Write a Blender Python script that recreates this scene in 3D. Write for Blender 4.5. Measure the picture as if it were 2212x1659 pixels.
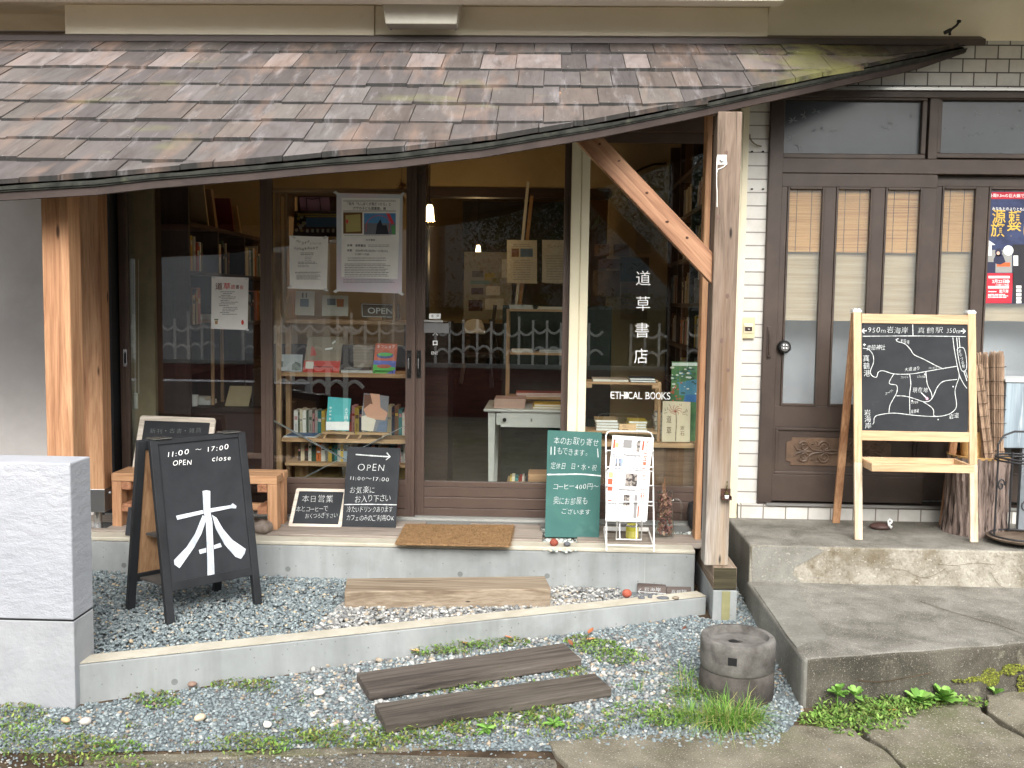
import bpy, bmesh, math, random
import numpy as np
from mathutils import Vector, Matrix
for o in list(bpy.data.objects): bpy.data.objects.remove(o)
SC = bpy.context.scene
COL = SC.collection
rnd = random.Random(7)
V = Vector

# ------------------------------------------------------------------ camera
FPX = 35.0/36.0*2212          # focal length in the units of a 2212 x 1659 frame
CAM = V((0.0, -6.3, 1.4))
def _basis():
    psi, th, rho = math.atan((1180-1106)/FPX), math.atan((829.5-653)/FPX), 0.0138
    F = V((-math.sin(psi)*math.cos(th), math.cos(psi)*math.cos(th), -math.sin(th)))
    R0 = V((math.cos(psi), math.sin(psi), 0)); U0 = R0.cross(F)
    R = R0*math.cos(rho)+U0*math.sin(rho); U = U0*math.cos(rho)-R0*math.sin(rho)
    return R, U, F
CR, CU, CF = _basis()
cam = bpy.data.cameras.new('camera'); cam.lens = 35.0; cam.sensor_width = 36.0; cam.clip_end = 600; cam.clip_start = 0.05
camo = bpy.data.objects.new('camera', cam); COL.objects.link(camo)
camo.matrix_world = Matrix(((CR.x, CU.x, -CF.x, CAM.x), (CR.y, CU.y, -CF.y, CAM.y), (CR.z, CU.z, -CF.z, CAM.z), (0, 0, 0, 1)))
SC.camera = camo
# ------------------------------------------------------------------ world, sun, exposure
W = bpy.data.worlds.new('World'); SC.world = W; W.use_nodes = True
wn = W.node_tree; sky = wn.nodes.new('ShaderNodeTexSky'); sky.sky_type = 'NISHITA'; sky.sun_disc = False
SUN_EL, SUN_AZ = math.radians(36), math.radians(177)
sky.sun_elevation = SUN_EL; sky.sun_rotation = SUN_AZ; sky.air_density = 1.0; sky.dust_density = 4.0; sky.ozone_density = 1.0
hs = wn.nodes.new('ShaderNodeHueSaturation'); hs.inputs['Saturation'].default_value = 0.22
wn.links.new(sky.outputs[0], hs.inputs['Color']); wn.links.new(hs.outputs[0], wn.nodes['Background'].inputs[0])
wn.nodes['Background'].inputs[1].default_value = 0.15
sl = bpy.data.lights.new('sun', 'SUN'); sl.energy = 0.9; sl.angle = math.radians(70); sl.color = (1, 0.97, 0.93)
so = bpy.data.objects.new('sun', sl); COL.objects.link(so)
so.rotation_euler = (math.pi/2-SUN_EL, 0, math.pi-SUN_AZ)
so.location = (0, -8, 9)
SC.view_settings.view_transform = 'Standard'; SC.view_settings.look = 'None'; SC.view_settings.gamma = 1.0
SC.view_settings.exposure = 1.58
SC.cycles.use_denoising = True
SC.cycles.max_bounces = 8; SC.cycles.diffuse_bounces = 6; SC.cycles.transparent_max_bounces = 16
SC.cycles.caustics_reflective = False; SC.cycles.caustics_refractive = False; SC.cycles.sample_clamp_indirect = 4.0

# ------------------------------------------------------------------ measuring: a photo pixel's ray met with a real plane of the place
def ray(u, v): return (CF*FPX + CR*(u-1106) - CU*(v-829.5)).normalized()
def PP(u, v, p, n):
    d = ray(u, v); n = V(n); return CAM + d*((V(p)-CAM).dot(n)/d.dot(n))
def PY(u, v, y): return PP(u, v, (0, y, 0), (0, 1, 0))
def PZ(u, v, z): return PP(u, v, (0, 0, z), (0, 0, 1))
GS = 0.065
def gz(y): return -0.38 + GS*(y+2.3)
def PG(u, v, dz=0.0): return PP(u, v, (0, -2.3, -0.38+dz), (0, -GS, 1))
def rect(u0, v0, u1, v1, y):
    um, vm = (u0+u1)/2, (v0+v1)/2
    return PY(u0, vm, y).x, PY(u1, vm, y).x, PY(um, v1, y).z, PY(um, v0, y).z

# ------------------------------------------------------------------ mesh builder
class MB:
    def __init__(s): s.v = []; s.f = []; s.c = []; s.m = []; s.col = None; s.mi = 0
    def add(s, vs, fs):
        b = len(s.v); s.v += [tuple(p) for p in vs]
        for f in fs: s.f.append(tuple(b+i for i in f)); s.c.append(s.col); s.m.append(s.mi)
        return s
    def obox(s, o, a, b, c):
        o, a, b, c = V(o), V(a), V(b), V(c)
        if a.cross(b).dot(c) < 0: a, b = b, a
        p = [o, o+a, o+a+b, o+b, o+c, o+a+c, o+a+b+c, o+b+c]
        return s.add(p, [(0, 3, 2, 1), (4, 5, 6, 7), (0, 1, 5, 4), (1, 2, 6, 5), (2, 3, 7, 6), (3, 0, 4, 7)])
    def box(s, x0, x1, y0, y1, z0, z1): return s.obox((x0, y0, z0), (x1-x0, 0, 0), (0, y1-y0, 0), (0, 0, z1-z0))
    def bar(s, p, q, w, h, up=(0, 0, 1)):
        p, q = V(p), V(q); d = q-p; a = d.cross(V(up)).normalized()*w; b = a.cross(d).normalized()*h
        return s.obox(p-a/2-b/2, a, b, d)
    def tube(s, pts, r, n=8, closed=False, flat=1.0):
        pts = [V(p) for p in pts]; k = len(pts); vs = []; fs = []; up = None
        for i, p in enumerate(pts):
            if closed: t = pts[(i+1) % k]-pts[i-1]
            else: t = pts[min(i+1, k-1)]-pts[max(i-1, 0)]
            t.normalize()
            if up is None or abs(up.dot(t)) > .99: up = V((0, 0, 1)) if abs(t.z) < .9 else V((1, 0, 0))
            a = t.cross(up).normalized(); b = a.cross(t).normalized(); up = b
            rr = r[i] if isinstance(r, (list, tuple)) else r
            for j in range(n):
                an = 2*math.pi*j/n; vs.append(p+a*(math.cos(an)*rr)+b*(math.sin(an)*rr*flat))
        for i in range(k if closed else k-1):
            for j in range(n):
                i2 = (i+1) % k; fs.append((i*n+j, i*n+(j+1) % n, i2*n+(j+1) % n, i2*n+j))
        if not closed: fs += [tuple(range(n-1, -1, -1)), tuple(range((k-1)*n, k*n))]
        return s.add(vs, fs)
    def lathe(s, prof, c, n=32, cap=True, jit=0.0):
        c = V(c); vs = []; fs = []; k = len(prof)
        for (r, z) in prof:
            for j in range(n):
                an = 2*math.pi*j/n; q = r*(1+jit*math.sin(an*3+z*20)+jit*.6*math.sin(an*7+z*31)); vs.append(c+V((math.cos(an)*q, math.sin(an)*q, z)))
        for i in range(k-1):
            for j in range(n): fs.append((i*n+j, i*n+(j+1) % n, (i+1)*n+(j+1) % n, (i+1)*n+j))
        if cap:
            if prof[0][0] > 1e-5: fs.append(tuple(range(n-1, -1, -1)))
            if prof[-1][0] > 1e-5: fs.append(tuple(range((k-1)*n, k*n)))
        return s.add(vs, fs)
    def prism(s, pts, vec):
        pts = [V(p) for p in pts]; vec = V(vec); k = len(pts)
        return s.add(pts+[p+vec for p in pts], [tuple(range(k-1, -1, -1)), tuple(range(k, 2*k))]+[(i, (i+1) % k, k+(i+1) % k, k+i) for i in range(k)])
    def poly(s, pts): return s.add(pts, [tuple(range(len(pts)))])
    def blob(s, c, rx, ry, rz, seed=0, amp=.15, sub=2, rot=0):
        bm = bmesh.new(); bmesh.ops.create_icosphere(bm, subdivisions=sub, radius=1)
        r = random.Random(seed); ph = [r.uniform(0, 6) for _ in range(9)]
        vs = []
        for w in bm.verts:
            p = w.co; q = 1+amp*(math.sin(p.x*2.1+ph[0])+math.sin(p.y*2.7+ph[1])+math.sin(p.z*2.3+ph[2])+.5*math.sin(p.x*5+p.y*4+ph[3]))/2
            x, y = p.x*rx*q, p.y*ry*q
            vs.append((c[0]+x*math.cos(rot)-y*math.sin(rot), c[1]+x*math.sin(rot)+y*math.cos(rot), c[2]+p.z*rz*q))
        fs = [tuple(w.index for w in f.verts) for f in bm.faces]; bm.free()
        return s.add(vs, fs)

def build(name, mb, mats, parent=None, origin=None, smooth=None, bev=0.0, fix=True):
    if not isinstance(mats, (list, tuple)): mats = [mats]
    if parent is not None:
        og = V((0, 0, 0)); q = parent
        while q is not None: og += q.location; q = q.parent
    else:
        og = V(origin) if origin is not None else V((0, 0, 0))
    me = bpy.data.meshes.new(name)
    me.from_pydata([(p[0]-og.x, p[1]-og.y, p[2]-og.z) for p in mb.v], [], mb.f)
    for m in mats: me.materials.append(m)
    me.polygons.foreach_set('material_index', mb.m)
    if any(c is not None for c in mb.c):
        at = me.color_attributes.new('Col', 'FLOAT_COLOR', 'CORNER'); arr = []
        for p, c in zip(me.polygons, mb.c): arr += list((c or (1, 1, 1))[:3]+(1,))*p.loop_total
        at.data.foreach_set('color', arr)
    if fix and len(mb.f) < 60000:
        bm = bmesh.new(); bm.from_mesh(me); bmesh.ops.recalc_face_normals(bm, faces=bm.faces); bm.to_mesh(me); bm.free()
    if smooth:
        me.polygons.foreach_set('use_smooth', [True]*len(me.polygons)); me.set_sharp_from_angle(angle=math.radians(smooth))
    me.update()
    o = bpy.data.objects.new(name, me); COL.objects.link(o)
    if parent is not None: o.parent = parent
    else: o.location = og
    if bev:
        b = o.modifiers.new('bevel', 'BEVEL'); b.width = bev; b.segments = 2; b.limit_method = 'ANGLE'; b.harden_normals = False
    return o
def tag(o, label, cat, group=None):
    o['label'] = label; o['category'] = cat
    if group: o['group'] = group
    return o
def thing(name, label, cat, loc, group=None):
    o = bpy.data.objects.new(name, None); COL.objects.link(o); o.location = loc; o.empty_display_size = .05
    return tag(o, label, cat, group)
def solo(name, mb, mats, label, cat, group=None, **k):
    xs = [p[0] for p in mb.v]; ys = [p[1] for p in mb.v]; zs = [p[2] for p in mb.v]
    og = ((min(xs)+max(xs))/2, (min(ys)+max(ys))/2, min(zs))
    return tag(build(name, mb, mats, origin=og, **k), label, cat, group)
def struct(name, mb, mats, kind='structure', **k):
    o = build(name, mb, mats, **k); o['kind'] = kind; return o

# ------------------------------------------------------------------ materials
def S(r, g, b):
    f = lambda x: (x/255/12.92) if x/255 <= .04045 else ((x/255+.055)/1.055)**2.4
    return (f(r), f(g), f(b))
def c4(c): return (c[0], c[1], c[2], 1)
def mul(c, k): return tuple(min(1, x*k) for x in c[:3])
def base_mat(name, rough=.7, spec=.4, metal=0.0):
    m = bpy.data.materials.new(name); m.use_nodes = True; nt = m.node_tree; b = nt.nodes['Principled BSDF']
    b.inputs['Roughness'].default_value = rough; b.inputs['Specular IOR Level'].default_value = spec; b.inputs['Metallic'].default_value = metal
    return m, nt, b
def nd(nt, t, **k):
    n = nt.nodes.new(t)
    for a, b in k.items():
        if a in n.inputs: n.inputs[a].default_value = b
        else: setattr(n, a, b)
    return n
def coords(nt, scale=(1, 1, 1), rot=(0, 0, 0), kind='Object'):
    t = nd(nt, 'ShaderNodeTexCoord'); mp = nd(nt, 'ShaderNodeMapping'); mp.inputs['Scale'].default_value = scale; mp.inputs['Rotation'].default_value = rot
    nt.links.new(t.outputs[kind], mp.inputs['Vector']); return mp.outputs[0]
def noise(nt, vec, scale, detail=5, rough=.6, dist=0.0):
    n = nd(nt, 'ShaderNodeTexNoise', Scale=scale, Detail=detail, Roughness=rough, Distortion=dist); nt.links.new(vec, n.inputs['Vector']); return n.outputs['Fac']
def ramp(nt, fac, stops):
    r = nd(nt, 'ShaderNodeValToRGB'); e = r.color_ramp.elements
    while len(e) < len(stops): e.new(.5)
    for i, (p, c) in enumerate(stops): e[i].position = p; e[i].color = c4(c)
    nt.links.new(fac, r.inputs[0]); return r.outputs[0]
def mixc(nt, a, b, fac=.5, mode='MIX'):
    m = nd(nt, 'ShaderNodeMix', data_type='RGBA', blend_type=mode)
    for k, x in ((0, fac), (6, a), (7, b)):
        if hasattr(x, 'type') and not isinstance(x, (int, float, tuple)): nt.links.new(x, m.inputs[k])
        else: m.inputs[k].default_value = x if k == 0 else c4(x)
    return m.outputs[2]
def bumpn(nt, b, h, strength, dist=.01):
    n = nd(nt, 'ShaderNodeBump', Strength=strength, Distance=dist); nt.links.new(h, n.inputs['Height']); nt.links.new(n.outputs[0], b.inputs['Normal'])
def pre_rotate(m, eul):
    nt = m.node_tree
    for mp in [n for n in nt.nodes if n.type == 'MAPPING']:
        src = mp.inputs['Vector'].links[0].from_socket; vr = nt.nodes.new('ShaderNodeVectorRotate'); vr.rotation_type = 'EULER_XYZ'; vr.inputs['Rotation'].default_value = eul
        nt.links.new(src, vr.inputs['Vector']); nt.links.new(vr.outputs[0], mp.inputs['Vector'])
def surf(name, c1, c2=None, rough=.75, spec=.3, scale=5, bump=.25, bscale=60, attr=False, metal=0.0, lo=.35, hi=.65, third=None, dist=.004, vec=(1, 1, 1), rvar=0.0):
    m, nt, b = base_mat(name, rough, spec, metal); c2 = c2 or mul(c1, .8); co = coords(nt, vec)
    col = ramp(nt, noise(nt, co, scale, 8, .62, .3), [(lo, c1), (hi, c2)])
    if third: col = mixc(nt, col, third[0], ramp(nt, noise(nt, co, third[1], 6, .65), [(third[2], (0, 0, 0)), (third[3], (1, 1, 1))]))
    if attr:
        a = nd(nt, 'ShaderNodeVertexColor', layer_name='Col'); col = mixc(nt, col, a.outputs[0], 1.0, 'MULTIPLY')
    nt.links.new(col, b.inputs['Base Color'])
    if bump: bumpn(nt, b, noise(nt, co, bscale, 6, .7), bump, dist)
    if rvar:
        mr = nd(nt, 'ShaderNodeMapRange'); mr.inputs['To Min'].default_value = max(.02, rough-rvar); mr.inputs['To Max'].default_value = min(1, rough+rvar)
        nt.links.new(noise(nt, co, scale*2.3, 4), mr.inputs['Value']); nt.links.new(mr.outputs[0], b.inputs['Roughness'])
    return m
def wood(name, light, mid, dark, axis='X', rough=.6, scale=1.0, bump=.25, knots=0.0, spec=.3, attr=False, weather=None):
    m, nt, b = base_mat(name, rough, spec); light, mid, dark = (tuple(.9*(.79*x+.21*(.3*c[0]+.6*c[1]+.1*c[2])) for x in c) for c in (light, mid, dark))
    sc = {'X': (.9, 16, 16), 'Y': (16, .9, 16), 'Z': (16, 16, .9)}[axis]; sc = tuple(x*scale for x in sc)
    co = coords(nt, sc); n1 = noise(nt, co, 1.4, 7, .6, 1.1)
    col = ramp(nt, n1, [(.28, dark), (.42, mid), (.58, light), (.75, mid)])
    fine = noise(nt, coords(nt, tuple(x*4 for x in sc)), 2.0, 4, .6)
    col = mixc(nt, col, ramp(nt, fine, [(.3, (.62, .58, .54)), (.6, (1, 1, 1))]), .75, 'MULTIPLY')
    if weather: col = mixc(nt, col, weather[0], ramp(nt, noise(nt, coords(nt, tuple(.25*x for x in sc)), weather[1], 5, .6), [(weather[2], (0, 0, 0)), (weather[3], (1, 1, 1))]))
    if knots:
        ks = {'X': (2.2, 9, 9), 'Y': (9, 2.2, 9), 'Z': (9, 9, 2.2)}[axis]
        vo = nd(nt, 'ShaderNodeTexVoronoi', Scale=1.0, Randomness=1.0); nt.links.new(coords(nt, ks), vo.inputs['Vector'])
        col = mixc(nt, mul(dark, .25), col, ramp(nt, vo.outputs['Distance'], [(knots*.5, (0, 0, 0)), (knots, (1, 1, 1))]))
    if attr:
        a = nd(nt, 'ShaderNodeVertexColor', layer_name='Col'); col = mixc(nt, col, a.outputs[0], 1.0, 'MULTIPLY')
    nt.links.new(col, b.inputs['Base Color'])
    if bump: bumpn(nt, b, fine, bump, .003)
    return m
def flat(name, c, rough=.6, spec=.4, metal=0.0): return surf(name, c, mul(c, .9), rough, spec, 9, .08, 90, metal=metal)
def emit(name, c, s):
    m, nt, b = base_mat(name, .4); b.inputs['Base Color'].default_value = c4(c); b.inputs['Emission Color'].default_value = c4(c); b.inputs['Emission Strength'].default_value = s; return m
def glass_mat(name, tint=(.93, .95, .94), refl=.068, rough=.0):
    m, nt, b = base_mat(name); nt.nodes.remove(b); out = nt.nodes['Material Output']
    tr = nd(nt, 'ShaderNodeBsdfTransparent'); tr.inputs[0].default_value = c4(tint)
    gl = nd(nt, 'ShaderNodeBsdfGlossy', Roughness=rough); gl.inputs[0].default_value = (1, 1, 1, 1)
    lw = nd(nt, 'ShaderNodeLayerWeight', Blend=.5); pw = nd(nt, 'ShaderNodeMath', operation='POWER'); pw.inputs[1].default_value = 4
    ml = nd(nt, 'ShaderNodeMath', operation='MULTIPLY_ADD'); ml.inputs[1].default_value = .8; ml.inputs[2].default_value = refl
    nt.links.new(lw.outputs['Facing'], pw.inputs[0]); nt.links.new(pw.outputs[0], ml.inputs[0])
    mx = nd(nt, 'ShaderNodeMixShader'); nt.links.new(ml.outputs[0], mx.inputs[0]); nt.links.new(tr.outputs[0], mx.inputs[1]); nt.links.new(gl.outputs[0], mx.inputs[2]); nt.links.new(mx.outputs[0], out.inputs[0])
    return m
def attr_mat(name, rough=.6, spec=.3, var=.12, bump=.1, bscale=80, scale=12):
    return surf(name, (1, 1, 1), mul((1, 1, 1), 1-var), rough, spec, scale, bump, bscale, attr=True)

# ------------------------------------------------------------------ flat boards, lettering, strokes
class Frame:
    """a flat panel: origin o, unit right r, unit up u, normal n towards the viewer"""
    def __init__(s, o, r, u):
        s.o = V(o); s.r = V(r).normalized(); s.u = (V(u)-s.r*V(u).dot(s.r)).normalized(); s.n = s.r.cross(s.u)
    def w(s, x, y, z=0): return s.o+s.r*x+s.u*y+s.n*z
    def px(s, u, v):
        p = PP(u, v, s.o, s.n)-s.o; return V((p.dot(s.r), p.dot(s.u)))
    def slab(s, mb, x0, y0, x1, y1, z0, z1):
        return mb.obox(s.w(x0, y0, z0), s.r*(x1-x0), s.u*(y1-y0), s.n*(z1-z0))
def fy(y, lean=0.0): return Frame((0, y, 0), (1, 0, 0), (0, lean, 1))
_tc = {}; _tb = {}
_cu = bpy.data.curves.new('lettering_source', 'FONT'); _co = bpy.data.objects.new('lettering_source', _cu); COL.objects.link(_co)
def glyphs(t, off=0.0):
    if (t, off) not in _tc:
        _cu.body = t; _cu.size = 1; _cu.offset = off; _cu.resolution_u = 4
        bpy.context.view_layer.update(); dg = bpy.context.evaluated_depsgraph_get()
        me = bpy.data.meshes.new_from_object(_co.evaluated_get(dg))
        vs = np.array([w.co[:2] for w in me.vertices]) if len(me.vertices) else np.zeros((1, 2)); fs = [tuple(p.vertices) for p in me.polygons]
        bpy.data.meshes.remove(me); mn, mx = vs.min(0), vs.max(0); _tb[(t, off)] = (mn, mx); vs = (vs-mn)/np.maximum(mx-mn, 1e-6); _tc[(t, off)] = (vs, fs)
    return _tc[(t, off)]
def txt(mb, fr, t, u0, v0, u1, v1, h, z=.0015, off=0.0, slant=0.0):
    """lettering whose box runs from the pixel (u0,v0) bottom left to (u1,v1) bottom right and is h pixels tall"""
    vs, fs = glyphs(t, off); p0, p1, pt = fr.px(u0, v0), fr.px(u1, v1), fr.px(u0, v0-h); a, b = p1-p0, pt-p0
    out = []
    for x, y in vs:
        q = p0+a*float(x)+b*float(y)+V((b.y, 0))*(slant*float(y)); out.append(fr.w(q.x, q.y, z))
    mb.add(out, fs)
def hand(mb, fr, t, u0, v0, u1, v1, h, z=.0015, seed=1, off=-.015):
    """hand-lettered line: characters one by one at their natural proportions, each a little off"""
    r = random.Random(seed); G = []
    for ch in t:
        if ch == ' ': G.append((ch, .35, None)); continue
        glyphs(ch, off); mn, mx = _tb[(ch, off)]; cj = ord(ch) >= 0x2E80 or ch in '〜・'
        G.append((ch, (1.0 if cj else (mx[0]-mn[0])+(.34 if ch == '1' else .2))*(.86 if 0x3040 <= ord(ch) < 0x3100 else .6 if ch in '。・' else 1), (mn, mx, cj)))
    anyc = any(g[2] and g[2][2] for g in G); base, kv = (-.10, h/.96) if anyc else (0.0, h/.74); tot = sum(g[1] for g in G); ku = (u1-u0)/tot; acc = 0
    for ch, w, g in G:
        a0 = acc; acc += w
        if g is None: continue
        mn, mx, cj = g; kk = r.uniform(.9, 1.08); c = u0+(a0+w/2)*ku; hw = (mx[0]-mn[0])/2*ku*kk*(.96 if cj else 1); b = (mn[1]-base)*kv; H = (mx[1]-mn[1])*kv*kk; f = (a0+w/2)/tot; v = v0+(v1-v0)*f-b-r.uniform(-.05, .06)*h; t_ = (v1-v0)/max(u1-u0, 1)*hw-r.uniform(-.04, .05)*hw
        txt(mb, fr, ch, c-hw, v-t_, c+hw, v+t_, H, z, off, r.uniform(.03, .16))
def stroke(mb, fr, pts, w, z=.0015, smooth=True):
    """a drawn line through photo pixels, w metres wide"""
    q = [fr.px(*p) for p in pts]
    if smooth and len(q) > 2:
        o = []
        for i in range(len(q)-1):
            p0, p1, p2, p3 = q[max(i-1, 0)], q[i], q[i+1], q[min(i+2, len(q)-1)]
            for k in range(5):
                t = k/5; o.append(.5*((2*p1)+(p2-p0)*t+(2*p0-5*p1+4*p2-p3)*t*t+(3*p1-p0-3*p2+p3)*t**3))
        q = o+[q[-1]]
    L = []; Rr = []
    for i, p in enumerate(q):
        t = (q[min(i+1, len(q)-1)]-q[max(i-1, 0)]).normalized(); nn = V((-t.y, t.x))*w/2*(1+.15*math.sin(i*1.7)); L.append(p+nn); Rr.append(p-nn)
    k = len(q); mb.add([fr.w(p.x, p.y, z) for p in L+Rr], [(i, i+1, k+i+1, k+i) for i in range(k-1)])
def pbox(mb, fr, u0, v0, u1, v1, z=.0015):
    a, b, c, d = fr.px(u0, v1), fr.px(u1, v1), fr.px(u1, v0), fr.px(u0, v0); mb.poly([fr.w(p.x, p.y, z) for p in (a, b, c, d)])
def lines(mb, fr, u0, v0, u1, v1, n, h, seed=0, z=.0016, full=.8):
    r = random.Random(seed)
    for i in range(n):
        v = v0+(v1-v0)*(i+.5)/n; x = u0; e = u0+(u1-u0)*(r.uniform(full, 1))
        while x < e:
            w = r.uniform(2.5, 9); pbox(mb, fr, x, v-h/2, min(e, x+w), v+h/2, z); x += w+r.uniform(.6, 1.4)
def dup(root, loc, label=None, rotz=None, group=None):
    r = root.copy(); COL.objects.link(r); r.location = loc
    if rotz is not None: r.rotation_euler = (0, 0, rotz)
    if label: r['label'] = label
    if group: r['group'] = group
    for ch in list(root.children):
        c = ch.copy(); COL.objects.link(c); c.parent = r
        for g in ch.children:
            d = g.copy(); COL.objects.link(d); d.parent = c
    return r
ORD = 'first second third fourth fifth sixth seventh eighth ninth tenth eleventh twelfth thirteenth fourteenth fifteenth sixteenth seventeenth eighteenth nineteenth twentieth'.split()
def ordw(i):
    if i < 20: return ORD[i]
    t = {2: 'twenty', 3: 'thirty', 4: 'forty'}[(i+1)//10]; return t+'-'+ORD[(i+1) % 10-1] if (i+1) % 10 else {30: 'thirtieth', 40: 'fortieth'}[i+1]
# ------------------------------------------------------------------ shared materials
m_dust = surf('gravel_dust', S(120, 126, 126), S(92, 98, 100), .95, .1, 30, .6, 120)
m_soil = surf('soil', S(96, 82, 66), S(62, 52, 42), .95, .1, 7, .6, 50, dist=.01)
m_street = surf('street_concrete', S(136, 130, 114), S(98, 92, 77), .9, .2, 4.5, .6, 120, third=(S(92, 98, 62), 1.3, .52, .72), dist=.006)
m_asphalt = surf('old_asphalt', S(128, 124, 112), S(84, 80, 72), .95, .2, 60, .8, 160, third=(S(140, 136, 124), 110, .56, .66), dist=.008)
m_conc = surf('pale_concrete', S(158, 161, 160), S(137, 141, 140), .8, .25, 2.2, .18, 70, third=(S(132, 134, 130), 4.2, .52, .8), dist=.003)
nt = m_conc.node_tree; b = nt.nodes['Principled BSDF']; src = b.inputs['Base Color'].links[0].from_socket
c_ = mixc(nt, src, ramp(nt, noise(nt, coords(nt, (7, 7, .9)), 1.4, 5, .6), [(.32, (.80, .80, .79)), (.55, (1, 1, 1))]), .8, 'MULTIPLY')
vo = nd(nt, 'ShaderNodeTexVoronoi', Scale=26.0); nt.links.new(coords(nt), vo.inputs['Vector']); c_ = mixc(nt, S(112, 114, 112), c_, ramp(nt, vo.outputs['Distance'], [(.07, (0, 0, 0)), (.12, (1, 1, 1))]))
nt.links.new(c_, b.inputs['Base Color'])
m_conctop = surf('concrete_rim', S(192, 187, 172), S(172, 165, 148), .85, .2, 5, .2, 80)
m_white = surf('white_render', S(172, 174, 179), S(160, 163, 169), .85, .2, 2.2, .9, 11, dist=.014, third=(S(154, 156, 158), 1.3, .6, .9), vec=(1, 1, 1.8))
m_cream = surf('cream_paint', S(246, 239, 219), S(236, 228, 205), .8, .2, 1.2, .12, 60, third=(S(206, 195, 166), 2.2, .62, .85))
m_creamw = surf('balcony_paint', S(240, 236, 222), S(226, 221, 204), .8, .2, 3, .2, 60)
m_cream_met = surf('cream_metal', S(226, 218, 190), S(212, 204, 176), .45, .4, 2, .03, 60)
m_brown = surf('brown_aluminium', S(88, 72, 63), S(74, 60, 53), .42, .45, 3, .05, 140, rvar=.08)
m_browng = surf('brown_door_metal', S(70, 58, 50), S(55, 45, 39), .5, .4, 4, .08, 160, third=(S(92, 81, 73), 60, .66, .74), rvar=.1)
m_black = flat('black_gap', (.008, .008, .009), .7)
m_dark = surf('dark_ceiling', S(40, 34, 30), S(28, 24, 22), .8, .2)
m_glass = glass_mat('window_glass')
m_alu = flat('aluminium', S(168, 168, 164), .35, .5, .7)
m_steel = flat('stainless_steel', S(190, 190, 188), .22, .5, .9)
m_whitepaint = flat('white_paint', S(240, 240, 238), .45)
m_letter = flat('white_lettering', S(250, 250, 248), .6)
m_chalk = surf('chalk', S(222, 226, 224), S(164, 168, 167), .95, .1, 70, 0)
m_chalkdim = flat('faded_chalk', S(120, 124, 124), .95)
m_ink = flat('black_ink', S(40, 38, 38), .8)
m_grey_ink = flat('grey_print', S(128, 126, 124), .8)
m_red_ink = flat('red_ink', S(196, 60, 50), .7)
m_paper = flat('white_paper', S(238, 238, 234), .8, .2)
m_bar = {}
w_cedar = wood('cedar_post', S(206, 152, 98), S(184, 126, 76), S(150, 96, 54), 'Z', .6, .8, .25, .1)
w_cedary = wood('cedar_beam', S(190, 128, 82), S(166, 106, 64), S(128, 78, 44), 'Y', .6, .8, .25, .08)
w_cedarx = wood('cedar_header', S(150, 92, 62), S(128, 76, 50), S(92, 52, 34), 'X', .6, .8)
w_grey = wood('weathered_post', S(186, 180, 171), S(156, 149, 139), S(106, 98, 87), 'Z', .75, .9, .5, .085, weather=(S(150, 130, 106), 1.6, .54, .74))
nt = w_grey.node_tree; b = nt.nodes['Principled BSDF']; src = b.inputs['Base Color'].links[0].from_socket; tcn_ = nd(nt, 'ShaderNodeTexCoord'); sx_ = nd(nt, 'ShaderNodeSeparateXYZ'); nt.links.new(tcn_.outputs['Object'], sx_.inputs[0])
ad_ = nd(nt, 'ShaderNodeMath', operation='MULTIPLY_ADD'); ad_.inputs[1].default_value = .5; nt.links.new(noise(nt, coords(nt, (9, 9, .8)), 1.5, 4), ad_.inputs[2]); nt.links.new(sx_.outputs[2], ad_.inputs[0])   # the sheltered upper part has kept its brown
nt.links.new(mixc(nt, src, mixc(nt, src, S(158, 124, 94), 1.0, 'MULTIPLY'), ramp(nt, ad_.outputs[0], [(.55, (0, 0, 0)), (1.0, (.75, .75, .75))])), b.inputs['Base Color'])
w_old = wood('weathered_sill_beam', S(168, 148, 126), S(142, 120, 98), S(100, 80, 62), 'Y', .8, .9, .4)
w_end = wood('mossy_end_grain', S(86, 78, 50), S(66, 60, 38), S(44, 42, 28), 'X', .9, .7)
w_deck = wood('grey_decking', S(176, 164, 150), S(154, 140, 126), S(116, 102, 90), 'X', .85, 1, .4)
w_beam = wood('old_step_timber', S(168, 150, 124), S(142, 122, 96), S(98, 80, 60), 'X', .85, .8, .5, .05)
w_sleeper = wood('dark_plank', S(108, 98, 88), S(84, 75, 67), S(52, 46, 42), 'X', .85, .9, .6)
w_pine = wood('pine_shelf', S(214, 170, 116), S(196, 150, 96), S(166, 120, 74), 'X', .6, .8)
w_pinez = wood('pine_upright', S(206, 162, 108), S(190, 144, 92), S(160, 116, 72), 'Z', .6, .8)
w_bench = wood('bench_timber', S(214, 160, 104), S(194, 138, 84), S(162, 108, 62), 'X', .6, .7, .25, .04)
w_benchz = wood('bench_leg_timber', S(208, 152, 98), S(188, 130, 80), S(154, 100, 58), 'Z', .6, .7, .25, .05)
w_darkx = wood('dark_stained_wood', S(70, 44, 34), S(56, 34, 26), S(38, 22, 18), 'X', .5, .8)
w_darkz = wood('dark_stained_upright', S(66, 40, 32), S(52, 32, 26), S(34, 20, 16), 'Z', .5, .8)
w_darky = wood('dark_stained_shelf', S(66, 40, 32), S(52, 32, 26), S(34, 20, 16), 'Y', .5, .8)

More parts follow.
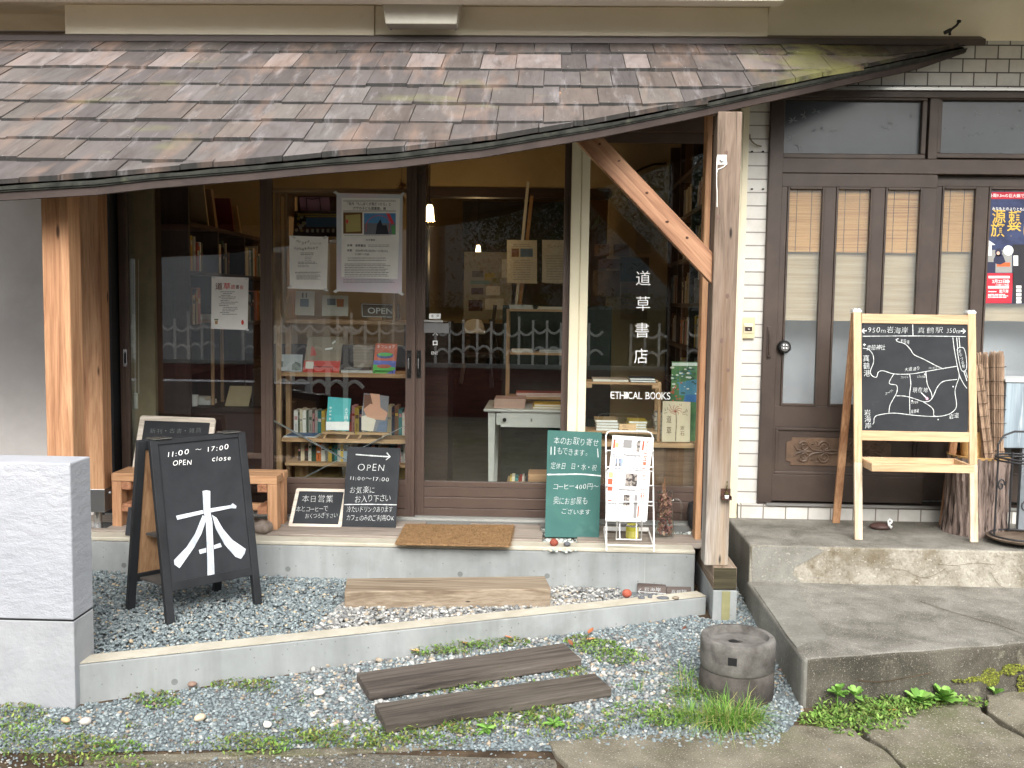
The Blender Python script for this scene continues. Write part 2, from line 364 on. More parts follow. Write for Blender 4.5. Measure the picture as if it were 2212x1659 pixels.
# ------------------------------------------------------------------ ground
mb = MB(); mb.poly([(-150, -150, -.46), (150, -150, -.46), (150, 150, -.46), (-150, 150, -.46)])
struct('ground', mb, m_soil)
mb = MB(); mb.poly([(-6, -2.75, gz(-2.75)-.012), (1.28, -2.75, gz(-2.75)-.012), (1.28, .02, gz(.02)-.012), (-6, .02, gz(.02)-.012)])
struct('soil', mb, m_soil)
ZS = -.382
def slab(mb, px, z, th, seed=1, jag=.012, div=6):
    r = random.Random(seed); pts = []
    P = [PZ(u, v, z) for u, v in px]
    for i, p in enumerate(P):
        q = P[(i+1) % len(P)]; n = max(1, int((q-p).length/.07)) if (q-p).length < 2.5 else 1
        for k in range(n): pts.append(p.lerp(q, k/n)+V((r.uniform(-jag, jag), r.uniform(-jag, jag), 0)) if n > 1 else p.copy())
    mb.prism(pts, (0, 0, -th))
mb = MB()
slab(mb, [(1188, 1601), (1300, 1590), (1480, 1580), (1640, 1574), (1712, 1552), (1736, 1510), (1832, 1510), (1838, 1568), (1866, 1596), (1902, 1617), (1948, 1656), (1990, 1740), (1900, 1900), (1250, 1900), (1225, 1650)], ZS, .07, 1)
slab(mb, [(1850, 1568), (1846, 1505), (1990, 1490), (2112, 1478), (2118, 1536), (2158, 1566), (2206, 1592), (2290, 1640), (2300, 1900), (1925, 1900), (2006, 1740), (1962, 1654), (1914, 1613), (1880, 1592)], ZS+.004, .07, 2)
slab(mb, [(2136, 1534), (2126, 1476), (2330, 1450), (3300, 1430), (3600, 1900), (2900, 1900), (2316, 1900), (2305, 1636), (2222, 1590), (2172, 1560)], ZS+.001, .07, 3)
struct('pavement', mb, m_street, bev=.006)
mb = MB()
slab(mb, [(-160, 1672), (300, 1651), (737, 1631), (1174, 1606), (1206, 1650), (1232, 1900), (-400, 1900)], ZS-.022, .06, 4)
struct('road_edge', mb, m_asphalt)
mb = MB()
slab(mb, [(180, 1634), (420, 1626), (737, 1612), (1000, 1603), (1165, 1592), (1172, 1603), (737, 1627), (180, 1648)], ZS-.012, .05, 5, .006)
struct('gutter_edging', mb, m_street, bev=.004)
mb = MB(); mb.box(-40, 40, -9.2, -3.05, -.45, ZS-.028)
struct('road', mb, m_street)  # out-of-view road given pale concrete to bounce light under the awning
mb = MB(); mb.box(-40, 40, -60, -9.9, -.45, -.36)
struct('yard', mb, m_street)  # out-of-view yard, pale like the road to bounce more light

# ------------------------------------------------------------------ the shop building
shop = thing('shop_building', 'cream walled bookshop front with brown framed glass doors behind the shingled awning', 'building', (0, .1, 0))
XL, XR = -3.1, 1.16            # room
mb = MB()
mb.box(-5.2, -2.86, .0, .12, -.4, 3.06)                                    # rendered wall left of the glazing
build('side_wall', mb, surf('grey_render', S(206, 202, 198), S(186, 181, 177), .85, .2, 1.6, .3, 30), shop)
mb = MB(); z0 = PY(1400, 93, .02).z
mb.box(-2.86, 1.2, .02, .16, 2.5, 3.04); build('lintel_wall', mb, m_cream, shop)
# cream beam band in steps, soffit, balcony face
mb = MB()
xa, xb, xc = PY(143, 70, -.06).x, PY(810, 70, -.06).x, PY(1658, 80, -.06).x
mb.box(xa, xb-.003, -.075, .16, 2.97, 3.2); mb.box(xb, xc, -.06, .16, 2.97, 3.2); build('beam_band', mb, m_cream, shop, bev=.004)
mb = MB()
prof = [(-.02, 3.02), (-.03, 3.10), (-.06, 3.15), (-.12, 3.185), (-.22, 3.2), (-1.7, 3.205), (-1.7, 3.40), (.2, 3.40), (.2, 3.02)]
mb.prism([(xc+.002, y, z) for y, z in prof], (3.4, 0, 0)); build('curved_soffit', mb, m_cream, shop, smooth=50)
mb = MB()
mb.box(-5.2, xc, -.315, .16, 3.203, 3.40); build('soffit', mb, m_cream, shop, bev=.01)
mb = MB()
zf = PY(800, 12, -.32).z; xf = PY(1690, 10, -.32).x
mb.prism([(-5.2, -.32, zf+.02), (xf-.02, -.32, zf), (xf+.02, -.32, zf+.03), (xf+.12, -.32, 4.3), (-5.2, -.32, 4.3)], (0, -.12, 0)); build('balcony_face', mb, m_creamw, shop, bev=.006)
mb = MB(); mb.box(-5.2, 4.6, .2, 7, 3.41, 6.2); build('upper_storey', mb, m_creamw, shop)
# room shell
m_room = surf('ochre_plaster', S(196, 174, 134), S(178, 156, 116), .9, .1, 2, .15, 40)
m_maroon = surf('dark_panelling', S(72, 50, 46), S(54, 37, 35), .6, .3, 3, .1, 30, vec=(1, 1, 6))
m_floor = surf('worn_floor', S(84, 80, 78), S(62, 58, 56), .6, .3, 5, .1, 60)
mb = MB(); mb.box(-3.1, 1.32, .16, 5.4, -.06, -.006); build('floor', mb, m_floor, shop)
mb = MB(); mb.box(-3.25, -3.1, .16, 5.4, -.06, 2.8); mb.box(1.32, 1.4, .16, 5.4, -.06, 2.8); build('inner_side_wall', mb, m_room, shop)
mb = MB(); mb.box(-3.1, 1.32, 5.4, 5.5, 1.15, 2.8); build('back_wall', mb, m_room, shop)
mb = MB(); mb.box(-3.1, 1.32, 5.37, 5.48, -.06, 1.148); build('wainscot', mb, m_maroon, shop)
mb = MB(); mb.box(-3.1, 1.32, .16, 5.4, 2.8, 2.88); build('ceiling', mb, surf('board_ceiling', S(186, 158, 110), S(160, 132, 90), .8, .2, 3, .1), shop)
mb = MB(); mb.box(-1.02, .5, 2.2, 2.28, 2.36, 2.8); build('header_wall', mb, m_room, shop)
mb = MB(); mb.box(-1.02, .5, 2.17, 2.31, 2.28, 2.358); build('header_beam', mb, w_darkx, shop)
mb = MB(); mb.box(-.9, .42, 4.2, 4.28, 1.62, 2.45); build('dark_transom', mb, m_dark, shop)
mb = MB(); mb.box(.5, 1.3, 2.2, 2.28, -.06, 2.8); build('partition_wall', mb, m_room, shop)
mb = MB(); mb.box(-1.1, -1.02, 2.17, 2.31, -.06, 2.8); build('inner_post', mb, w_darkz, shop)
mb = MB(); mb.box(-3.1, -1.1, 2.6, 2.68, -.06, 2.8); build('rear_wall', mb, m_room, shop)
mb = MB(); mb.box(-3.1, -1.1, 2.57, 2.6, -.06, 1.0); build('dado_panel', mb, m_maroon, shop)
# threshold, frames
mb = MB(); mb.box(-2.82, 1.17, -.09, .06, -.03, .012); mb.box(-2.82, 1.17, -.055, -.045, .012, .024); mb.box(-2.82, 1.17, -.005, .005, .012, .024); build('threshold', mb, m_alu, shop)
mb = MB(); xj0, xj1 = PY(238, 780, 0).x, PY(263, 780, 0).x
mb.box(-2.86, xj1-.03, -.07, .06, -.03, 2.5); build('door_jamb', mb, m_black, shop)
mb = MB(); mb.box(-2.86, 1.17, -.06, .07, 2.46, 2.55); build('head_frame', mb, m_brown, shop)
def sash(name, uL, uR, uGL, uGR, vB, y, label, door=True, top=2.46, kick=True, lock=None):
    vm = 780; x0, x1, g0, g1 = (PY(u, vm, y).x for u in (uL, uR, uGL, uGR)); zb = PY((uL+uR)/2, vB, y).z; t = .018
    mb = MB()
    for a, b in ((x0, g0), (g1, x1)):
        mb.box(a, b, y-t, y+t, .018, top)
        w = b-a
        for f in (.28, .62): mb.box(a+w*f, a+w*(f+.1), y-t-.004, y-t-.0005, .03, top-.01)
    mb.box(g0, g1, y-t+.002, y+t-.002, zb-.035, zb); mb.box(g0, g1, y-t+.002, y+t-.002, top-.06, top); mb.box(g0, g1, y-t+.002, y+t-.002, .018, .07)
    d = build(name, mb, m_brown, shop, bev=.002); d['label'] = label
    mb = MB(); mb.box(g0, g1, y-.002, y+.002, zb, top-.06); build('glass', mb, m_glass, d)
    mb = MB(); zs = [.07, .07+(zb-.105)*.52, zb-.035]
    for i in range(2): mb.box(g0, g1, y-.010, y+.006, zs[i]+.003, zs[i+1]-.003)
    mb.box(g0, g1, y-.004, y+.004, .07, zb-.035); build('kick_panel', mb, m_brown, d, bev=.002)
    return d, (x0, x1, g0, g1, zb)
YA, YB, YC, YD = .03, -.02, .03, .03
dA, gA = sash('sliding_door', 262, 588, 281, 566, 1034, YA, 'leftmost brown framed glass panel')
dB, gB = sash('sliding_door', 565, 897, 590, 877, 1033, YB, 'brown framed glass panel with posters')
dC, gC = sash('sliding_door', 897, 1236, 918, 1213, 1041, YC, 'brown framed glass door marked with the entrance lettering')
dD, gD = sash('window', 1262, 1520, 1264, 1508, 1049, YD, 'fixed pane with the shop name lettering')
mb = MB(); x0, x1 = PY(1229, 700, -.02).x, PY(1268, 700, -.02).x; xm = x0+(x1-x0)*.53
mb.box(x0, xm-.003, -.06, .012, .02, 2.5); mb.box(xm+.003, x1, -.06, .012, .02, 2.5); mb.box(xm-.003, xm+.003, -.053, .012, .02, 2.5); build('corner_column', mb, m_cream_met, shop, bev=.003)
# handles
m_blackgloss = flat('black_handle', (.012, .012, .012), .3)
for u, y in ((884, YB-.0195), (905, YC-.0195)):
    d = dB if u < 890 else dC; p = PY(u, 787, y); mb = MB()
    mb.box(p.x-.014, p.x+.014, y-.006, y, p.z-.088, p.z+.088); mb.tube([(p.x, y-.03, p.z-.06), (p.x, y-.034, p.z), (p.x, y-.03, p.z+.06)], .006); mb.box(p.x-.007, p.x+.007, y-.03, y-.006, p.z-.066, p.z-.05); mb.box(p.x-.007, p.x+.007, y-.03, y-.006, p.z+.05, p.z+.066)
    mb.mi = 1; mb.box(p.x-.004, p.x+.004, y-.041, y-.035, p.z-.025, p.z+.04)
    build('handle', mb, [m_blackgloss, m_steel], d, bev=.003)
mb = MB(); p = PY(271, 773, YA-.0195); mb.box(p.x-.012, p.x+.012, p.y-.005, p.y, p.z-.055, p.z+.055); mb.mi = 1; mb.box(p.x-.006, p.x+.006, p.y-.007, p.y-.005, p.z-.035, p.z+.035); build('latch', mb, [m_steel, m_black], dA)
# lettering on the glass
fD = fy(YD-.0025); mb = MB()
for ch, (a, b, c, d_) in zip('道草書店', [(1374, 616, 1405, 31), (1374, 671, 1404, 31), (1372, 729, 1402, 32), (1370, 785, 1399, 32)]): txt(mb, fD, ch, a, b, c, b, d_, .0005, -.004)
def serif(mb, fr, s, u0, v0, u1, v1, h, z=.0005):
    wd = {'E': .72, 'T': .76, 'H': .9, 'I': .42, 'C': .8, 'A': .88, 'L': .7, 'B': .76, 'O': .9, 'K': .86, 'S': .62, 'N': .9, ' ': .45}
    tot = sum(wd[c] for c in s); acc = 0
    for c in s:
        a, b = acc/tot, (acc+wd[c]*.88)/tot; acc += wd[c]
        if c == ' ': continue
        A, B = u0+(u1-u0)*a, u0+(u1-u0)*b; va = v0+(v1-v0)*a
        txt(mb, fr, c, A, va, B, v0+(v1-v0)*b, h, z, -.006)
        t = h*.085; w = (B-A); ft = {'E': [(0, .3, 0), (0, .3, 1)], 'T': [(.3, .7, 0)], 'H': [(-.08, .25, 0), (.75, 1.08, 0), (-.08, .25, 1), (.75, 1.08, 1)], 'I': [(-.9, 1.9, 0), (-.9, 1.9, 1)], 'A': [(-.1, .2, 0), (.8, 1.1, 0)], 'L': [(-.1, .35, 1), (-.1, .3, 0)], 'B': [(-.12, .2, 0), (-.12, .2, 1)], 'K': [(-.1, .25, 0), (-.1, .25, 1), (.8, 1.1, 0), (.75, 1.02, 1)], 'N': [(-.1, .22, 0), (-.1, .1, 1), (.78, 1.1, 1)]}
        if c == 'I': pass
        for (x0, x1, yy) in ft.get(c, []):
            if c == 'I': m_ = (A+B)/2; q0, q1 = m_-h*.22, m_+h*.22
            else: q0, q1 = A+w*x0, A+w*x1
            vv = va-(h-t if yy else 0); pbox(mb, fr, q0, vv-t, q1, vv, z)
serif(mb, fD, 'ETHICAL BOOKS', 1319, 861, 1449, 863, 15)
o = build('lettering', mb, m_letter, dD)
fC = fy(YC-.0025); mb = MB()
txt(mb, fC, '入', 934, 725, 946, 725, 12, .0005, .02); txt(mb, fC, '口', 935, 746, 945, 746, 10, .0005, .03); serif(mb, fC, 'ENT', 932, 765.5, 946.5, 766, 6)
build('lettering', mb, m_letter, dC)
mb = MB(); pbox(mb, fC, 934.5, 705, 947.5, 713, .0004); mb.mi = 1; pbox(mb, fC, 927, 677.5, 952, 688.5, .0004); mb.mi = 2; txt(mb, fC, '引', 932, 686, 936, 686, 6, .001, .02); txt(mb, fC, '戸', 943, 686, 948, 686, 6, .001, .02)
build('door_sticker', mb, [m_red_ink, m_paper, m_ink], dC)
mb = MB(); p0 = PY(917, 693, YC-.005); p1 = PY(957, 694, YC-.005); mb.box(p0.x, p1.x, -.0, .024, p0.z-.008, p0.z+.006); mb.mi = 1; mb.box(p0.x, p1.x+.04, -.0, .024, p0.z-.075, p0.z-.014); build('letter_slot', mb, [m_alu, flat('slot_grey', S(110, 110, 110), .4)], dC)

# ------------------------------------------------------------------ shingled awning
SLOPE = .571; ZT = 2.995
def roofz(y): return ZT+SLOPE*y
RN = (0, -SLOPE, 1)
def PR(u, v, dz=0.0): return PP(u, v, (0, 0, ZT+dz), RN)
eave_px = [(-1000, 446), (-700, 440), (-420, 432), (-200, 424), (0, 409), (207, 397), (333, 383), (533, 367), (690, 352), (854, 340), (957, 327), (1040, 318), (1147, 300), (1287, 277), (1475, 240), (1675, 197), (1815, 167), (1975, 133), (2088, 107)]
EV = [PR(u, v) for u, v in eave_px]
def eave_y(x):
    for a, b in zip(EV, EV[1:]):
        if a.x <= x <= b.x: return a.y+(b.y-a.y)*(x-a.x)/(b.x-a.x)
    return EV[0].y if x < EV[0].x else 0.0
XE0, XE1 = EV[0].x, EV[-1].x; XF = PY(2122, 104, -.06).x
awn = thing('shingled_awning', 'long sloping awning of weathered wooden shingles with a curved eave on timber posts', 'awning', (0, -.3, 0))
mb = MB(); r = random.Random(11)
ys = [-.03, -.30, -.575, -.835, -1.09, -1.325, -1.555, -1.78, -2.0, -2.22, -2.44]
tones = [S(146, 136, 134), S(138, 129, 128), S(152, 144, 140), S(146, 132, 124), S(156, 138, 127), S(128, 120, 119), S(148, 141, 134), S(141, 133, 134), S(152, 136, 126), S(122, 115, 116), S(150, 143, 144), S(158, 152, 150)]
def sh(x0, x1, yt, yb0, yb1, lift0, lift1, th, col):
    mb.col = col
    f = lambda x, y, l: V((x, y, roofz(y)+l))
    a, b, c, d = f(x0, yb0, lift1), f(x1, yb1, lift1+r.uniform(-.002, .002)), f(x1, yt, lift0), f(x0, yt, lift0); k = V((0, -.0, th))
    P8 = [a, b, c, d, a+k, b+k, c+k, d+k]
    mb.add(P8, [(0, 3, 2, 1), (4, 5, 6, 7), (1, 2, 6, 5), (2, 3, 7, 6), (3, 0, 4, 7)]); mb.col = (.02, .019, .017); mb.add([a, b, b+k, a+k], [(0, 1, 2, 3)])  # butt ends near black: dark end grain plus the row's shadow painted in
for i in range(len(ys)-1):
    x = XE0+r.uniform(0, .2)
    while x < XE1:
        w = r.choice((.14, .17, .20, .23, .26, .22)); x1 = min(x+w, XE1); e0, e1 = eave_y(x+.002), eave_y(x1-.002)
        yb = ys[i+1]+r.uniform(-.012, .012); yb0, yb1 = max(yb, e0), max(yb, e1); yt = ys[i]+.10 if i else -.02
        if min(e0, e1) < ys[i]-.004:
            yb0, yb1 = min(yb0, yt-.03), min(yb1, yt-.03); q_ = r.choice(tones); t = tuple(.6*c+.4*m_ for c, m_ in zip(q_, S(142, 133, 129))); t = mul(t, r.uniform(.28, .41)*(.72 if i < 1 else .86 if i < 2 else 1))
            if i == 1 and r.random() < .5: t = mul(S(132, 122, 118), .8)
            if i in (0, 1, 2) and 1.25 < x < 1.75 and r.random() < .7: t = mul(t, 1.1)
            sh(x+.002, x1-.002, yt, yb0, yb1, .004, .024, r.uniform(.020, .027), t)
        x = x1
m_shingle = None
m, nt, b = base_mat('weathered_shingle', .78, .3)
a = nd(nt, 'ShaderNodeVertexColor', layer_name='Col'); co = coords(nt, (11, 1.3, 1.3))
sxz = nd(nt, 'ShaderNodeSeparateXYZ'); nt.links.new(coords(nt, (.25, 1, 1)), sxz.inputs[0]); msk = ramp(nt, sxz.outputs[0], [(.27, (0, 0, 0)), (.36, (1, 1, 1)), (.42, (1, 1, 1)), (.5, (0, 0, 0))])
st = ramp(nt, noise(nt, co, 2.2, 8, .7, .4), [(.3, (.45, .43, .43)), (.47, (.9, .89, .88)), (.62, (1.0, 1.0, 1.0))])
c_ = mixc(nt, a.outputs[0], st, .85, 'MULTIPLY')
c_ = mixc(nt, c_, S(66, 58, 55), ramp(nt, noise(nt, coords(nt, (5, 2.0, 2.0)), 1.1, 5, .65, .8), [(.5, (0, 0, 0)), (.74, (.9, .9, .9))]))
c_ = mixc(nt, c_, S(128, 104, 90), ramp(nt, noise(nt, coords(nt, (4, 1.2, 1.2), (0, 0, .3)), 1.3, 3, .6, .6), [(.52, (0, 0, 0)), (.76, (.6, .6, .6))]))
c_ = mixc(nt, c_, S(110, 110, 68), ramp(nt, noise(nt, coords(nt, (1.3, 3, 3), (0, .2, 0)), .9, 3, .6, .3), [(.62, (0, 0, 0)), (.78, (.6, .6, .6))]))
c_ = mixc(nt, c_, S(150, 146, 147), ramp(nt, noise(nt, coords(nt, (9, 1.6, 1.6)), 1.7, 5, .65), [(.56, (0, 0, 0)), (.8, (.5, .5, .5))]))
c_ = mixc(nt, c_, S(140, 139, 88), mixc(nt, msk, ramp(nt, noise(nt, coords(nt, (3, 3, 3)), 1.2, 5, .65, .5), [(.42, (0, 0, 0)), (.6, (.8, .8, .8))]), 1.0, 'MULTIPLY'))
nt.links.new(c_, b.inputs['Base Color']); bumpn(nt, b, noise(nt, coords(nt, (60, 5, 5)), 2, 5, .7), .35, .003)
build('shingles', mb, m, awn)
mb = MB()      # nail heads
for i in range(1, len(ys)-1):
    x = XE0
    while x < XE1-.5:
        x += r.uniform(.05, .3); y = ys[i]+.004
        if eave_y(x) < y-.03: mb.blob((x, y-.012, roofz(y)+.051), .0035, .0035, .003, i, 0, 1)
build('nail_heads', mb, m_steel, awn)['kind'] = 'stuff'
# roof deck under the shingles, fascia following the curve, flashing
n = len(EV); mb = MB()
top = [V((p.x, -.005, roofz(-.005)-.004)) for p in EV]; low = [V((p.x, min(p.y+.03, -.02), roofz(min(p.y+.03, -.02))-.004)) for p in EV]
dn = V((0, 0, -.03))
vs = top+low+[p+dn for p in top]+[p+dn for p in low]; fs = []
for i in range(n-1):
    fs += [(i, i+1, n+i+1, n+i), (2*n+i, 3*n+i, 3*n+i+1, 2*n+i+1), (n+i, n+i+1, 3*n+i+1, 3*n+i), (i, 2*n+i, 2*n+i+1, i+1)]
fs += [(0, n, 3*n, 2*n), (n-1, 3*n-1, 4*n-1, 2*n-1)]
mb.add(vs, fs); build('roof_deck', mb, w_darkx, awn)
def strip(name, z0, z1, out0, out1, mat, jag=0.0, step=1):
    mb = MB(); fine = []
    for a, b_ in zip(EV, EV[1:]):
        k = max(1, int((b_-a).length/.11)); fine += [a.lerp(b_, j/k) for j in range(k)]
    fine.append(EV[-1]); rr = random.Random(3); jj = [rr.uniform(-jag, jag) for _ in fine]
    tp = lambda p: min(1, .3+(EV[-1].x-p.x)/.5); A = [V((p.x, p.y+out0, p.z+z1*tp(p)+j)) for p, j in zip(fine, jj)]; B = [V((p.x, p.y+out0, p.z+z0*tp(p))) for p in fine]; C = [V((p.x, p.y+out1, p.z+z1*tp(p)+j)) for p, j in zip(fine, jj)]; D = [V((p.x, p.y+out1, p.z+z0*tp(p))) for p in fine]
    k = len(fine); fs = []
    for i in range(k-1): fs += [(i, k+i, k+i+1, i+1), (2*k+i, 2*k+i+1, 3*k+i+1, 3*k+i), (i, i+1, 2*k+i+1, 2*k+i), (k+i, 3*k+i, 3*k+i+1, k+i+1)]
    fs += [(0, 2*k, 3*k, k), (k-1, 2*k-1, 4*k-1, 3*k-1)]
    mb.add(A+B+C+D, fs); return build(name, mb, mat, awn)
m_moss_edge = surf('mossy_shingle_edge', S(58, 59, 54), S(34, 35, 32), .9, .2, 16, .5, 60, third=(S(86, 88, 72), 9, .58, .78))
strip('eave_course', -.004, .013, -.012, .06, m_moss_edge, .003)
strip('starter_course', -.012, -.0045, -.005, .05, m_moss_edge)
strip('fascia', -.047, -.0125, .004, .03, surf('brown_fascia', S(64, 53, 49), S(50, 41, 38), .7, .3, 5, .15, 50))
mb = MB(); mb.obox((XE0, -.10, roofz(-.10)+.062), (XF-XE0, 0, 0), (0, .11, .05), (0, -.004, .008)); mb.box(XE0, XF, -.106, -.1, roofz(-.10)+.034, roofz(-.10)+.066)
build('flashing', mb, flat('dark_flashing', S(74, 64, 60), .5), awn)
def post(name, x0, x1, y0, y1, z0, z1, mat, label):
    mb = MB(); mb.box(x0, x1, y0, y1, z0, z1); o = build(name, mb, mat, awn, bev=.006); o['label'] = label; return o
yp = -1.70; a, b_ = PY(94, 700, yp).x, PY(152, 700, yp).x
post('post', a, b_, yp, yp+.125, -.24, roofz(yp)-.085, w_cedar, 'front cedar post behind the white wall')
mb = MB(); mb.box(a-1.0, b_+.34, yp-.012, yp+.14, roofz(yp)-.083, roofz(yp)-.04); build('eave_beam', mb, w_cedarx, awn, bev=.004)
yq = -.45; c_, d_ = -2.80, PY(218, 700, yq).x
post('post', c_, d_, yq, yq+.12, .155, roofz(yq)-.04, w_cedar, 'rear cedar post on a steel bracket')
mb = MB(); mb.box(c_-.003, d_+.003, yq-.003, yq+.123, .10, .24); mb.tube([(d_-.07, yq+.06, 0), (d_-.07, yq+.06, .10)], .025, 12); mb.box(d_-.15, d_+.02, yq-.02, yq+.14, -.0, .008)
mb.lathe([(.0, .0), (.016, .0), (.016, .014), (0, .018)], (d_+.004, yq+.07, .2), 8); build('post_bracket', mb, m_steel, awn, bev=.002)
yr = -.95; e_, f_ = PY(1536, 740, yr).x, PY(1588, 740, yr).x
rp = post('post', e_, f_, yr, yr+.13, -.012, roofz(yr)-.04, w_grey, 'grey weathered post beside the tiled house')
g_ = PY(1513, 740, -.42).x
post('post', g_, e_+.06, -.42, -.32, -.02, roofz(-.4)-.04, w_cedar, 'brown timber behind the grey post')
mb = MB(); p, q = PY(1262, 290, yr+.06), PY(1532, 575, yr+.06); dd = (q-p).normalized(); mb.bar(p-dd*.15, q+dd*.02, .05, .115, (0, 1, 0)); 
mb = MB(); nrm = V((-dd.z, 0, dd.x)); h = .058; P0 = p-dd*.25; 
mb.prism([P0+nrm*h, P0-nrm*h, V((e_, yr+.03, (q-nrm*h).z+(e_-(q-nrm*h).x)*dd.z/dd.x)), V((e_, yr+.03, (q+nrm*h).z+(e_-(q+nrm*h).x)*dd.z/dd.x))], (0, 0, 0)) if False else None
A = P0+nrm*h; B = P0-nrm*h; zz = lambda s: (q+nrm*h*s).z+(e_-(q+nrm*h*s).x)*dd.z/dd.x
mb.prism([(A.x, yr+.03, A.z), (B.x, yr+.03, B.z), (e_, yr+.03, zz(-1)), (e_, yr+.03, zz(1))], (0, .07, 0))
w_brace = wood('cedar_brace', S(180, 128, 84), S(154, 102, 62), S(116, 72, 42), 'X', .55, .75, .25)
pre_rotate(w_brace, (0, math.atan2(dd.z, dd.x), 0))
br = build('brace', mb, w_brace, awn, bev=.006)
m_knot = flat('knot_brown', S(66, 38, 26), .8)
for t, s_ in ((.10, .35), (.24, .55), (.47, .42), (.66, -.1), (.8, .25)):
    c = p.lerp(q, t)+nrm*h*s_; mb = MB(); mb.blob((c.x, yr+.0297, c.z), .006+.004*t, .0015, .006, int(t*100), .3, 2); build('knot', mb, m_knot, br)
m_knotg = flat('knot_grey', S(104, 84, 74), .85)
for t, s_ in ((330, .3), (470, -.5), (640, .4), (735, -.1), (800, .5), (905, -.3)):
    c = PY((1536+1588)/2+s_*22, t, yr); mb = MB(); mb.blob((c.x, yr-.0003, c.z), .009, .0015, .013, t, .3, 2); build('knot', mb, m_knotg, rp)
mb = MB(); sb0, sb1 = PY(1541, 1240, yr-.03).x, PY(1592, 1240, yr-.03).x
mb.box(sb0, sb1, yr-.028, -.05, -.136, -.0125); mb.f and None
o = build('sill_beam', mb, [w_old], awn, bev=.005)
mb = MB(); mb.box(sb0+.003, sb1-.003, yr-.031, yr-.0285, -.133, -.0155); build('end_grain', mb, w_end, o)
# bolt plate with string on the post
mb = MB(); c = PY(1559.5, 345, yr-.004); mb.box(c.x-.025, c.x+.025, yr-.004, yr-.0005, c.z-.026, c.z+.026); mb.lathe([(0, 0), (.011, 0), (.011, .008), (0, .008)], (c.x, yr-.004, c.z-.004), 6); mb.tube([(c.x, yr-.016, c.z), (c.x, yr-.002, c.z)], .011, 6)
o = build('bolt_plate', mb, m_alu, rp)
mb = MB(); mb.tube([PY(u, v, yr-.006) for u, v in ((1549, 338), (1548, 370), (1548, 400), (1549, 412), (1549, 447))], .0022, 6); mb.tube([PY(u, v, yr-.006) for u, v in ((1569, 346), (1570, 354), (1562, 361), (1550, 366), (1549, 372))], .0022, 6); build('string', mb, m_paper, rp)

# ------------------------------------------------------------------ concrete: plinth, low ramp wall, post wall, white wall, steps
pl = thing('concrete_plinth', 'pale grey concrete plinth carrying the narrow deck in front of the glass', 'plinth', (-.8, -.35, -.3))
px0, px1 = -3.2, PY(1500, 1200, -.62).x
mb = MB(); mb.box(px0, px1, -.645, -.09, -.45, -.03); build('body', mb, m_conc, pl, bev=.004)
mb = MB(); mb.box(px0, px1, -.648, -.52, -.028, -.004); build('rim', mb, m_conctop, pl, bev=.006)
mb = MB()
for u, v in ((268, 1221), (622, 1229), (994, 1240), (1182, 1244)):
    c = PY(u, v, -.645); mb.tube([(c.x, -.6465, c.z), (c.x, -.6, c.z)], .0155, 16)
build('form_tie_hole', mb, surf('tie_plug', S(120, 124, 122), S(104, 106, 104), .9), pl)
mb = MB()
for u in (795, 1225, 1393): c = PY(u, 1220, -.645); mb.box(c.x-.0015, c.x+.0015, -.6468, -.64, -.3, -.03)
build('form_joint', mb, surf('joint_line', S(172, 174, 172), S(150, 152, 150), .9), pl)
deck = thing('deck_boards', 'weathered grey deck boards laid along the glass front with pebble gaps', 'deck', (-.8, -.3, -.03))
r = random.Random(5)
def dboard(u0, u1, y0, y1):
    mb = MB(); a, b_ = PZ(u0, 1150, 0).x, PZ(u1, 1150, 0).x; mb.box(a, b_, y0, y1, -.028, .004+r.uniform(0, .004)); build('board', mb, w_deck, deck, bev=.004)
for u0, u1 in ((-60, 250), (252, 640), (810, 910)): dboard(u0, u1, -.27, -.1)
for u0, u1 in ((-60, 420), (422, 880), (882, 1172), (1245, 1505)): dboard(u0, u1, -.515, -.285)
for u0, u1 in ((1010, 1168), (1262, 1420)): dboard(u0, u1, -.275, -.11)
# diagonal ramp wall
zt = -.205
w0, w1 = PZ(178, 1436, zt), PZ(1502, 1293, zt); b0, b1 = PZ(203, 1413, zt), PZ(1500, 1284, zt)
dirw = (w1-w0).normalized(); nw = V((-dirw.y, dirw.x, 0)); tw = .105
rw = thing('low_concrete_wall', 'low diagonal concrete kerb wall running from the white wall to the post', 'wall', (w0.x, w0.y, -.4))
A, B = w0-dirw*.12, w1+dirw*.07
mb = MB(); mb.prism([A, B, B+nw*tw, A+nw*tw], (0, 0, -.24)); build('body', mb, m_conc, rw, bev=.005)
mb = MB(); mb.prism([A+V((0, 0, .004))+nw*.004, B+V((0, 0, .004))+nw*.004, B+nw*(tw-.004)+V((0, 0, .004)), A+nw*(tw-.004)+V((0, 0, .004))], (0, 0, .004)); build('cap', mb, m_conctop, rw)
mb = MB(); c = PP(377, 1473, w0, nw); mb.tube([c-nw*.0015, c+nw*.03], .0145, 16); build('form_tie_hole', mb, surf('tie_plug_b', S(128, 132, 130), S(108, 110, 108), .9), rw)
# wall under the sill beam
mb = MB(); mb.box(PY(1539, 1310, yr-.03).x, sb1+.004, yr-.035, -.0, -.45, -.139)
pw = thing('post_footing_wall', 'narrow concrete footing wall under the sill beam and grey post', 'wall', (sb0, -.5, -.45))
build('body', mb, m_conc, pw, bev=.005)
mb = MB(); a, b_ = PY(1559, 1310, yr-.04).x, PY(1577, 1310, yr-.04).x; mb.box(a, b_, yr-.0375, yr-.0345, -.44, -.142); build('algae_stain', mb, surf('green_algae', S(150, 147, 108), S(128, 125, 90), .9), pw)
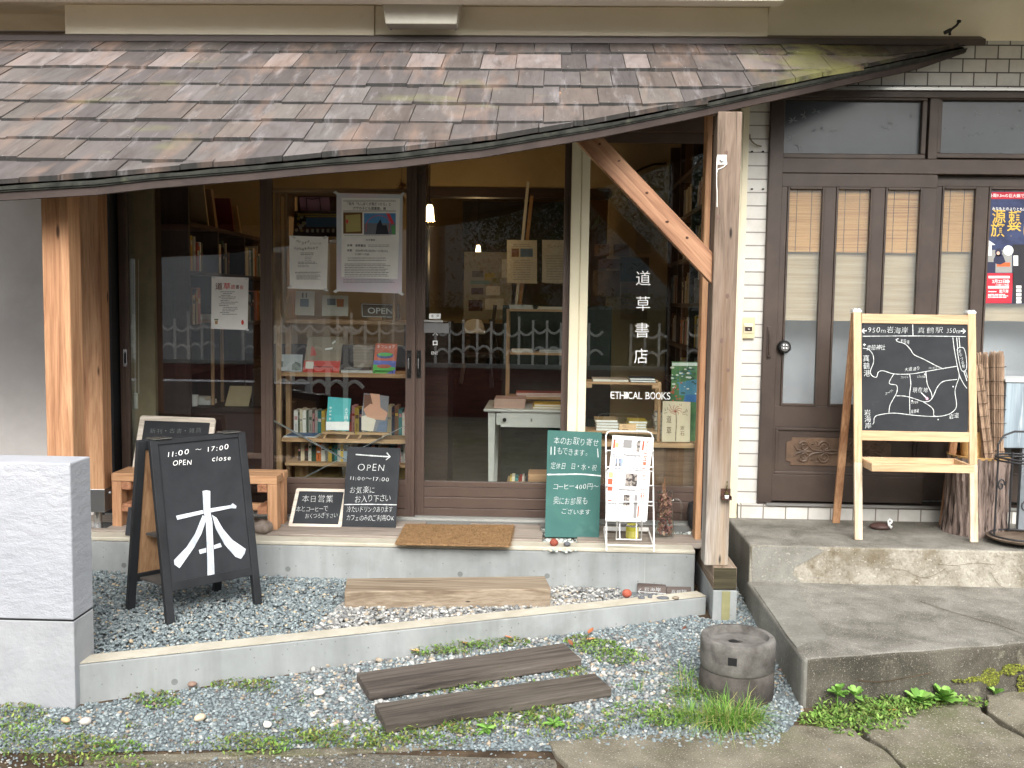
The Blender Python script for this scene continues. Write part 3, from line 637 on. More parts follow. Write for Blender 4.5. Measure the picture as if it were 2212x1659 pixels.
# white wall at left
wy = PZ(163, 1532, -.385).y; wx1 = PZ(163, 1532, -.385).x; wt = .19; wz = PY(163, 1001, wy).z; ws = PY(163, 1342, wy).z
ww = thing('white_wall', 'white rendered garden wall end at the left with a horizontal joint', 'wall', (wx1-.5, wy+.1, -.45))
mb = MB(); mb.box(-6.0, wx1, wy, wy+wt, ws+.004, wz); build('upper_block', mb, m_white, ww, bev=.006)
mb = MB(); mb.box(-6.0, wx1, wy+.0015, wy+wt, -.46, ws-.004); build('lower_block', mb, surf('white_render_low', S(170, 172, 174), S(153, 155, 158), .85, .2, 2.2, .8, 12, dist=.01, third=(S(186, 186, 180), 1.4, .58, .85)), ww, bev=.004)
mb = MB(); mb.box(-6.0, wx1-.004, wy+.006, wy+wt-.006, ws-.004, ws+.004); build('joint', mb, m_black, ww)
# steps
def speck(name, m, sc=150, amt=.55):
    nt = m.node_tree; b = nt.nodes['Principled BSDF']; src = b.inputs['Base Color'].links[0].from_socket; co = coords(nt)
    c = mixc(nt, src, ramp(nt, noise(nt, co, sc, 3, .7), [(.36, (.42, .41, .39)), (.5, (1, 1, 1)), (.62, (1, 1, 1)), (.72, (1.0, 1.0, 1.0))]), amt, 'MULTIPLY')
    c = mixc(nt, c, S(206, 202, 190), ramp(nt, noise(nt, co, sc*.8, 2, .5), [(.62, (0, 0, 0)), (.7, (amt, amt, amt))]))
    nt.links.new(c, b.inputs['Base Color']); return m
for m_ in (m_street, m_asphalt): speck('', m_, 170, .6)
m_step_top = speck('rough_step_concrete', surf('rough_step_concrete', S(142, 139, 131), S(102, 99, 91), .9, .2, 5, .7, 130, lo=.36, hi=.66, third=(S(102, 99, 89), 1.6, .5, .8), dist=.006), 230, .6)
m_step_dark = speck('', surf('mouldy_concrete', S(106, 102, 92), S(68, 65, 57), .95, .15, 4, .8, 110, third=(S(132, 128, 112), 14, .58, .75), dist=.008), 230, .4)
m_step_ris = speck('', surf('peeling_concrete', S(172, 167, 154), S(128, 122, 108), .9, .2, 7, .7, 60, third=(S(112, 102, 84), 6, .5, .66), dist=.008), 60, .4)
m_patch = speck('', surf('smooth_mortar', S(136, 135, 127), S(116, 114, 106), .85, .2, 5, .3, 80), 90, .25)
ZU, ZL = .06, -.148
steps = thing('concrete_steps', 'two worn concrete steps in front of the tiled house door', 'steps', (2.2, -1.0, -.45))
u0_, u1_ = PZ(1620, 1177, ZU), PZ(2212, 1192, ZU)
sx = u0_.x
mb = MB(); mb.prism([(sx, u0_.y, ZU), (4.6, u0_.y+.0, ZU), (4.6, .0, ZU), (sx, .0, ZU)], (0, 0, -.5)); 
me_f = mb
o = build('upper_step', mb, [m_step_top, m_step_ris, m_patch], steps, bev=.012)
for p_ in o.data.polygons:
    if p_.normal.y < -.5: p_.material_index = 1
    if p_.normal.x < -.5: p_.material_index = 2
l0, l1 = PZ(1735, 1424, ZL), PZ(2212, 1389, ZL)
mb = MB(); far = l0+(l1-l0)*2.2; r = random.Random(8); edge = [l0+V((.0, .02, 0)), l0+V((.02, .0, 0))]
for k in range(1, 26): t = k/25; edge.append(l0.lerp(far, t)+V((0, .012*math.sin(k*1.9)+.008*math.sin(k*4.3), 0)))
mb.prism(edge+[V((4.6, edge[-1].y, ZL)), V((4.6, u0_.y+.004, ZL)), V((PZ(1618, 1263, ZL).x, u0_.y+.004, ZL))], (0, 0, -.4))
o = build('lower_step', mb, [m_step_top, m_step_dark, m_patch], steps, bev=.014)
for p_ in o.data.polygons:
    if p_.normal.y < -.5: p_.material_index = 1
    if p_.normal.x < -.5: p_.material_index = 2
def patch(name, pts, z, mat):
    mb = MB(); mb.prism([PZ(u, v, z) for u, v in pts], (0, 0, -.003)); build(name, mb, mat, steps)
patch('mortar_patch', [(1628, 1266), (1690, 1264), (1722, 1274), (1741, 1302), (1748, 1326), (1764, 1346), (1784, 1369), (1782, 1381), (1752, 1384), (1722, 1399), (1700, 1372), (1672, 1330), (1648, 1296)], ZL+.004, m_patch)
mb = MB(); fr = Frame((0, u0_.y-.003, 0), (1, 0, 0), (0, 0, 1)); pts = [(1624, 1180), (1760, 1181), (1780, 1190), (1750, 1208), (1718, 1224), (1712, 1240), (1730, 1258), (1624, 1259)]
mb.prism([fr.w(*fr.px(u, v), 0) for u, v in pts], (0, -.002, 0)); build('mortar_patch', mb, m_patch, steps)
mb = MB()
for pts in ([(1988, 1300), (2040, 1318), (2100, 1335), (2160, 1352), (2230, 1378)],): stroke(mb, Frame((0, 0, ZL), (1, 0, 0), (0, 1, 0)), pts, .004, .003)
build('crack', mb, m_soil, steps)
m_crack = flat('crack_line', S(110, 98, 80), .95)
for pts in ([(1925, 1228), (1955, 1232), (1985, 1246), (2012, 1244), (2042, 1228)], [(2030, 1218), (2060, 1221), (2110, 1216), (2150, 1220)], [(2140, 1236), (2152, 1256), (2166, 1268), (2200, 1272)]): mb = MB(); stroke(mb, fr, pts, .0022, .003); build('crack', mb, m_crack, steps)
mb = MB(); frl = Frame(l0, (far-l0), (0, 0, 1)); stroke(mb, frl, [(1850, 1468), (1900, 1472), (1960, 1462), (2010, 1452)], .005, .006)
build('crack', mb, m_soil, steps)
# ------------------------------------------------------------------ tiled house at the right
house = thing('tiled_house', 'white tiled house front with brown sliding door beside the bookshop', 'building', (2.5, .1, .06))
def tiles(name, sx, sz, shift, mort=S(86, 82, 78)):
    m, nt, b = base_mat(name, .45, .4); bt = nd(nt, 'ShaderNodeTexBrick', Scale=1.0); bt.offset = shift
    bt.inputs['Brick Width'].default_value = sx; bt.inputs['Row Height'].default_value = sz; bt.inputs['Mortar Size'].default_value = .0042; bt.inputs['Mortar Smooth'].default_value = .1
    bt.inputs['Color1'].default_value = c4(S(206, 204, 198)); bt.inputs['Color2'].default_value = c4(S(193, 191, 185)); bt.inputs['Mortar'].default_value = c4(mort)
    co = coords(nt, (1, 1, 1), (math.pi/2, 0, 0)); nt.links.new(co, bt.inputs['Vector'])
    col = mixc(nt, bt.outputs[0], ramp(nt, noise(nt, coords(nt), 9, 6, .7), [(.3, (.8, .79, .76)), (.6, (1, 1, 1))]), .7, 'MULTIPLY'); nt.links.new(col, b.inputs['Base Color'])
    iv = nd(nt, 'ShaderNodeMath', operation='SUBTRACT'); iv.inputs[0].default_value = 1; nt.links.new(bt.outputs['Fac'], iv.inputs[1]); bumpn(nt, b, iv.outputs[0], .6, .004); return m
m_tile = tiles('facade_tile', .1385, .0815, .5); m_tilep = tiles('pier_tile', .5, .0815, 0, S(136, 132, 126))
yh = -.015; hx0, hx1 = PY(1607, 620, yh).x, PY(1655, 620, yh).x
mb = MB(); mb.box(hx0, hx1, yh, .2, .06, 2.76); build('tile_pier', mb, m_tilep, house)
zl = PY(2000, 194, yh).z
mb = MB(); mb.box(hx0, 4.6, yh, .2, zl, 3.08); build('tile_wall', mb, m_tile, house)
mb = MB(); x0, x1 = PY(1588, 640, -.03).x, PY(1606, 640, -.03).x; mb.box(x0, x1, -.04, .1, -.02, 2.62); mb.box(x0+.015, x0+.02, -.043, -.04, -.02, 2.62); build('downpipe_cover', mb, m_cream_met, house, bev=.004)
mb = MB(); mb.box(hx0, 4.6, -.06, .2, -.0, PY(1800, 1090, -.02).z); build('base_tiles', mb, tiles('base_tile', .14, .0815, 0, S(128, 122, 112)), house)
# door frame
yf = .0; fx0 = PY(1648, 640, yf).x
zd1 = PY(1900, 198, yf).z; zt0 = PY(1900, 377, yf).z; zt1 = PY(1900, 345, yf).z; zs = PY(1800, 1086, yf).z
mb = MB()
mb.box(fx0, PY(1678, 640, yf).x, yf-.05, yf+.1, zs, zd1); mb.box(fx0, 3.6, yf-.052, yf+.1, zd1-.045, zd1); mb.box(fx0+.02, 3.6, yf-.045, yf+.1, zt0, zt1); mb.box(PY(2001, 280, yf).x, PY(2021, 280, yf).x, yf-.045, yf+.1, zt1, zd1-.045); mb.box(fx0, 4.6, yf-.055, yf+.1, zs-.02, zs)
xe_ = PY(2396, 640, yf).x; mb.box(xe_, xe_+.09, yf-.05, yf+.1, zs, zd1-.046)
frm = build('door_frame', mb, m_browng, house, bev=.004)
mb = MB(); mb.box(hx1-.0, 4.6, yf-.075, yf-.053, zd1-.004, zd1+.012); build('metal_trim', mb, m_alu, house); mb = MB(); mb.box(fx0+.05, 3.4, yf-.075, yf-.056, zs-.012, zs+.004); build('metal_trim', mb, m_alu, house)
mb = MB(); mb.box(xe_+.092, 4.6, yf-.06, yf+.14, .06, zd1-.05); build('tile_pier', mb, m_tile, house)
# transom panes
m_tglass = surf('etched_dark_glass', S(66, 72, 76), S(50, 55, 58), .3, .5, 2, .05, 60, rvar=.1)
m_etch = flat('etched_leaf', S(120, 126, 128), .6)
for (a, b_, seed) in ((1683, 1986, 1), (2029, 2360, 2)):
    x0, x1, z0, z1 = rect(a, 219, b_, 334, yf); mb = MB(); w = .03
    mb.box(x0-w, x1+w, yf-.04, yf+.02, z1, z1+w); mb.box(x0-w, x1+w, yf-.04, yf+.02, z0-w, z0); mb.box(x0-w, x0, yf-.04, yf+.02, z0, z1); mb.box(x1, x1+w, yf-.04, yf+.02, z0, z1)
    t = build('transom_window', mb, m_browng, house, bev=.005); mb = MB(); mb.box(x0, x1, yf-.004, yf+.004, z0, z1); build('pane', mb, m_tglass, t)
    mb = MB(); r = random.Random(seed)
    for k in range(13):
        cx, cz = r.uniform(x0+.05, x1-.05), r.uniform(z0+.04, z1-.05); s0 = r.uniform(.012, .022)
        for j in range(5):
            an = r.uniform(0, 6.3); ca, sa = math.cos(an), math.sin(an); mb.poly([(cx, yf-.0055, cz), (cx+ca*s0*.6-sa*s0*.16, yf-.0055, cz+sa*s0*.6+ca*s0*.16), (cx+ca*s0*1.5, yf-.0055, cz+sa*s0*1.5), (cx+ca*s0*.6+sa*s0*.16, yf-.0055, cz+sa*s0*.6-ca*s0*.16)])
    build('etched_leaves', mb, m_etch, t)
# doors
m_frost, nt, b = base_mat('frosted_glass', .28, .5); nt.nodes.remove(b); out = nt.nodes['Material Output']
tr = nd(nt, 'ShaderNodeBsdfTransparent'); tr.inputs[0].default_value = (.95, .96, .96, 1); df = nd(nt, 'ShaderNodeBsdfDiffuse'); df.inputs[0].default_value = c4(S(176, 182, 184)); gl = nd(nt, 'ShaderNodeBsdfGlossy', Roughness=.12)
m1 = nd(nt, 'ShaderNodeMixShader'); m1.inputs[0].default_value = .12; m2 = nd(nt, 'ShaderNodeMixShader'); m2.inputs[0].default_value = .06
nt.links.new(tr.outputs[0], m1.inputs[1]); nt.links.new(df.outputs[0], m1.inputs[2]); nt.links.new(m1.outputs[0], m2.inputs[1]); nt.links.new(gl.outputs[0], m2.inputs[2]); nt.links.new(m2.outputs[0], out.inputs[0])
def blind_mat():
    m, nt, b = base_mat('bamboo_blind', .7, .3)
    col = ramp(nt, noise(nt, coords(nt, (1.2, 1, 130)), 1.0, 3, .7), [(.25, S(104, 66, 34)), (.4, S(190, 130, 70)), (.55, S(232, 182, 110)), (.7, S(160, 112, 62))])
    nt.links.new(col, b.inputs['Base Color']); return m
m_blind = blind_mat(); m_hazyblind = surf('hazy_blind', S(216, 198, 166), S(188, 166, 132), .9, .1, 2, .1, 30, vec=(1, 1, 34)); m_cord = flat('blind_cord', S(60, 46, 36), .9)
zdt = zt0-.002
def hdoor(label, uL, uR, lights, y, carved, vgt=405, vgb=878):
    x0, x1 = PY(uL, 620, y).x, PY(uR, 620, y).x; mid = (uL+uR)/2; zg1, zg0 = PY(mid, vgt, y).z, PY(mid, vgb, y).z; zc1, zc0, zb = PY(mid, 925, y).z, PY(mid, 1027, y).z, PY(mid, 1084, y).z
    mb = MB(); xs = [x0]
    L = [(PY(a, 640, y).x, PY(b_, 640, y).x) for a, b_ in lights]
    for a, b_ in L: xs += [a, b_]
    xs.append(x1)
    for k in range(0, len(xs), 2): mb.box(xs[k], xs[k+1], y-.018, y+.018, zg0, zg1)
    mb.box(x0, x1, y-.018, y+.018, zg1, zdt); mb.box(x0, x1, y-.018, y+.018, zc1, zg0); mb.box(x0, x1, y-.018, y+.018, zb, zc0); mb.box(x0, x0+.05, y-.018, y+.018, zc0, zc1); mb.box(x1-.05, x1, y-.018, y+.018, zc0, zc1)
    d = build('sliding_door', mb, m_browng, house, bev=.003); d['label'] = label
    mb = MB()
    for a, b_ in L:
        w = .014
        for (p0, p1, q0, q1) in ((a, a+w, zg0, zg1), (b_-w, b_, zg0, zg1), (a+w, b_-w, zg0, zg0+w), (a+w, b_-w, zg1-w, zg1)): mb.box(p0+.001, p1-.001, y-.024, y+.01, q0, q1)
    build('glazing_bead', mb, m_browng, d, bev=.002)
    for a, b_ in L:
        mb = MB(); mb.box(a+.014, b_-.014, y-.003, y+.001, zg0+.014, zg1-.014); build('glass', mb, m_frost, d)
        mb = MB(); zz = PY(mid, 545, y).z; mb.box(a-.004, b_+.004, y+.021, y+.025, zz, zg1+.02); mb.mi = 1
        for f in (.3, .7): mb.box(a+(b_-a)*f-.002, a+(b_-a)*f+.002, y+.0195, y+.0208, zz, zg1)
        build('bamboo_blind', mb, [m_blind, m_cord], d)
        mb = MB(); z2 = PY(mid, 694, y).z; mb.box(a-.004, b_+.004, y+.05, y+.056, z2, zz+.01); build('lower_blind', mb, m_hazyblind, d)  # lower end of the blind, its fading behind frosted glass painted in the colour
    mb = MB(); mb.box(x0+.05, x1-.05, y-.004, y+.006, zc0, zc1)
    for (p0, p1, q0, q1) in ((x0+.05, x1-.05, zc0, zc0+.02), (x0+.05, x1-.05, zc1-.02, zc1), (x0+.05, x0+.07, zc0+.02, zc1-.02), (x1-.07, x1-.05, zc0+.02, zc1-.02)): mb.box(p0, p1, y-.0145, y-.004, q0, q1)
    c_panel = build('lower_panel', mb, m_browng, d, bev=.004)
    if carved:
        cx, cz = PY(1810, 976, y).x, PY(1810, 976, y).z; W_, H_ = .325, .088; mb = MB()
        o8 = [(-W_+.03, -H_), (W_-.03, -H_), (W_-.03, -H_+.02), (W_, -H_+.03), (W_, H_-.03), (W_-.03, H_-.02), (W_-.03, H_), (-W_+.03, H_), (-W_+.03, H_-.02), (-W_, H_-.03), (-W_, -H_+.03), (-W_+.03, -H_+.02)]
        mb.prism([(cx+a, y-.006, cz+b_) for a, b_ in o8], (0, -.006, 0))
        def spiral(sx_, sz_, x_, z_, R, turns=1.6, ph=0.0):
            pts = []; rr = []
            for k in range(26):
                t = k/25; an = ph+turns*2*math.pi*t; q = R*(1-t*.85); pts.append((cx+sx_*(x_+q*math.cos(an)), y-.014, cz+sz_*(z_+q*math.sin(an)))); rr.append(.0075*(1-.5*t))
            mb.tube(pts, rr, 6)
        for sx_ in (-1, 1):
            for sz_ in (-1, 1):
                spiral(sx_, sz_, .09, .035, .036); spiral(sx_, sz_, .215, .032, .034, 1.5, .5); mb.tube([(cx+sx_*a, y-.013, cz+sz_*b_) for a, b_ in ((0, .004), (.04, .012), (.1, .002), (.16, .012), (.22, .06))], [.008, .009, .007, .007, .004], 6); mb.tube([(cx+sx_*a, y-.013, cz+sz_*b_) for a, b_ in ((.17, .0), (.21, -.004), (.26, .012), (.28, .04))], [.006, .008, .007, .003], 6)
                for k in range(4): mb.blob((cx+sx_*(.13+.035*k), y-.012, cz+sz_*(.062-.012*(k % 2))), .014, .005, .007, k, .2, 1, 0)
        build('carved_ornament', mb, surf('bronze_relief', S(106, 84, 66), S(72, 56, 44), .5, .4, 8, .1, 90), d, smooth=50)
    return d
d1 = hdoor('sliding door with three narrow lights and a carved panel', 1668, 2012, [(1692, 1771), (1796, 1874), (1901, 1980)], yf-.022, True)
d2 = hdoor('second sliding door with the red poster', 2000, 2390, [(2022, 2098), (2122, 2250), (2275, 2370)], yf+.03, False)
mb = MB(); mb.box(fx0+.05, 4.6, yf+.3, yf+.32, .06, 2.6); build('pale_hall_sheet', mb, flat('hall_pale', S(206, 210, 214), .9), house)  # pale backing sheet, lightened so the frosted panes look brighter
p = PY(1692, 749, yf-.042); mb = MB(); mb.tube([(p.x, yf-.04, p.z), (p.x, yf-.052, p.z), (p.x, yf-.075, p.z), (p.x, yf-.083, p.z)], [.026, .041, .04, .033], 24); mb.mi = 1; mb.tube([(p.x, yf-.083, p.z), (p.x, yf-.092, p.z)], [.028, .026], 20)
for k in range(4):
    an = k*math.pi/2+.78; mb.blob((p.x+.013*math.cos(an), yf-.093, p.z+.013*math.sin(an)), .008, .004, .008, k, .1, 1)
build('door_knob', mb, [m_blackgloss, m_steel], d1, smooth=40)
p = PY(1661, 740, yf-.05); mb = MB(); mb.box(p.x-.013, p.x+.013, yf-.058, yf-.0505, p.z-.1, p.z+.1); mb.tube([(p.x, yf-.06, p.z-.08), (p.x, yf-.066, p.z-.06), (p.x, yf-.066, p.z+.05), (p.x, yf-.06, p.z+.08)], .006, 8); mb.lathe([(0, 0), (.011, 0), (.009, .01), (0, .012)], (p.x, yf-.06, p.z-.09), 10); build('lock_plate', mb, m_browng, frm, bev=.002)
p = PY(1614.5, 708.5, yh-.001); mb = MB(); mb.box(p.x-.042, p.x+.042, yh-.026, yh-.0015, p.z-.066, p.z+.066); o = build('doorbell', mb, surf('bell_plate', S(206, 198, 164), S(188, 178, 144), .5), house, bev=.006)
mb = MB(); mb.box(p.x-.028, p.x+.028, yh-.034, yh-.0265, p.z-.03, p.z+.03); build('bell_cover', mb, flat('bell_cover_cream', S(216, 208, 178), .5), o, bev=.004)
mb = MB(); mb.box(p.x-.022, p.x+.022, yh-.039, yh-.0345, p.z-.018, p.z+.008); mb.mi = 1; mb.lathe([(0, 0), (.008, 0), (.007, .004)], (p.x, yh-.041, p.z-.008), 10); build('button', mb, [flat('bell_button', S(60, 44, 40), .4), m_alu], o)
mb = MB(); mb.tube([PY(u, v, yh-.02) for u, v in ((1620, 290), (1620, 297), (1623, 304), (1629, 310), (1636, 314), (1645, 316))], .0045, 6); build('wire_stub', mb, flat('old_wire', S(120, 108, 90), .7), house)
mb = MB()
for v in (328, 409):
    for u in (1624, 1648): c = PY(u, v-.5, yh-.002); mb = MB(); mb.box(c.x-.006, c.x+.006, yh-.012, yh+.0, c.z-.004, c.z+.004); build('wall_clip', mb, m_black, house)
# poster on the second door
fp = fy(yf+.03-.0045); x0, y0 = fp.px(2128, 655); x1, y1 = fp.px(2300, 415)
pst = thing('festival_poster', 'red and navy festival poster with gold characters taped to the brown door', 'poster', (x0+.25, fp.o.y, y0))
mb = MB(); fp.slab(mb, x0, y0, x1, y1, -.0005, .0005); build('paper', mb, surf('navy_print', S(62, 72, 108), S(40, 46, 74), .6, .3, 9, 0), pst)
mb = MB(); pbox(mb, fp, 2135, 415, 2310, 430, .001); a_ = [fp.px(*q) for q in ((2123, 655), (2185, 655), (2189, 590), (2127, 590))]; mb.poly([fp.w(q.x, q.y, .001) for q in a_]); mb.mi = 1; pbox(mb, fp, 2128, 540, 2186, 589, .001); mb.mi = 2; pbox(mb, fp, 2187, 528, 2310, 655, .001)
mb.mi = 3; mb.poly([fp.w(*fp.px(*q), .0014) for q in ((2128, 514), (2150, 529), (2128, 530))]); pbox(mb, fp, 2134, 530, 2142, 552, .0014); mb.poly([fp.w(*(fp.px(2178+11*math.cos(k*.45), 541+11*math.sin(k*.45))), .0016) for k in range(14)]); pbox(mb, fp, 2189, 552, 2199, 574, .0016); pbox(mb, fp, 2135, 596, 2181, 601, .0016); pbox(mb, fp, 2134, 618, 2179, 623, .0016)
for k in range(5): pbox(mb, fp, 2195, 617+8*k, 2206, 623+8*k, .0016)
mb.mi = 4; pbox(mb, fp, 2153, 567, 2182, 576, .0016)
mb.mi = 5; mb.poly([fp.w(*(fp.px(2157+8*math.cos(k*.5), 545+9*math.sin(k*.5))), .0017) for k in range(12)]); mb.poly([fp.w(*fp.px(*q), .0017) for q in ((2146, 560), (2152, 548), (2166, 550), (2172, 566), (2160, 572), (2146, 568))]); pbox(mb, fp, 2132, 566, 2150, 589, .0018)
mb.mi = 6; mb.poly([fp.w(*(fp.px(2156+3.6*math.cos(k*.5), 547+4*math.sin(k*.5))), .002) for k in range(12)])
build('print_panels', mb, [flat('poster_red', S(186, 34, 52), .6), flat('stall_grey', S(146, 146, 142), .7), flat('poster_black', S(34, 32, 38), .6), m_paper, flat('table_orange', S(206, 98, 52), .7), flat('happi_navy', S(44, 46, 70), .7), flat('skin_print', S(206, 170, 150), .7)], pst)
mb = MB(); txt(mb, fp, '外周9.3mの巨大鍋で', 2136, 426, 2212, 427, 8, .002, .008); txt(mb, fp, 'みなもとのよりともはた', 2143, 454, 2224, 456, 7, .002, .008)
txt(mb, fp, '3月22日', 2143, 612, 2172, 612, 8, .002, .008); txt(mb, fp, '11:00〜19:00', 2151, 618-.5, 2179, 618-.5, 4, .002, .008); txt(mb, fp, '岩海岸', 2158, 633, 2178, 633, 8, .002, .008); mb.poly([fp.w(*(fp.px(2176.5+4*math.cos(k*.5), 608+4*math.sin(k*.5))), .002) for k in range(12)]); lines(mb, fp, 2134, 634.5, 2178, 644, 3, 1.6, 4, .002); lines(mb, fp, 2135, 626, 2155, 634, 1, 2, 4, .002)
build('white_lettering', mb, m_letter, pst)
mb = MB(); txt(mb, fp, '源', 2143, 482, 2172, 483, 30, .002, .008); txt(mb, fp, '頼', 2178, 484, 2206, 485, 30, .002, .008); txt(mb, fp, '朝', 2212, 485, 2240, 486, 30, .002, .008); txt(mb, fp, '旗', 2140, 511, 2170, 512, 31, .002, .008); txt(mb, fp, '挙', 2175, 512, 2205, 513, 31, .002, .008); txt(mb, fp, 'げ', 2211, 513, 2238, 513, 29, .002, .008)
build('gold_lettering', mb, flat('gold_print', S(222, 184, 70), .5), pst)
# ceiling light, cable on the soffit
cl = thing('ceiling_light', 'grey rectangular ceiling light under the cream soffit', 'ceiling light', (-.8, -.25, 3.2))
a, b_ = PY(826, 30, -.2).x, PY(999, 35, -.2).x; mb = MB()
mb.box(a, b_, -.285, -.115, 3.19, 3.2025); build('base_plate', mb, flat('light_base', S(150, 146, 134), .6), cl, bev=.003)
mb = MB(); w = .018; zb = PY(910, 63, -.15).z
bt = [(a+.03, -.265, zb), (b_-.03, -.265, zb), (b_-.03, -.14, zb), (a+.03, -.14, zb)]; tp = [(a+.006, -.28, 3.189), (b_-.006, -.28, 3.189), (b_-.006, -.12, 3.189), (a+.006, -.12, 3.189)]
mb.add(bt+tp, [(0, 3, 2, 1), (4, 5, 6, 7), (0, 1, 5, 4), (1, 2, 6, 5), (2, 3, 7, 6), (3, 0, 4, 7)]); build('diffuser', mb, surf('dusty_diffuser', S(206, 202, 190), S(192, 188, 174), .5, .4, 4, .05), cl, bev=.006)
mb = MB()
for x in (a+.045, b_-.045): mb = MB(); mb.blob((x, -.155, zb-.003), .008, .008, .006, 1, 0, 1); build('screw', mb, m_alu, cl)
mb = MB(); yy = -.2; q = lambda u, v: PY(u, v, yy); mb.tube([q(2071, 48), q(2066, 55), q(2058, 61), q(2052, 66)], .007, 8); mb.tube([q(2054, 64), q(2040, 71)], .011, 8); mb.tube([q(2051, 66), q(2052, 76)], .008, 8); mb.tube([q(2071, 48), q(2072, 44)], .012, 10)
solo('cable_stub', mb, flat('cable_black', (.012, .012, .012), .6), 'short black forked cable end hanging from the cream soffit', 'cable', smooth=40)
# ------------------------------------------------------------------ chalk boards
m_cb = surf('chalkboard_black', S(52, 54, 57), S(38, 40, 43), .8, .25, 3, .08, 90, third=(S(84, 86, 88), 2.6, .62, .9))
m_cbg = surf('chalkboard_green', S(64, 104, 98), S(52, 90, 85), .8, .25, 2.5, .05, 90, third=(S(96, 130, 124), 2.4, .6, .9))
m_blackpaint = surf('black_painted_wood', S(40, 42, 45), S(28, 29, 31), .6, .35, 5, .15, 70)
w_tan = wood('bare_back_board', S(188, 142, 92), S(172, 126, 78), S(146, 102, 60), 'Z', .7, .6)
w_wht = wood('white_washed_frame', S(232, 222, 204), S(222, 210, 190), S(200, 186, 162), 'X', .6, .7, .1)
# A-board
zi = -.21
FL, FR = PZ(362, 1350, zi), PZ(567, 1303, zi); RL = PZ(270, 1316, zi); ex = (FR-FL); wd = ex.length; ex.normalize(); ed = V((-ex.y, ex.x, 0)); sp = (RL-FL).dot(ed)
topz = .69; mid = FL+ed*sp/2; AT = V((mid.x, mid.y, topz))
ab = thing('folding_chalkboard', 'black folding pavement chalkboard with a big brushed white character on the gravel', 'A-board', (FL+FR)/2+ed*sp/2)
fa = Frame(FL+ed*.0, ex, AT-ed*.03-FL); L = (AT-ed*.03-FL).length
mb = MB(); pw_ = .042
for x in (0, wd-pw_): fa.slab(mb, x, 0, x+pw_, L, -.03, 0)
fa.slab(mb, pw_, L-.026, wd-pw_, L, -.028, -.002); fa.slab(mb, pw_, .155, wd-pw_, .20, -.028, -.002)
build('front_frame', mb, m_blackpaint, ab, bev=.003)
mb = MB(); fa.slab(mb, pw_-.005, .195, wd-pw_+.005, L-.022, -.02, -.010); brd = build('front_board', mb, m_cb, ab)
mb = MB(); fz = -.008
Z2 = lambda x, y: (197.5+x*.2083, 877.7+y*.2083)
Z7 = lambda x, y: (x/3, 1106+y/3)
def bp(pts, z=.002): mb.prism([fa.w(*fa.px(*p), fz) for p in pts], fa.n*.0012)
for pts in ([Z2(1160, 878), Z2(1196, 870), Z2(1238, 878), Z2(1240, 1090), Z7(1380, 60), Z7(1388, 240), Z7(1395, 425), Z7(1372, 434), Z7(1350, 425), Z7(1346, 240), Z7(1338, 60), Z2(1170, 1090)],):
    bp(pts)
for k, pts in enumerate(([Z2(885, 1135), Z2(1160, 1076), Z2(1171, 1112), Z2(898, 1177)], [Z2(1240, 1058), Z2(1452, 1024), Z2(1472, 1006), Z2(1512, 1034), Z2(1506, 1058), Z2(1456, 1056), Z2(1242, 1100)],
    [Z7(1318, 20), Z7(1345, 40), Z7(1310, 140), Z7(1262, 230), Z7(1168, 364), Z7(1135, 340), Z7(1132, 312), Z7(1215, 226), Z7(1270, 140)],
    [Z7(1378, 18), Z7(1408, 38), Z7(1450, 110), Z7(1510, 180), Z7(1597, 240), Z7(1590, 270), Z7(1566, 304), Z7(1530, 290), Z7(1460, 210), Z7(1404, 110)],
    [Z7(1293, 246), Z7(1340, 232), Z7(1341, 262), Z7(1300, 272)], [Z7(1390, 216), Z7(1432, 200), Z7(1442, 226), Z7(1393, 240)])): bp(pts)
build('brushed_character', mb, surf('brushed_white', S(226, 230, 236), S(170, 178, 190), .7, .3, 9, 0, 60, vec=(3, 3, 1)), brd)
mb = MB(); ft = Frame(fa.w(0, 0, -.0095), fa.r, fa.u)
hand(mb, ft, '11:00', *Z2(775, 528), *Z2(1015, 496), 11.5, seed=3, off=-.006); hand(mb, ft, '〜', *Z2(1075, 476), *Z2(1140, 466), 9, seed=2, off=-.006); hand(mb, ft, '17:00', *Z2(1190, 470), *Z2(1426, 444), 11.5, seed=4, off=-.006)
hand(mb, ft, 'OPEN', *Z2(835, 618), *Z2(1040, 604), 11.5, seed=5, off=-.006); hand(mb, ft, 'close', *Z2(1243, 574), *Z2(1450, 556), 11.5, seed=6, off=-.006)
build('lettering', mb, m_letter, brd)
fb = Frame(RL+ex*wd, -ex, AT+ed*.03-RL)
mb = MB()
for x in (0, wd-pw_): fb.slab(mb, x, 0, x+pw_, L, -.03, 0)
fb.slab(mb, pw_, L-.05, wd-pw_, L, -.028, -.002); fb.slab(mb, pw_, .155, wd-pw_, .2, -.028, -.002); build('rear_frame', mb, m_blackpaint, ab, bev=.003)
mb = MB(); fb.slab(mb, pw_, .2, wd-pw_, L-.05, -.02, -.01); build('rear_board', mb, w_tan, ab)
mb = MB()
for zz_, in ((.16,), (.40,)):
    t = zz_/.9; a = FL.lerp(AT, t)-ed*.0+ed*.03; c = RL.lerp(AT, t)-ed*.03; a.z = c.z = zi+zz_
    mb.obox(a+ex*.045, ex*(wd-.09), c-a, V((0, 0, .012)))
build('shelf', mb, surf('dark_shelf', S(92, 88, 84), S(60, 58, 56), .7), ab)
mb = MB()
for t in (.02, .75): mb = MB(); mb.obox(AT+ex*(wd*t)-ed*.04+V((0, 0, .0025)), ex*.10, ed*.08, V((0, 0, .003))); build('hinge', mb, m_steel, ab)
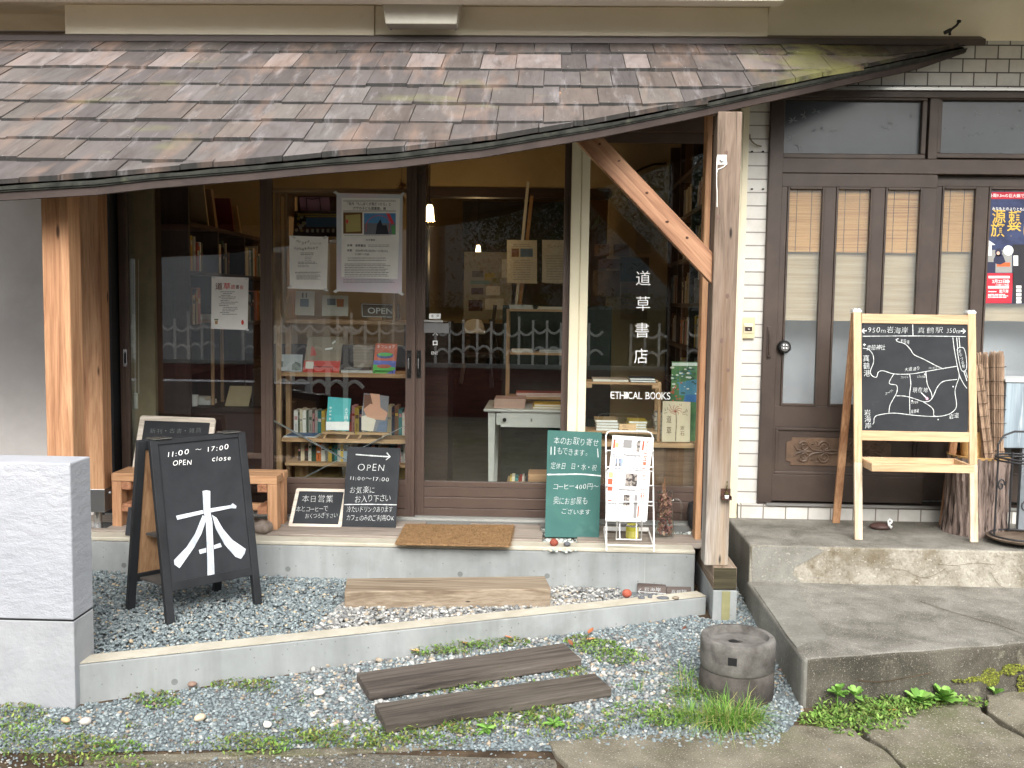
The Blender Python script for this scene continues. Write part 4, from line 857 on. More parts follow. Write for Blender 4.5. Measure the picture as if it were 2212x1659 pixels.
# bench
bz = .335; bl, br_ = PZ(240, 1041, bz-.045), PZ(597, 1046, bz-.045)
bx0, bx1, by0, by1 = PY(240, 1030, -.42).x, PY(598, 1040, -.42).x, -.42, -.175
bn = thing('wooden_bench', 'low wooden bench of thick timber on the deck behind the black folding board', 'bench', ((bx0+bx1)/2, -.3, 0))
mb = MB(); mb.box(bx0, bx1, by0, by0+.148, bz-.05, bz); mb.box(bx0, bx1+.004, by0+.152, by1, bz-.05, bz); build('seat', mb, w_bench, bn, bev=.005)
for x0 in (bx0+.0, bx1-.09):
    for y0 in (by0+.003, by1-.085):
        mb = MB(); mb.box(x0 if x0 < -2 else x0+.03, (x0+.06) if x0 < -2 else x0+.09, y0, y0+.08, .006, bz-.051); build('leg', mb, w_benchz, bn, bev=.004)
for x0, x1 in ((bx0+.062, bx0+.12), (bx1-.12, bx1-.062)):
    for z0 in (.10, bz-.10):
        mb = MB(); mb.box(x0, x1, by0+.0, by1, z0, z0+.048); build('cross_rail', mb, w_cedary, bn, bev=.004)
mb = MB(); mb.box(bx0+.1, bx1-.1, -.325, -.285, .103, .145); build('stretcher', mb, w_bench, bn, bev=.003)
# framed chalkboard standing on the bench
def framed(name, label, q, yb, yt, fw, group=None, rad=.02, zb=None, wmat=w_wht, onb=False):
    """q: photo corners bottom left, bottom right, top right, top left of the frame"""
    BL, BR = PZ(*q[0], zb), PZ(*q[1], zb); ym = (BL.y+BR.y)/2; BL = V((BL.x, ym, zb)); BR = V((BR.x, ym, zb))
    if onb: BL, BR = PY(*q[0], yb), PY(*q[1], yb)
    TL = PY(*q[3], yt); TR = PY(*q[2], yt); f = Frame(BL, BR-BL, TL-BL); w = (BR-BL).dot(f.r); h = ((TL-BL).dot(f.u)+(TR-BL).dot(f.u))/2
    t = thing(name, label, 'chalkboard', (BL+BR)/2, group)
    mb = MB(); K = 5
    def rr(x0, y0, x1, y1, R):
        o = []
        for cx, cy, a0 in ((x1-R, y0+R, -90), (x1-R, y1-R, 0), (x0+R, y1-R, 90), (x0+R, y0+R, 180)):
            for k in range(K+1): an = math.radians(a0+90*k/K); o.append((cx+R*math.cos(an), cy+R*math.sin(an)))
        return o
    A, B = rr(0, 0, w, h, rad), rr(fw, fw, w-fw, h-fw, .002); n = len(A)
    vs = [f.w(*p, 0) for p in A]+[f.w(*p, 0) for p in B]+[f.w(*p, -.016) for p in A]+[f.w(*p, -.016) for p in B]; fs = []
    for i in range(n): j = (i+1) % n; fs += [(i, j, n+j, n+i), (2*n+i, 3*n+i, 3*n+j, 2*n+j), (i, 2*n+i, 2*n+j, j), (n+i, n+j, 3*n+j, 3*n+i)]
    mb.add(vs, fs); build('frame', mb, wmat, t, bev=.002)
    mb = MB(); f.slab(mb, fw-.003, fw-.003, w-fw+.003, h-fw+.003, -.012, -.005); bo = build('board', mb, m_cb, t)
    return t, f, bo
t, f, bo = framed('framed_chalkboard', 'large chalkboard in a pale rounded frame standing on the bench', [Z2(418, 660), Z2(1215, 690), Z2(1238, 120), Z2(468, 90)], -.2, -.07, .033, zb=.337, onb=True)
mb = MB(); ft = Frame(f.w(0, 0, -.0045), f.r, f.u); hand(mb, ft, '新刊・古書・雑貨', *Z2(598, 286), *Z2(1145, 276), 12, seed=8); build('lettering', mb, m_chalkdim, bo)
t, f, bo = framed('framed_chalkboard', 'small chalkboard in a white rounded frame on the deck right of the bench', [(623, 1136), (736, 1140), (742, 1058), (628, 1053)], 0, -.10, .022, rad=.014, zb=.006)
zz5 = lambda x, y: (614.4+x*.13223, 949.1+y*.13223)
mb = MB(); ft = Frame(f.w(0, 0, -.0045), f.r, f.u); hand(mb, ft, '本日営業', *zz5(270, 1030), *zz5(800, 1038), 17, seed=9); hand(mb, ft, '本とコーヒーで', *zz5(185, 1190), *zz5(712, 1186), 13, seed=10); hand(mb, ft, 'おくつろぎ下さい', *zz5(335, 1300), *zz5(868, 1286), 12, seed=11); build('lettering', mb, m_chalk, bo)
mb = MB(); f2 = Frame(PZ(270, 1156, .004), (1, .0, 0), (.12, .35, 1)); f2.slab(mb, 0, 0, .10, .165, -.008, 0)
o = solo('slate_board', mb, m_cb, 'small dark slate with chalk writing leaning under the bench', 'chalkboard')
mb = MB()
for ch, v in zip('休日です', (1115, 1126, 1137, 1148)): txt(mb, f2, ch, 284, v+4, 292, v+4, 8, .001)
build('lettering', mb, m_chalkdim, o)
def plainboard(name, label, q, yt, mat, th, zb=.006):
    BL, BR = PZ(*q[0], zb), PZ(*q[1], zb); TL, TR = PY(*q[3], yt), PY(*q[2], yt); ym = (BL.y+BR.y)/2; BL.y = BR.y = ym
    f = Frame(BL, BR-BL, TL-BL); c = [f.px(*p) for p in q]
    mb = MB(); mb.prism([f.w(p.x, max(p.y, 0) if i < 2 else p.y, 0) for i, p in enumerate(c)], f.n*-th)
    o = solo(name, mb, mat, label, 'chalkboard', bev=.001); return o, f
o, f = plainboard('black_chalkboard', 'tall frameless black chalkboard with an arrow leaning on the glass panel', [zz5(938, 1420), zz5(1815, 1458), zz5(1895, 142), zz5(1032, 118)], -.085, m_cb, .012)
mb = MB(); q = zz5
stroke(mb, f, [q(1165, 248), q(1440, 268), q(1722, 286)], .0075, smooth=True); stroke(mb, f, [q(1672, 218), q(1726, 284), q(1660, 336)], .007, smooth=False)
hand(mb, f, 'OPEN', *q(1182, 512), *q(1640, 518), 16, seed=12, off=-.016); hand(mb, f, '11:00〜17:00', *q(1058, 668), *q(1712, 700), 11, seed=13)
hand(mb, f, 'お気楽に', *q(1060, 890), *q(1480, 884), 17, seed=14); hand(mb, f, 'お入り下さい', *q(1152, 1036), *q(1735, 1020), 16, seed=15)
stroke(mb, f, [q(978, 1066), q(1400, 1062), q(1834, 1070)], .006); hand(mb, f, '冷たいドリンクあります', *q(1010, 1196), *q(1765, 1196), 14.5, seed=16); hand(mb, f, 'カフェのみのご利用OK', *q(1008, 1334), *q(1795, 1340), 14, seed=17)
build('lettering', mb, m_chalk, o)
o, f = plainboard('green_chalkboard', 'tall green chalkboard listing holidays and coffee leaning on the cream column', [(1177, 1160), (1294, 1162), (1300, 934), (1183, 929)], -.09, m_cbg, .012, .0)
zg = lambda x, y: (1174.1+x*.16534, 921.7+y*.16534)
mb = MB(); hand(mb, f, '本のお取り寄せ', *zg(125, 232), *zg(715, 262), 18, seed=18); hand(mb, f, 'もできます。', *zg(172, 368), *zg(585, 390), 17, seed=19)
for a, b_ in ((100, 150), (148, 150)): stroke(mb, f, [zg(a, 262), zg(a-3, 368)], .005)
stroke(mb, f, [zg(705, 288), zg(714, 402)], .005); hand(mb, f, '定休日', *zg(85, 560), *zg(290, 556), 15, seed=20); hand(mb, f, '日・水・祝', *zg(350, 560), *zg(695, 578), 15, seed=21)
stroke(mb, f, [zg(50, 626), zg(250, 624), zg(500, 622), zg(752, 644)], .0085); hand(mb, f, 'コーヒー400円〜', *zg(118, 824), *zg(725, 824), 14, seed=22); hand(mb, f, '奥にお部屋も', *zg(122, 1022), *zg(572, 1020), 17, seed=23); hand(mb, f, 'ございます', *zg(232, 1145), *zg(612, 1160), 13, seed=24)
build('lettering', mb, m_chalk, o)
# doormat
q4 = [PZ(u, v, .008) for u, v in ((853, 1177), (1100, 1182), (1110, 1137), (875, 1135))]; r = random.Random(3)
mb = MB(); mb.prism(q4, (0, 0, .009)); 
mt = thing('doormat', 'brown coir doormat with frayed edges in front of the glass door', 'doormat', sum(q4, V())/4)
m_coir = surf('coir', S(160, 130, 96), S(120, 94, 66), .95, .1, 60, .8, 200, attr=False, vec=(1, 3, 1))
build('base', mb, m_coir, mt)
mb = MB()
for k in range(9000):
    a, b_ = r.random(), r.random(); p = q4[0].lerp(q4[1], a).lerp(q4[3].lerp(q4[2], a), b_)+V((0, 0, .009)); an = r.uniform(0, 6.28); t = V((math.cos(an), math.sin(an), 0)); s_ = V((-t.y, t.x, 0))*.0011; k_ = r.uniform(.7, 1.25); mb.col = (k_, k_*.96, k_*.9)
    e = p+t*r.uniform(.004, .012)+V((0, 0, r.uniform(.003, .009))); mb.add([p-s_, p+s_, e], [(0, 1, 2)])
for k in range(500):
    s0 = r.random(); b_ = r.random(); p = q4[1].lerp(q4[2], b_) if s0 < .6 else q4[0].lerp(q4[1], b_); p = p+V((0, 0, r.uniform(.001, .008))); t = V((1, r.uniform(-.6, .6), 0)) if s0 < .6 else V((r.uniform(-.6, .6), -1, 0)); s_ = V((-t.y, t.x, 0))*.0012; mb.col = (.95, .9, .85); e = p+t*r.uniform(.006, .024)-V((0, 0, r.uniform(.0, .006))); mb.add([p-s_, p+s_, e], [(0, 1, 2)])
build('fibres', mb, surf('coir_fibre', S(166, 136, 100), S(126, 100, 70), .95, .1, 30, 0, 60, attr=True), mt, fix=False)
# timber step, outer planks
def plank(name, label, q, z, th, mat, mid=None):
    P = [PP(u, v, (0, -2.3, -.38+z), (0, -GS, 1)) if mid is None else PZ(u, v, z) for u, v in q]
    mb = MB(); N = 14; a0, a1, b1, b0 = P
    mb.prism(P, (0, 0, -th)); return solo(name, mb, mat, label, 'plank', bev=.006)
plank('timber_step', 'thick weathered timber step lying on the gravel below the plinth', [(744, 1278), (1190, 1271), (1177, 1244), (749, 1249)], -.135, .105, w_beam, 1)
mb = MB(); c = PZ(758, 1284, -.19); 
w_sl2 = wood('dark_plank_two', S(104, 95, 84), S(80, 72, 63), S(48, 43, 39), 'X', .85, .85, .6)
for m_ in (w_sleeper, w_sl2):
    p0_, p1_ = PG(770, 1453), PG(1217, 1388); pre_rotate(m_, (0, 0, -math.atan2(p1_.y-p0_.y, p1_.x-p0_.x)))
plank('path_plank', 'dark wet plank farther from the pavement, edged by small green weeds', [(797, 1496), (1257, 1423), (1217, 1388), (770, 1453)], .045, .04, w_sleeper)
plank('path_plank', 'dark wet plank nearer the pavement with deep grain lines', [(834, 1566), (1322, 1486), (1284, 1453), (809, 1519)], .045, .04, w_sl2)
# millstones
mc = PZ(1594, 1374, -.094); mr = .168
m_stone = surf('millstone', S(124, 121, 116), S(82, 79, 75), .9, .2, 9, .7, 70, third=(S(64, 58, 54), 5, .55, .75), dist=.006)
m_stone2 = surf('lower_millstone', S(98, 93, 88), S(66, 62, 58), .9, .2, 9, .7, 70, third=(S(58, 53, 50), 5, .5, .7), dist=.006)
zs_ = -.232
ms = thing('upper_millstone', 'grey stone quern with a raised rim and square hole, stacked on a second stone', 'millstone', (mc.x, mc.y, zs_))
mb = MB(); mb.lathe([(.022, -.1185), (mr*.6, -.118), (mr*.775, -.119), (mr*.79, -.112), (mr*.80, -.094), (mr*.82, -.089), (mr*.93, -.088), (mr*.975, -.093), (mr, -.106), (mr, -.13), (mr*1.0, -.18), (mr*.985, -.222), (mr*.95, -.231)][::-1], (mc.x, mc.y, 0), 64, cap=False, jit=.006)
mb.lathe([(mr*.95, -.231), (0.0, -.231)], (mc.x, mc.y, 0), 64, cap=False); mb.lathe([(.022, -.1185), (.02, -.17), (0, -.17)], (mc.x, mc.y, 0), 64, cap=False)
build('body', mb, m_stone, ms, smooth=38)
mb = MB(); an = math.radians(252); c = V((mc.x+mr*math.cos(an), mc.y+mr*math.sin(an), -.157)); t = V((-math.sin(an), math.cos(an), 0)); nn_ = V((math.cos(an), math.sin(an), 0)); mb.obox(c-t*.019-nn_*.02+V((0, 0, -.017)), t*.038, nn_*.0225, V((0, 0, .034))); build('handle_hole_shade', mb, m_black, ms)  # black block stands for the shade inside the handle hole
mb = MB(); mb.blob((mc.x-.02, mc.y+.0, -.1165), .024, .018, .0015, 3, .3, 2); build('feed_hole_shade', mb, m_black, ms)  # flat black blob stands for the shade inside the feed hole
mb = MB(); mb.lathe([(mr*.96, -.40), (mr*.99, -.38), (mr*1.0, -.30), (mr*.985, -.246), (mr*.95, -.234), (0, -.233)], (mc.x, mc.y+.004, 0), 64, cap=False, jit=.006); solo('lower_millstone', mb, m_stone2, 'dark lower quern stone half hidden by grass under the upper one', 'millstone', smooth=50)
# easel
m_ew = wood('easel_pine', S(222, 184, 134), S(206, 164, 112), S(182, 138, 88), 'Z', .5, .6, .15, .03); m_ewx = wood('easel_pine_rail', S(222, 184, 134), S(206, 164, 112), S(182, 138, 88), 'X', .5, .6, .15); m_ebleach = wood('easel_bleached', S(226, 206, 176), S(208, 184, 148), S(184, 156, 118), 'Z', .6, .6, .15)
zu = ZU+.002
eL, eR = PZ(1853, 1165, zu), PZ(2105, 1172, zu); eyf = (eL.y+eR.y)/2; eyr = PZ(1810, 1129, zu).y; yap = eyf+.10; ezt = PY(1851, 674, yap).z
xl, xr = PY(1851, 674, yap).x, PY(2098, 676, yap).x
es = thing('wooden_easel', 'wooden easel chalkboard with a hand drawn white map standing on the upper step', 'easel', ((eL.x+eR.x)/2, eyf+.2, ZU))
fe = Frame(V((eL.x, eyf, zu)), (1, 0, 0), (xl-eL.x, yap-eyf, ezt-zu)); fe = Frame(V(((eL.x), eyf, zu)), (1, 0, 0), (0, yap-eyf, ezt-zu))
zE = lambda x, y: (1474.7+x/3, 553+y/3)
for (xb, xt) in ((eL.x, xl), (eR.x, xr)):
    mb = MB(); p, q = V((xb, eyf, zu)), V((xt, yap, ezt)); k = p.lerp(q, .34); mb.bar(p, k, .045, .022, (0, 1, 0)); o = build('front_leg', mb, m_ebleach, es, bev=.003)
    mb = MB(); mb.bar(k, q, .045, .022, (0, 1, 0)); build('front_leg_upper', mb, m_ew, es, bev=.003)
    mb = MB(); mb.bar(V((xb+.0, eyr, zu)), V((xt+.0, yap+.028, ezt-.01)), .045, .022, (0, 1, 0)); build('rear_leg', mb, w_cedar, es, bev=.003)
    mb = MB(); mb.box(xt-.024, xt+.024, yap-.012, yap+.05, ezt-.0, ezt+.012); mb.box(xt-.018, xt-.004, yap-.008, yap+.045, ezt+.012, ezt+.02); mb.box(xt+.004, xt+.018, yap-.008, yap+.045, ezt+.012, ezt+.02); build('hinge_cap', mb, m_whitepaint, es, bev=.002)
bl_ = fe.px(1863, 933); tr_ = fe.px(2091, 699); mb = MB(); fe.slab(mb, bl_.x-.01, bl_.y-.005, tr_.x+.01, tr_.y+.005, -.006, .0); eb = build('board', mb, m_cb, es)
mb = MB(); a = fe.px(1862, 698); b_ = fe.px(2092, 681); fe.slab(mb, a.x-.004, a.y, b_.x+.004, b_.y, -.012, .008); build('top_rail', mb, m_ewx, es, bev=.002)
mb = MB(); a = fe.px(1862, 951); b_ = fe.px(2094, 934); fe.slab(mb, a.x-.004, a.y, b_.x+.004, b_.y, -.012, .008); build('bottom_rail', mb, m_ewx, es, bev=.002)
yt_ = eyf+.02; fr0 = PY(1882, 1012, yt_-.13); fr1 = PY(2103, 1012, yt_-.13); zt_ = fr0.z; mb = MB()
mb.box(fr0.x, fr1.x, yt_-.14, yt_-.122, zt_-.015, zt_+.03); mb.box(fr0.x, fr1.x, yt_+.10, yt_+.118, zt_-.015, zt_+.03); mb.box(fr0.x, fr0.x+.016, yt_-.121, yt_+.099, zt_-.015, zt_+.028); mb.box(fr1.x-.016, fr1.x, yt_-.121, yt_+.099, zt_-.015, zt_+.028); build('tray', mb, m_ewx, es, bev=.002)
mb = MB(); mb.box(fr0.x+.017, fr1.x-.017, yt_-.121, yt_+.099, zt_-.008, zt_-.002); build('tray_base', mb, w_pine, es)
mb = MB()
def zs(*pts): stroke(mb, fe, [zE(*p) for p in pts], .0038)
hand(mb, fe, '950m岩海岸', *zE(1195, 498), *zE(1460, 506), 15, seed=30); hand(mb, fe, '真鶴駅', *zE(1514, 500), *zE(1690, 502), 15, seed=31); hand(mb, fe, '350m', *zE(1705, 498), *zE(1800, 500), 11, seed=32)
stroke(mb, fe, [zE(1163, 486), zE(1192, 484)], .006); stroke(mb, fe, [zE(1176, 470), zE(1162, 486), zE(1178, 502)], .006, smooth=False); stroke(mb, fe, [zE(1800, 486), zE(1830, 487)], .006); stroke(mb, fe, [zE(1815, 472), zE(1831, 487), zE(1815, 502)], .006, smooth=False)
zs((1490, 443), (1492, 518)); zs((1165, 520), (1500, 518), (1835, 522))
zs((1168, 597), (1205, 606), (1232, 640), (1236, 690), (1216, 745), (1226, 775), (1255, 785), (1268, 752), (1300, 744), (1370, 764), (1480, 764), (1600, 744), (1680, 730), (1778, 714))
zs((1395, 556), (1440, 570), (1475, 605), (1500, 640), (1560, 668), (1640, 710), (1690, 732)); stroke(mb, fe, [zE(1398, 535), zE(1382, 542), zE(1392, 556)], .005, smooth=False)
zs((1750, 528), (1762, 620), (1790, 760), (1818, 825), (1842, 858)); zs((1775, 528), (1782, 600)); zs((1790, 528), (1796, 590)); zs((1820, 745), (1842, 810)); zs((1832, 745), (1846, 790))
zs((1780, 600), (1800, 592), (1822, 600), (1836, 650), (1840, 720), (1828, 744), (1808, 742), (1794, 700), (1780, 620), (1780, 600))
zs((1790, 760), (1790, 790), (1775, 830), (1764, 880), (1774, 960), (1760, 1000), (1710, 1030), (1630, 1040), (1500, 1032), (1370, 1018), (1270, 1030), (1242, 1048), (1238, 1080), (1230, 1090))
zs((1368, 764), (1340, 812), (1345, 830), (1385, 838), (1388, 880), (1362, 930), (1342, 970), (1336, 1016)); zs((1470, 764), (1478, 830), (1470, 900), (1472, 1024)); zs((1385, 906), (1440, 908), (1500, 924), (1560, 944), (1600, 938), (1625, 905), (1650, 850), (1690, 812), (1778, 800)); zs((1575, 750), (1585, 830), (1610, 885), (1617, 918)); zs((1560, 946), (1605, 975), (1625, 1000), (1626, 1030), (1636, 1038))
stroke(mb, fe, [zE(1545, 885), zE(1578, 918)], .006)
for s_, a, b_, h, k in (('貴船神社', (1188, 612), (1312, 610), 12, 1), ('町役場', (1412, 562), (1468, 572), 9, 2), ('大道通り', (1435, 750), (1535, 740), 9, 3), ('コンビニ', (1592, 734), (1650, 730), 5.5, 4), ('コンビニ', (1412, 794), (1462, 792), 6, 5), ('とりいちば', (1518, 790), (1572, 790), 6, 6), ('現在地', (1487, 886), (1588, 882), 12, 7), ('スーパー', (1310, 905), (1365, 880), 7, 8), ('駐車場', (1478, 1020), (1530, 1016), 9, 9), ('岩道', (1722, 1058), (1790, 1050), 12, 10), ('さかなや', (1478, 958), (1526, 956), 6, 12)): hand(mb, fe, s_, *zE(*a), *zE(*b_), h, seed=40+k, off=-.006)
for s_, x, y0, st_, h in (('真鶴港', 1168, 684, 48, 14), ('岩海岸', 1176, 1034, 42, 13)):
    for i, ch in enumerate(s_): txt(mb, fe, ch, *zE(x+i*3, y0+i*st_), *zE(x+40+i*3, y0+i*st_), h, .0015, -.008)
for i, ch in enumerate('まなづる駅'): txt(mb, fe, ch, *zE(1786+6*i, 626+25*i), *zE(1804+6*i, 626+25*i), 7, .0015, -.006)
stroke(mb, fe, [zE(1172, 575), zE(1186, 574)], .004); stroke(mb, fe, [zE(1178, 567), zE(1170, 575), zE(1180, 583)], .004, smooth=False)
for u, v in ((1752, 846), (1568, 766), (1486, 938), (1655, 1060)): pbox(mb, fe, zE(u-4, v-4)[0], zE(u-4, v-4)[1], zE(u+4, v+4)[0], zE(u+4, v+4)[1])
build('map_drawing', mb, m_chalk, eb)
mb = MB(); mb.poly([fe.w(*(fe.px(zE(1583, 924)[0]+3*math.cos(k*.5), zE(1583, 924)[1]+3.4*math.sin(k*.5))), .002) for k in range(12)]); build('pink_dot', mb, flat('pink_chalk', S(206, 160, 176), .9), eb)
# newspaper rack
nr = thing('newspaper_rack', 'white wire newspaper rack on the deck in front of the right pane', 'rack', (.35, -.38, .006))
zr = lambda x, y: (1174.1+x*.16534, 921.7+y*.16534)
fl, fr_ = PZ(*zr(822, 1612), .006), PZ(*zr(1446, 1630), .006); yf_ = (fl.y+fr_.y)/2; fl.y = fr_.y = yf_
tlx, trx = PY(*zr(815, 90), yf_+.30), PY(*zr(1424, 105), yf_+.30); tz = PY(*zr(1120, 62), yf_+.30).z
R_ = .0042; mb = MB(); arc = [V((fl.x, yf_, .004)), V((tlx.x, yf_+.295, tz-.03)), V((tlx.x+.008, yf_+.3, tz-.008)), V((tlx.x+.03, yf_+.3, tz)), V((trx.x-.03, yf_+.3, tz)), V((trx.x-.008, yf_+.3, tz-.008)), V((trx.x, yf_+.295, tz-.03)), V((fr_.x, yf_, .004))]
mb.tube(arc, R_, 8); 
fn = Frame(V((fl.x, yf_, .004)), (1, 0, 0), (0, .3, tz)); n_ = fn.n
def P(x, y, d=0.0): q = fn.px(*zr(x, y)); return fn.w(q.x, q.y, d)
bk = [PZ(*zr(790, 1385), .012), PZ(*zr(1365, 1375), .012)]; yb_ = (bk[0].y+bk[1].y)/2
for a, b_ in ((fl, V((bk[0].x, yb_, .03))), (fr_, V((bk[1].x, yb_, .03)))): mb.tube([a+V((0, 0, .02)), b_], R_, 8)
mb.box(bk[0].x, bk[1].x, yb_-.003, yb_+.003, .02, .045); mb.tube([fl+V((0, 0, .03)), fr_+V((0, 0, .03))], R_, 8)
build('frame', mb, m_whitepaint, nr, smooth=40)
for (yt0, yb0) in ((345, 560), (795, 1010)):
    mb = MB(); d = .055
    mb.tube([P(822, yb0+10), P(822, yb0, d), P(1424, yb0, d), P(1424, yb0+10)], R_*.9, 6); mb.tube([P(822, yt0), P(822, yt0, d), P(962, yt0, d), P(962, yb0+5, d)], R_*.9, 6); mb.tube([P(1424, yt0+5), P(1424, yt0+5, d), P(1280, yt0+5, d), P(1280, yb0+5, d)], R_*.9, 6); mb.tube([P(822, yb0+25, .0), P(962, yb0+20, d*.5), P(1280, yb0+20, d*.5), P(1424, yb0+25, .0)], R_*.8, 6)
    build('pocket', mb, m_whitepaint, nr, smooth=40)
mb = MB()
for x, x2 in ((955, 948), (1278, 1276)): mb.tube([P(x, 1010, .05), P(x, 1240, .05), PZ(*zr(x2, 1475), .02)], R_*.9, 6)
for x in (995, 1215): mb.tube([P(x, 1250, .0), P(x, 1465, .0)], R_*.8, 6)
mb.tube([P(950, 1470, .0), P(1278, 1478, .0)], R_*.8, 6); build('leg_bracing', mb, m_whitepaint, nr, smooth=40)
m_news = surf('newsprint', S(226, 226, 225), S(212, 212, 211), .85, .15, 6, .05); m_o = flat('orange_masthead', S(226, 92, 60), .7)
def news(label, q, d, seed, photo, strips, mast):
    mb = MB(); c = [fn.px(*zr(*p)) for p in q]; sh_ = [(0, 0), (8, -6), (16, 3)]
    for k, (dx, dy) in enumerate(sh_): mb.prism([fn.w(p.x+dx*.0012*(1 if i in (1, 2) else -.1), p.y+dy*.0008, d+.004-.004*k) for i, p in enumerate(c)], n_*-.003)
    o = solo('newspaper', mb, m_news, label, 'newspaper', 'newspapers in the white rack'); z = d+.0045
    def ip(s_, t): a = V(q[0]).lerp(V(q[1]), s_); b_ = V(q[3]).lerp(V(q[2]), s_); m_ = a.lerp(b_, t); return zr(m_.x, m_.y)
    mb = MB(); r = random.Random(seed)
    for s0 in np.arange(.03, .74, .095):
        for t0 in np.arange(.04, .94, .02):
            if r.random() < .78:
                u0, v0 = ip(s0+.005, t0); u1, v1 = ip(s0+.085, t0); pbox(mb, fn, u0, min(v0, v1)-.75, u1, min(v0, v1)+.6, z)
    build('columns_of_print', mb, surf('newsprint_grey', S(186, 188, 191), S(140, 142, 147), .9, .1, 60, 0), o)
    mb = MB(); mats = [m_o, m_grey_ink, surf('photo_dark', S(150, 142, 134), S(62, 58, 56), .8, .2, 34, 0, lo=.45, hi=.55), surf('photo_blue', S(160, 178, 200), S(110, 110, 120), .8, .2, 24, 0), flat('ad_red', S(214, 84, 56), .8), flat('ad_yellow', S(226, 206, 116), .8)]
    for (s0, s1, t0, t1, mi) in photo+strips: mb.mi = mi; a, b_, c_, e_ = ip(s0, t0), ip(s1, t0), ip(s1, t1), ip(s0, t1); mb.poly([fn.w(*fn.px(*k), z+.0004) for k in (a, b_, c_, e_)])
    mb.mi = 0; s0, s1, t0, t1 = mast
    for i, ch in enumerate('タウンニュース'):
        k = i/7; a, b_ = ip(s0, t1-(t1-t0)*(1-(k+.125))), ip(s1, t1-(t1-t0)*(1-(k+.125))); txt(mb, fn, ch, a[0], a[1], b_[0], b_[1], (ip(s0, t1)[1]-ip(s0, t0)[1])/8.0, z+.0006, .03, .1)
    build('print', mb, mats, o)
news('upper folded newspaper with an orange masthead in the white rack', [(905, 120), (1400, 155), (1330, 640), (858, 600)], .012, 1, [(.66, .74, .1, .40, 2), (.14, .34, .62, .86, 3), (.15, .28, .75, .84, 2)], [(.3, .52, .1, .32, 1), (.34, .80, .5, .53, 1), (.03, .08, .12, .35, 4), (.09, .17, .2, .32, 5), (.8, .85, .1, .4, 4)], (.87, .97, .08, .88))
news('lower folded newspaper with a black photograph and red adverts in the white rack', [(838, 578), (1345, 615), (1300, 1248), (808, 1238)], .03, 2, [(.46, .76, .05, .31, 2), (.44, .6, .48, .70, 2)], [(.01, .13, .18, .32, 4), (.01, .13, .34, .42, 4), (.02, .13, .05, .16, 5), (.3, .72, .37, .4, 1), (.72, .8, .48, .95, 1), (.02, .13, .6, .64, 4), (.82, .86, .7, .92, 4)], (.87, .96, .05, .62))
# glass jug with dried leaves, tin, stones, pot
jc = PZ(*zr(1592, 1470), .004)+V((0, .05, 0)); jz = PY(*zr(1570, 850), jc.y).z
jr = .052
jg = thing('glass_jug', 'clear glass jug with a handle, full of dried leaves, beside the rack', 'jug', (jc.x, jc.y, .004))
prof = [(jr*.9, .0), (jr*1.1, .008), (jr*1.13, jz*.12), (jr*1.0, jz*.4), (jr*.84, jz*.75), (jr*.86, jz*.97), (jr*.92, jz), (jr*.88, jz), (jr*.80, jz*.75), (jr*.95, jz*.4), (jr*1.07, jz*.12), (jr*1.02, .016), (0, .014)]
mb = MB(); mb.lathe(prof, (jc.x, jc.y, .004), 32, cap=False); build('body', mb, glass_mat('jug_glass', (.95, .97, .96), .05), jg, smooth=60)
mb = MB(); mb.tube([V((jc.x+jr*.84+dx, jc.y, .004+jz*z)) for dx, z in ((-.004, .8), (.03, .83), (.05, .78), (.056, .6), (.054, .42), (.048, .4))], .0085, 10, flat=.7); build('handle', mb, glass_mat('handle_glass', (.9, .92, .91), .14), jg, smooth=60)
def leafgeo(mb, c, s_, an, tilt, col, curl=.3):
    mb.col = col; ca, sa = math.cos(an), math.sin(an); P_ = []
    for x, y in ((-1, 0), (-.35, .42), (.35, .38), (1, 0), (.35, -.38), (-.35, -.42)):
        z = curl*(abs(y)*.8+x*x*.25); xx, zz = x*math.cos(tilt)-z*math.sin(tilt), x*math.sin(tilt)+z*math.cos(tilt); P_.append((c[0]+s_*(xx*ca-y*sa), c[1]+s_*(xx*sa+y*ca), c[2]+s_*zz))
    m_ = (c[0], c[1], c[2]); mb.add(P_+[m_], [(i, (i+1) % 6, 6) for i in range(6)])
m_dry = surf('dry_leaf', (1, 1, 1), (.8, .78, .75), .85, .2, 20, .1, 60, attr=True)
mb = MB(); r = random.Random(4); pal = [S(172, 116, 110), S(180, 136, 116), S(144, 92, 96), S(192, 160, 136), S(160, 108, 100), S(174, 126, 118), S(138, 108, 90)]
for k in range(230):
    z = r.uniform(.02, jz*.9); R = jr*(1.0-.2*z/jz)*math.sqrt(r.random())*.86; an = r.uniform(0, 6.28); leafgeo(mb, (jc.x+R*math.cos(an), jc.y+R*math.sin(an), z+.008), r.uniform(.013, .026), r.uniform(0, 6.28), r.uniform(-1.2, 1.2), mul(r.choice(pal), r.uniform(.7, 1.2)), r.uniform(.1, .6))
for dx, dz in ((-.01, .05), (.0, .085)): mb.col = S(150, 110, 80); mb.tube([(jc.x+dx, jc.y, jz*.8), (jc.x+dx-.008, jc.y, jz+dz)], .003, 5)
o = tag(build('dried_leaves', mb, m_dry, origin=(jc.x, jc.y, .02), fix=False), 'pinkish brown dried leaves filling the glass jug', 'dried leaves'); o['kind'] = 'stuff'
tcn = PZ(*zr(1160, 1460), .002)+V((0, .02, 0)); th_ = PY(*zr(1160, 1290), tcn.y).z
tn = thing('yellow_tin', 'yellow tin can on the deck behind the white rack', 'tin', (tcn.x, tcn.y, .002)); mb = MB(); mb.lathe([(0, 0), (.038, 0), (.038, th_), (.036, th_+.004), (.034, th_-.004), (0, th_-.006)], (tcn.x, tcn.y, .002), 24, cap=False); build('can', mb, flat('tin_yellow', S(214, 206, 66), .4), tn, smooth=40)
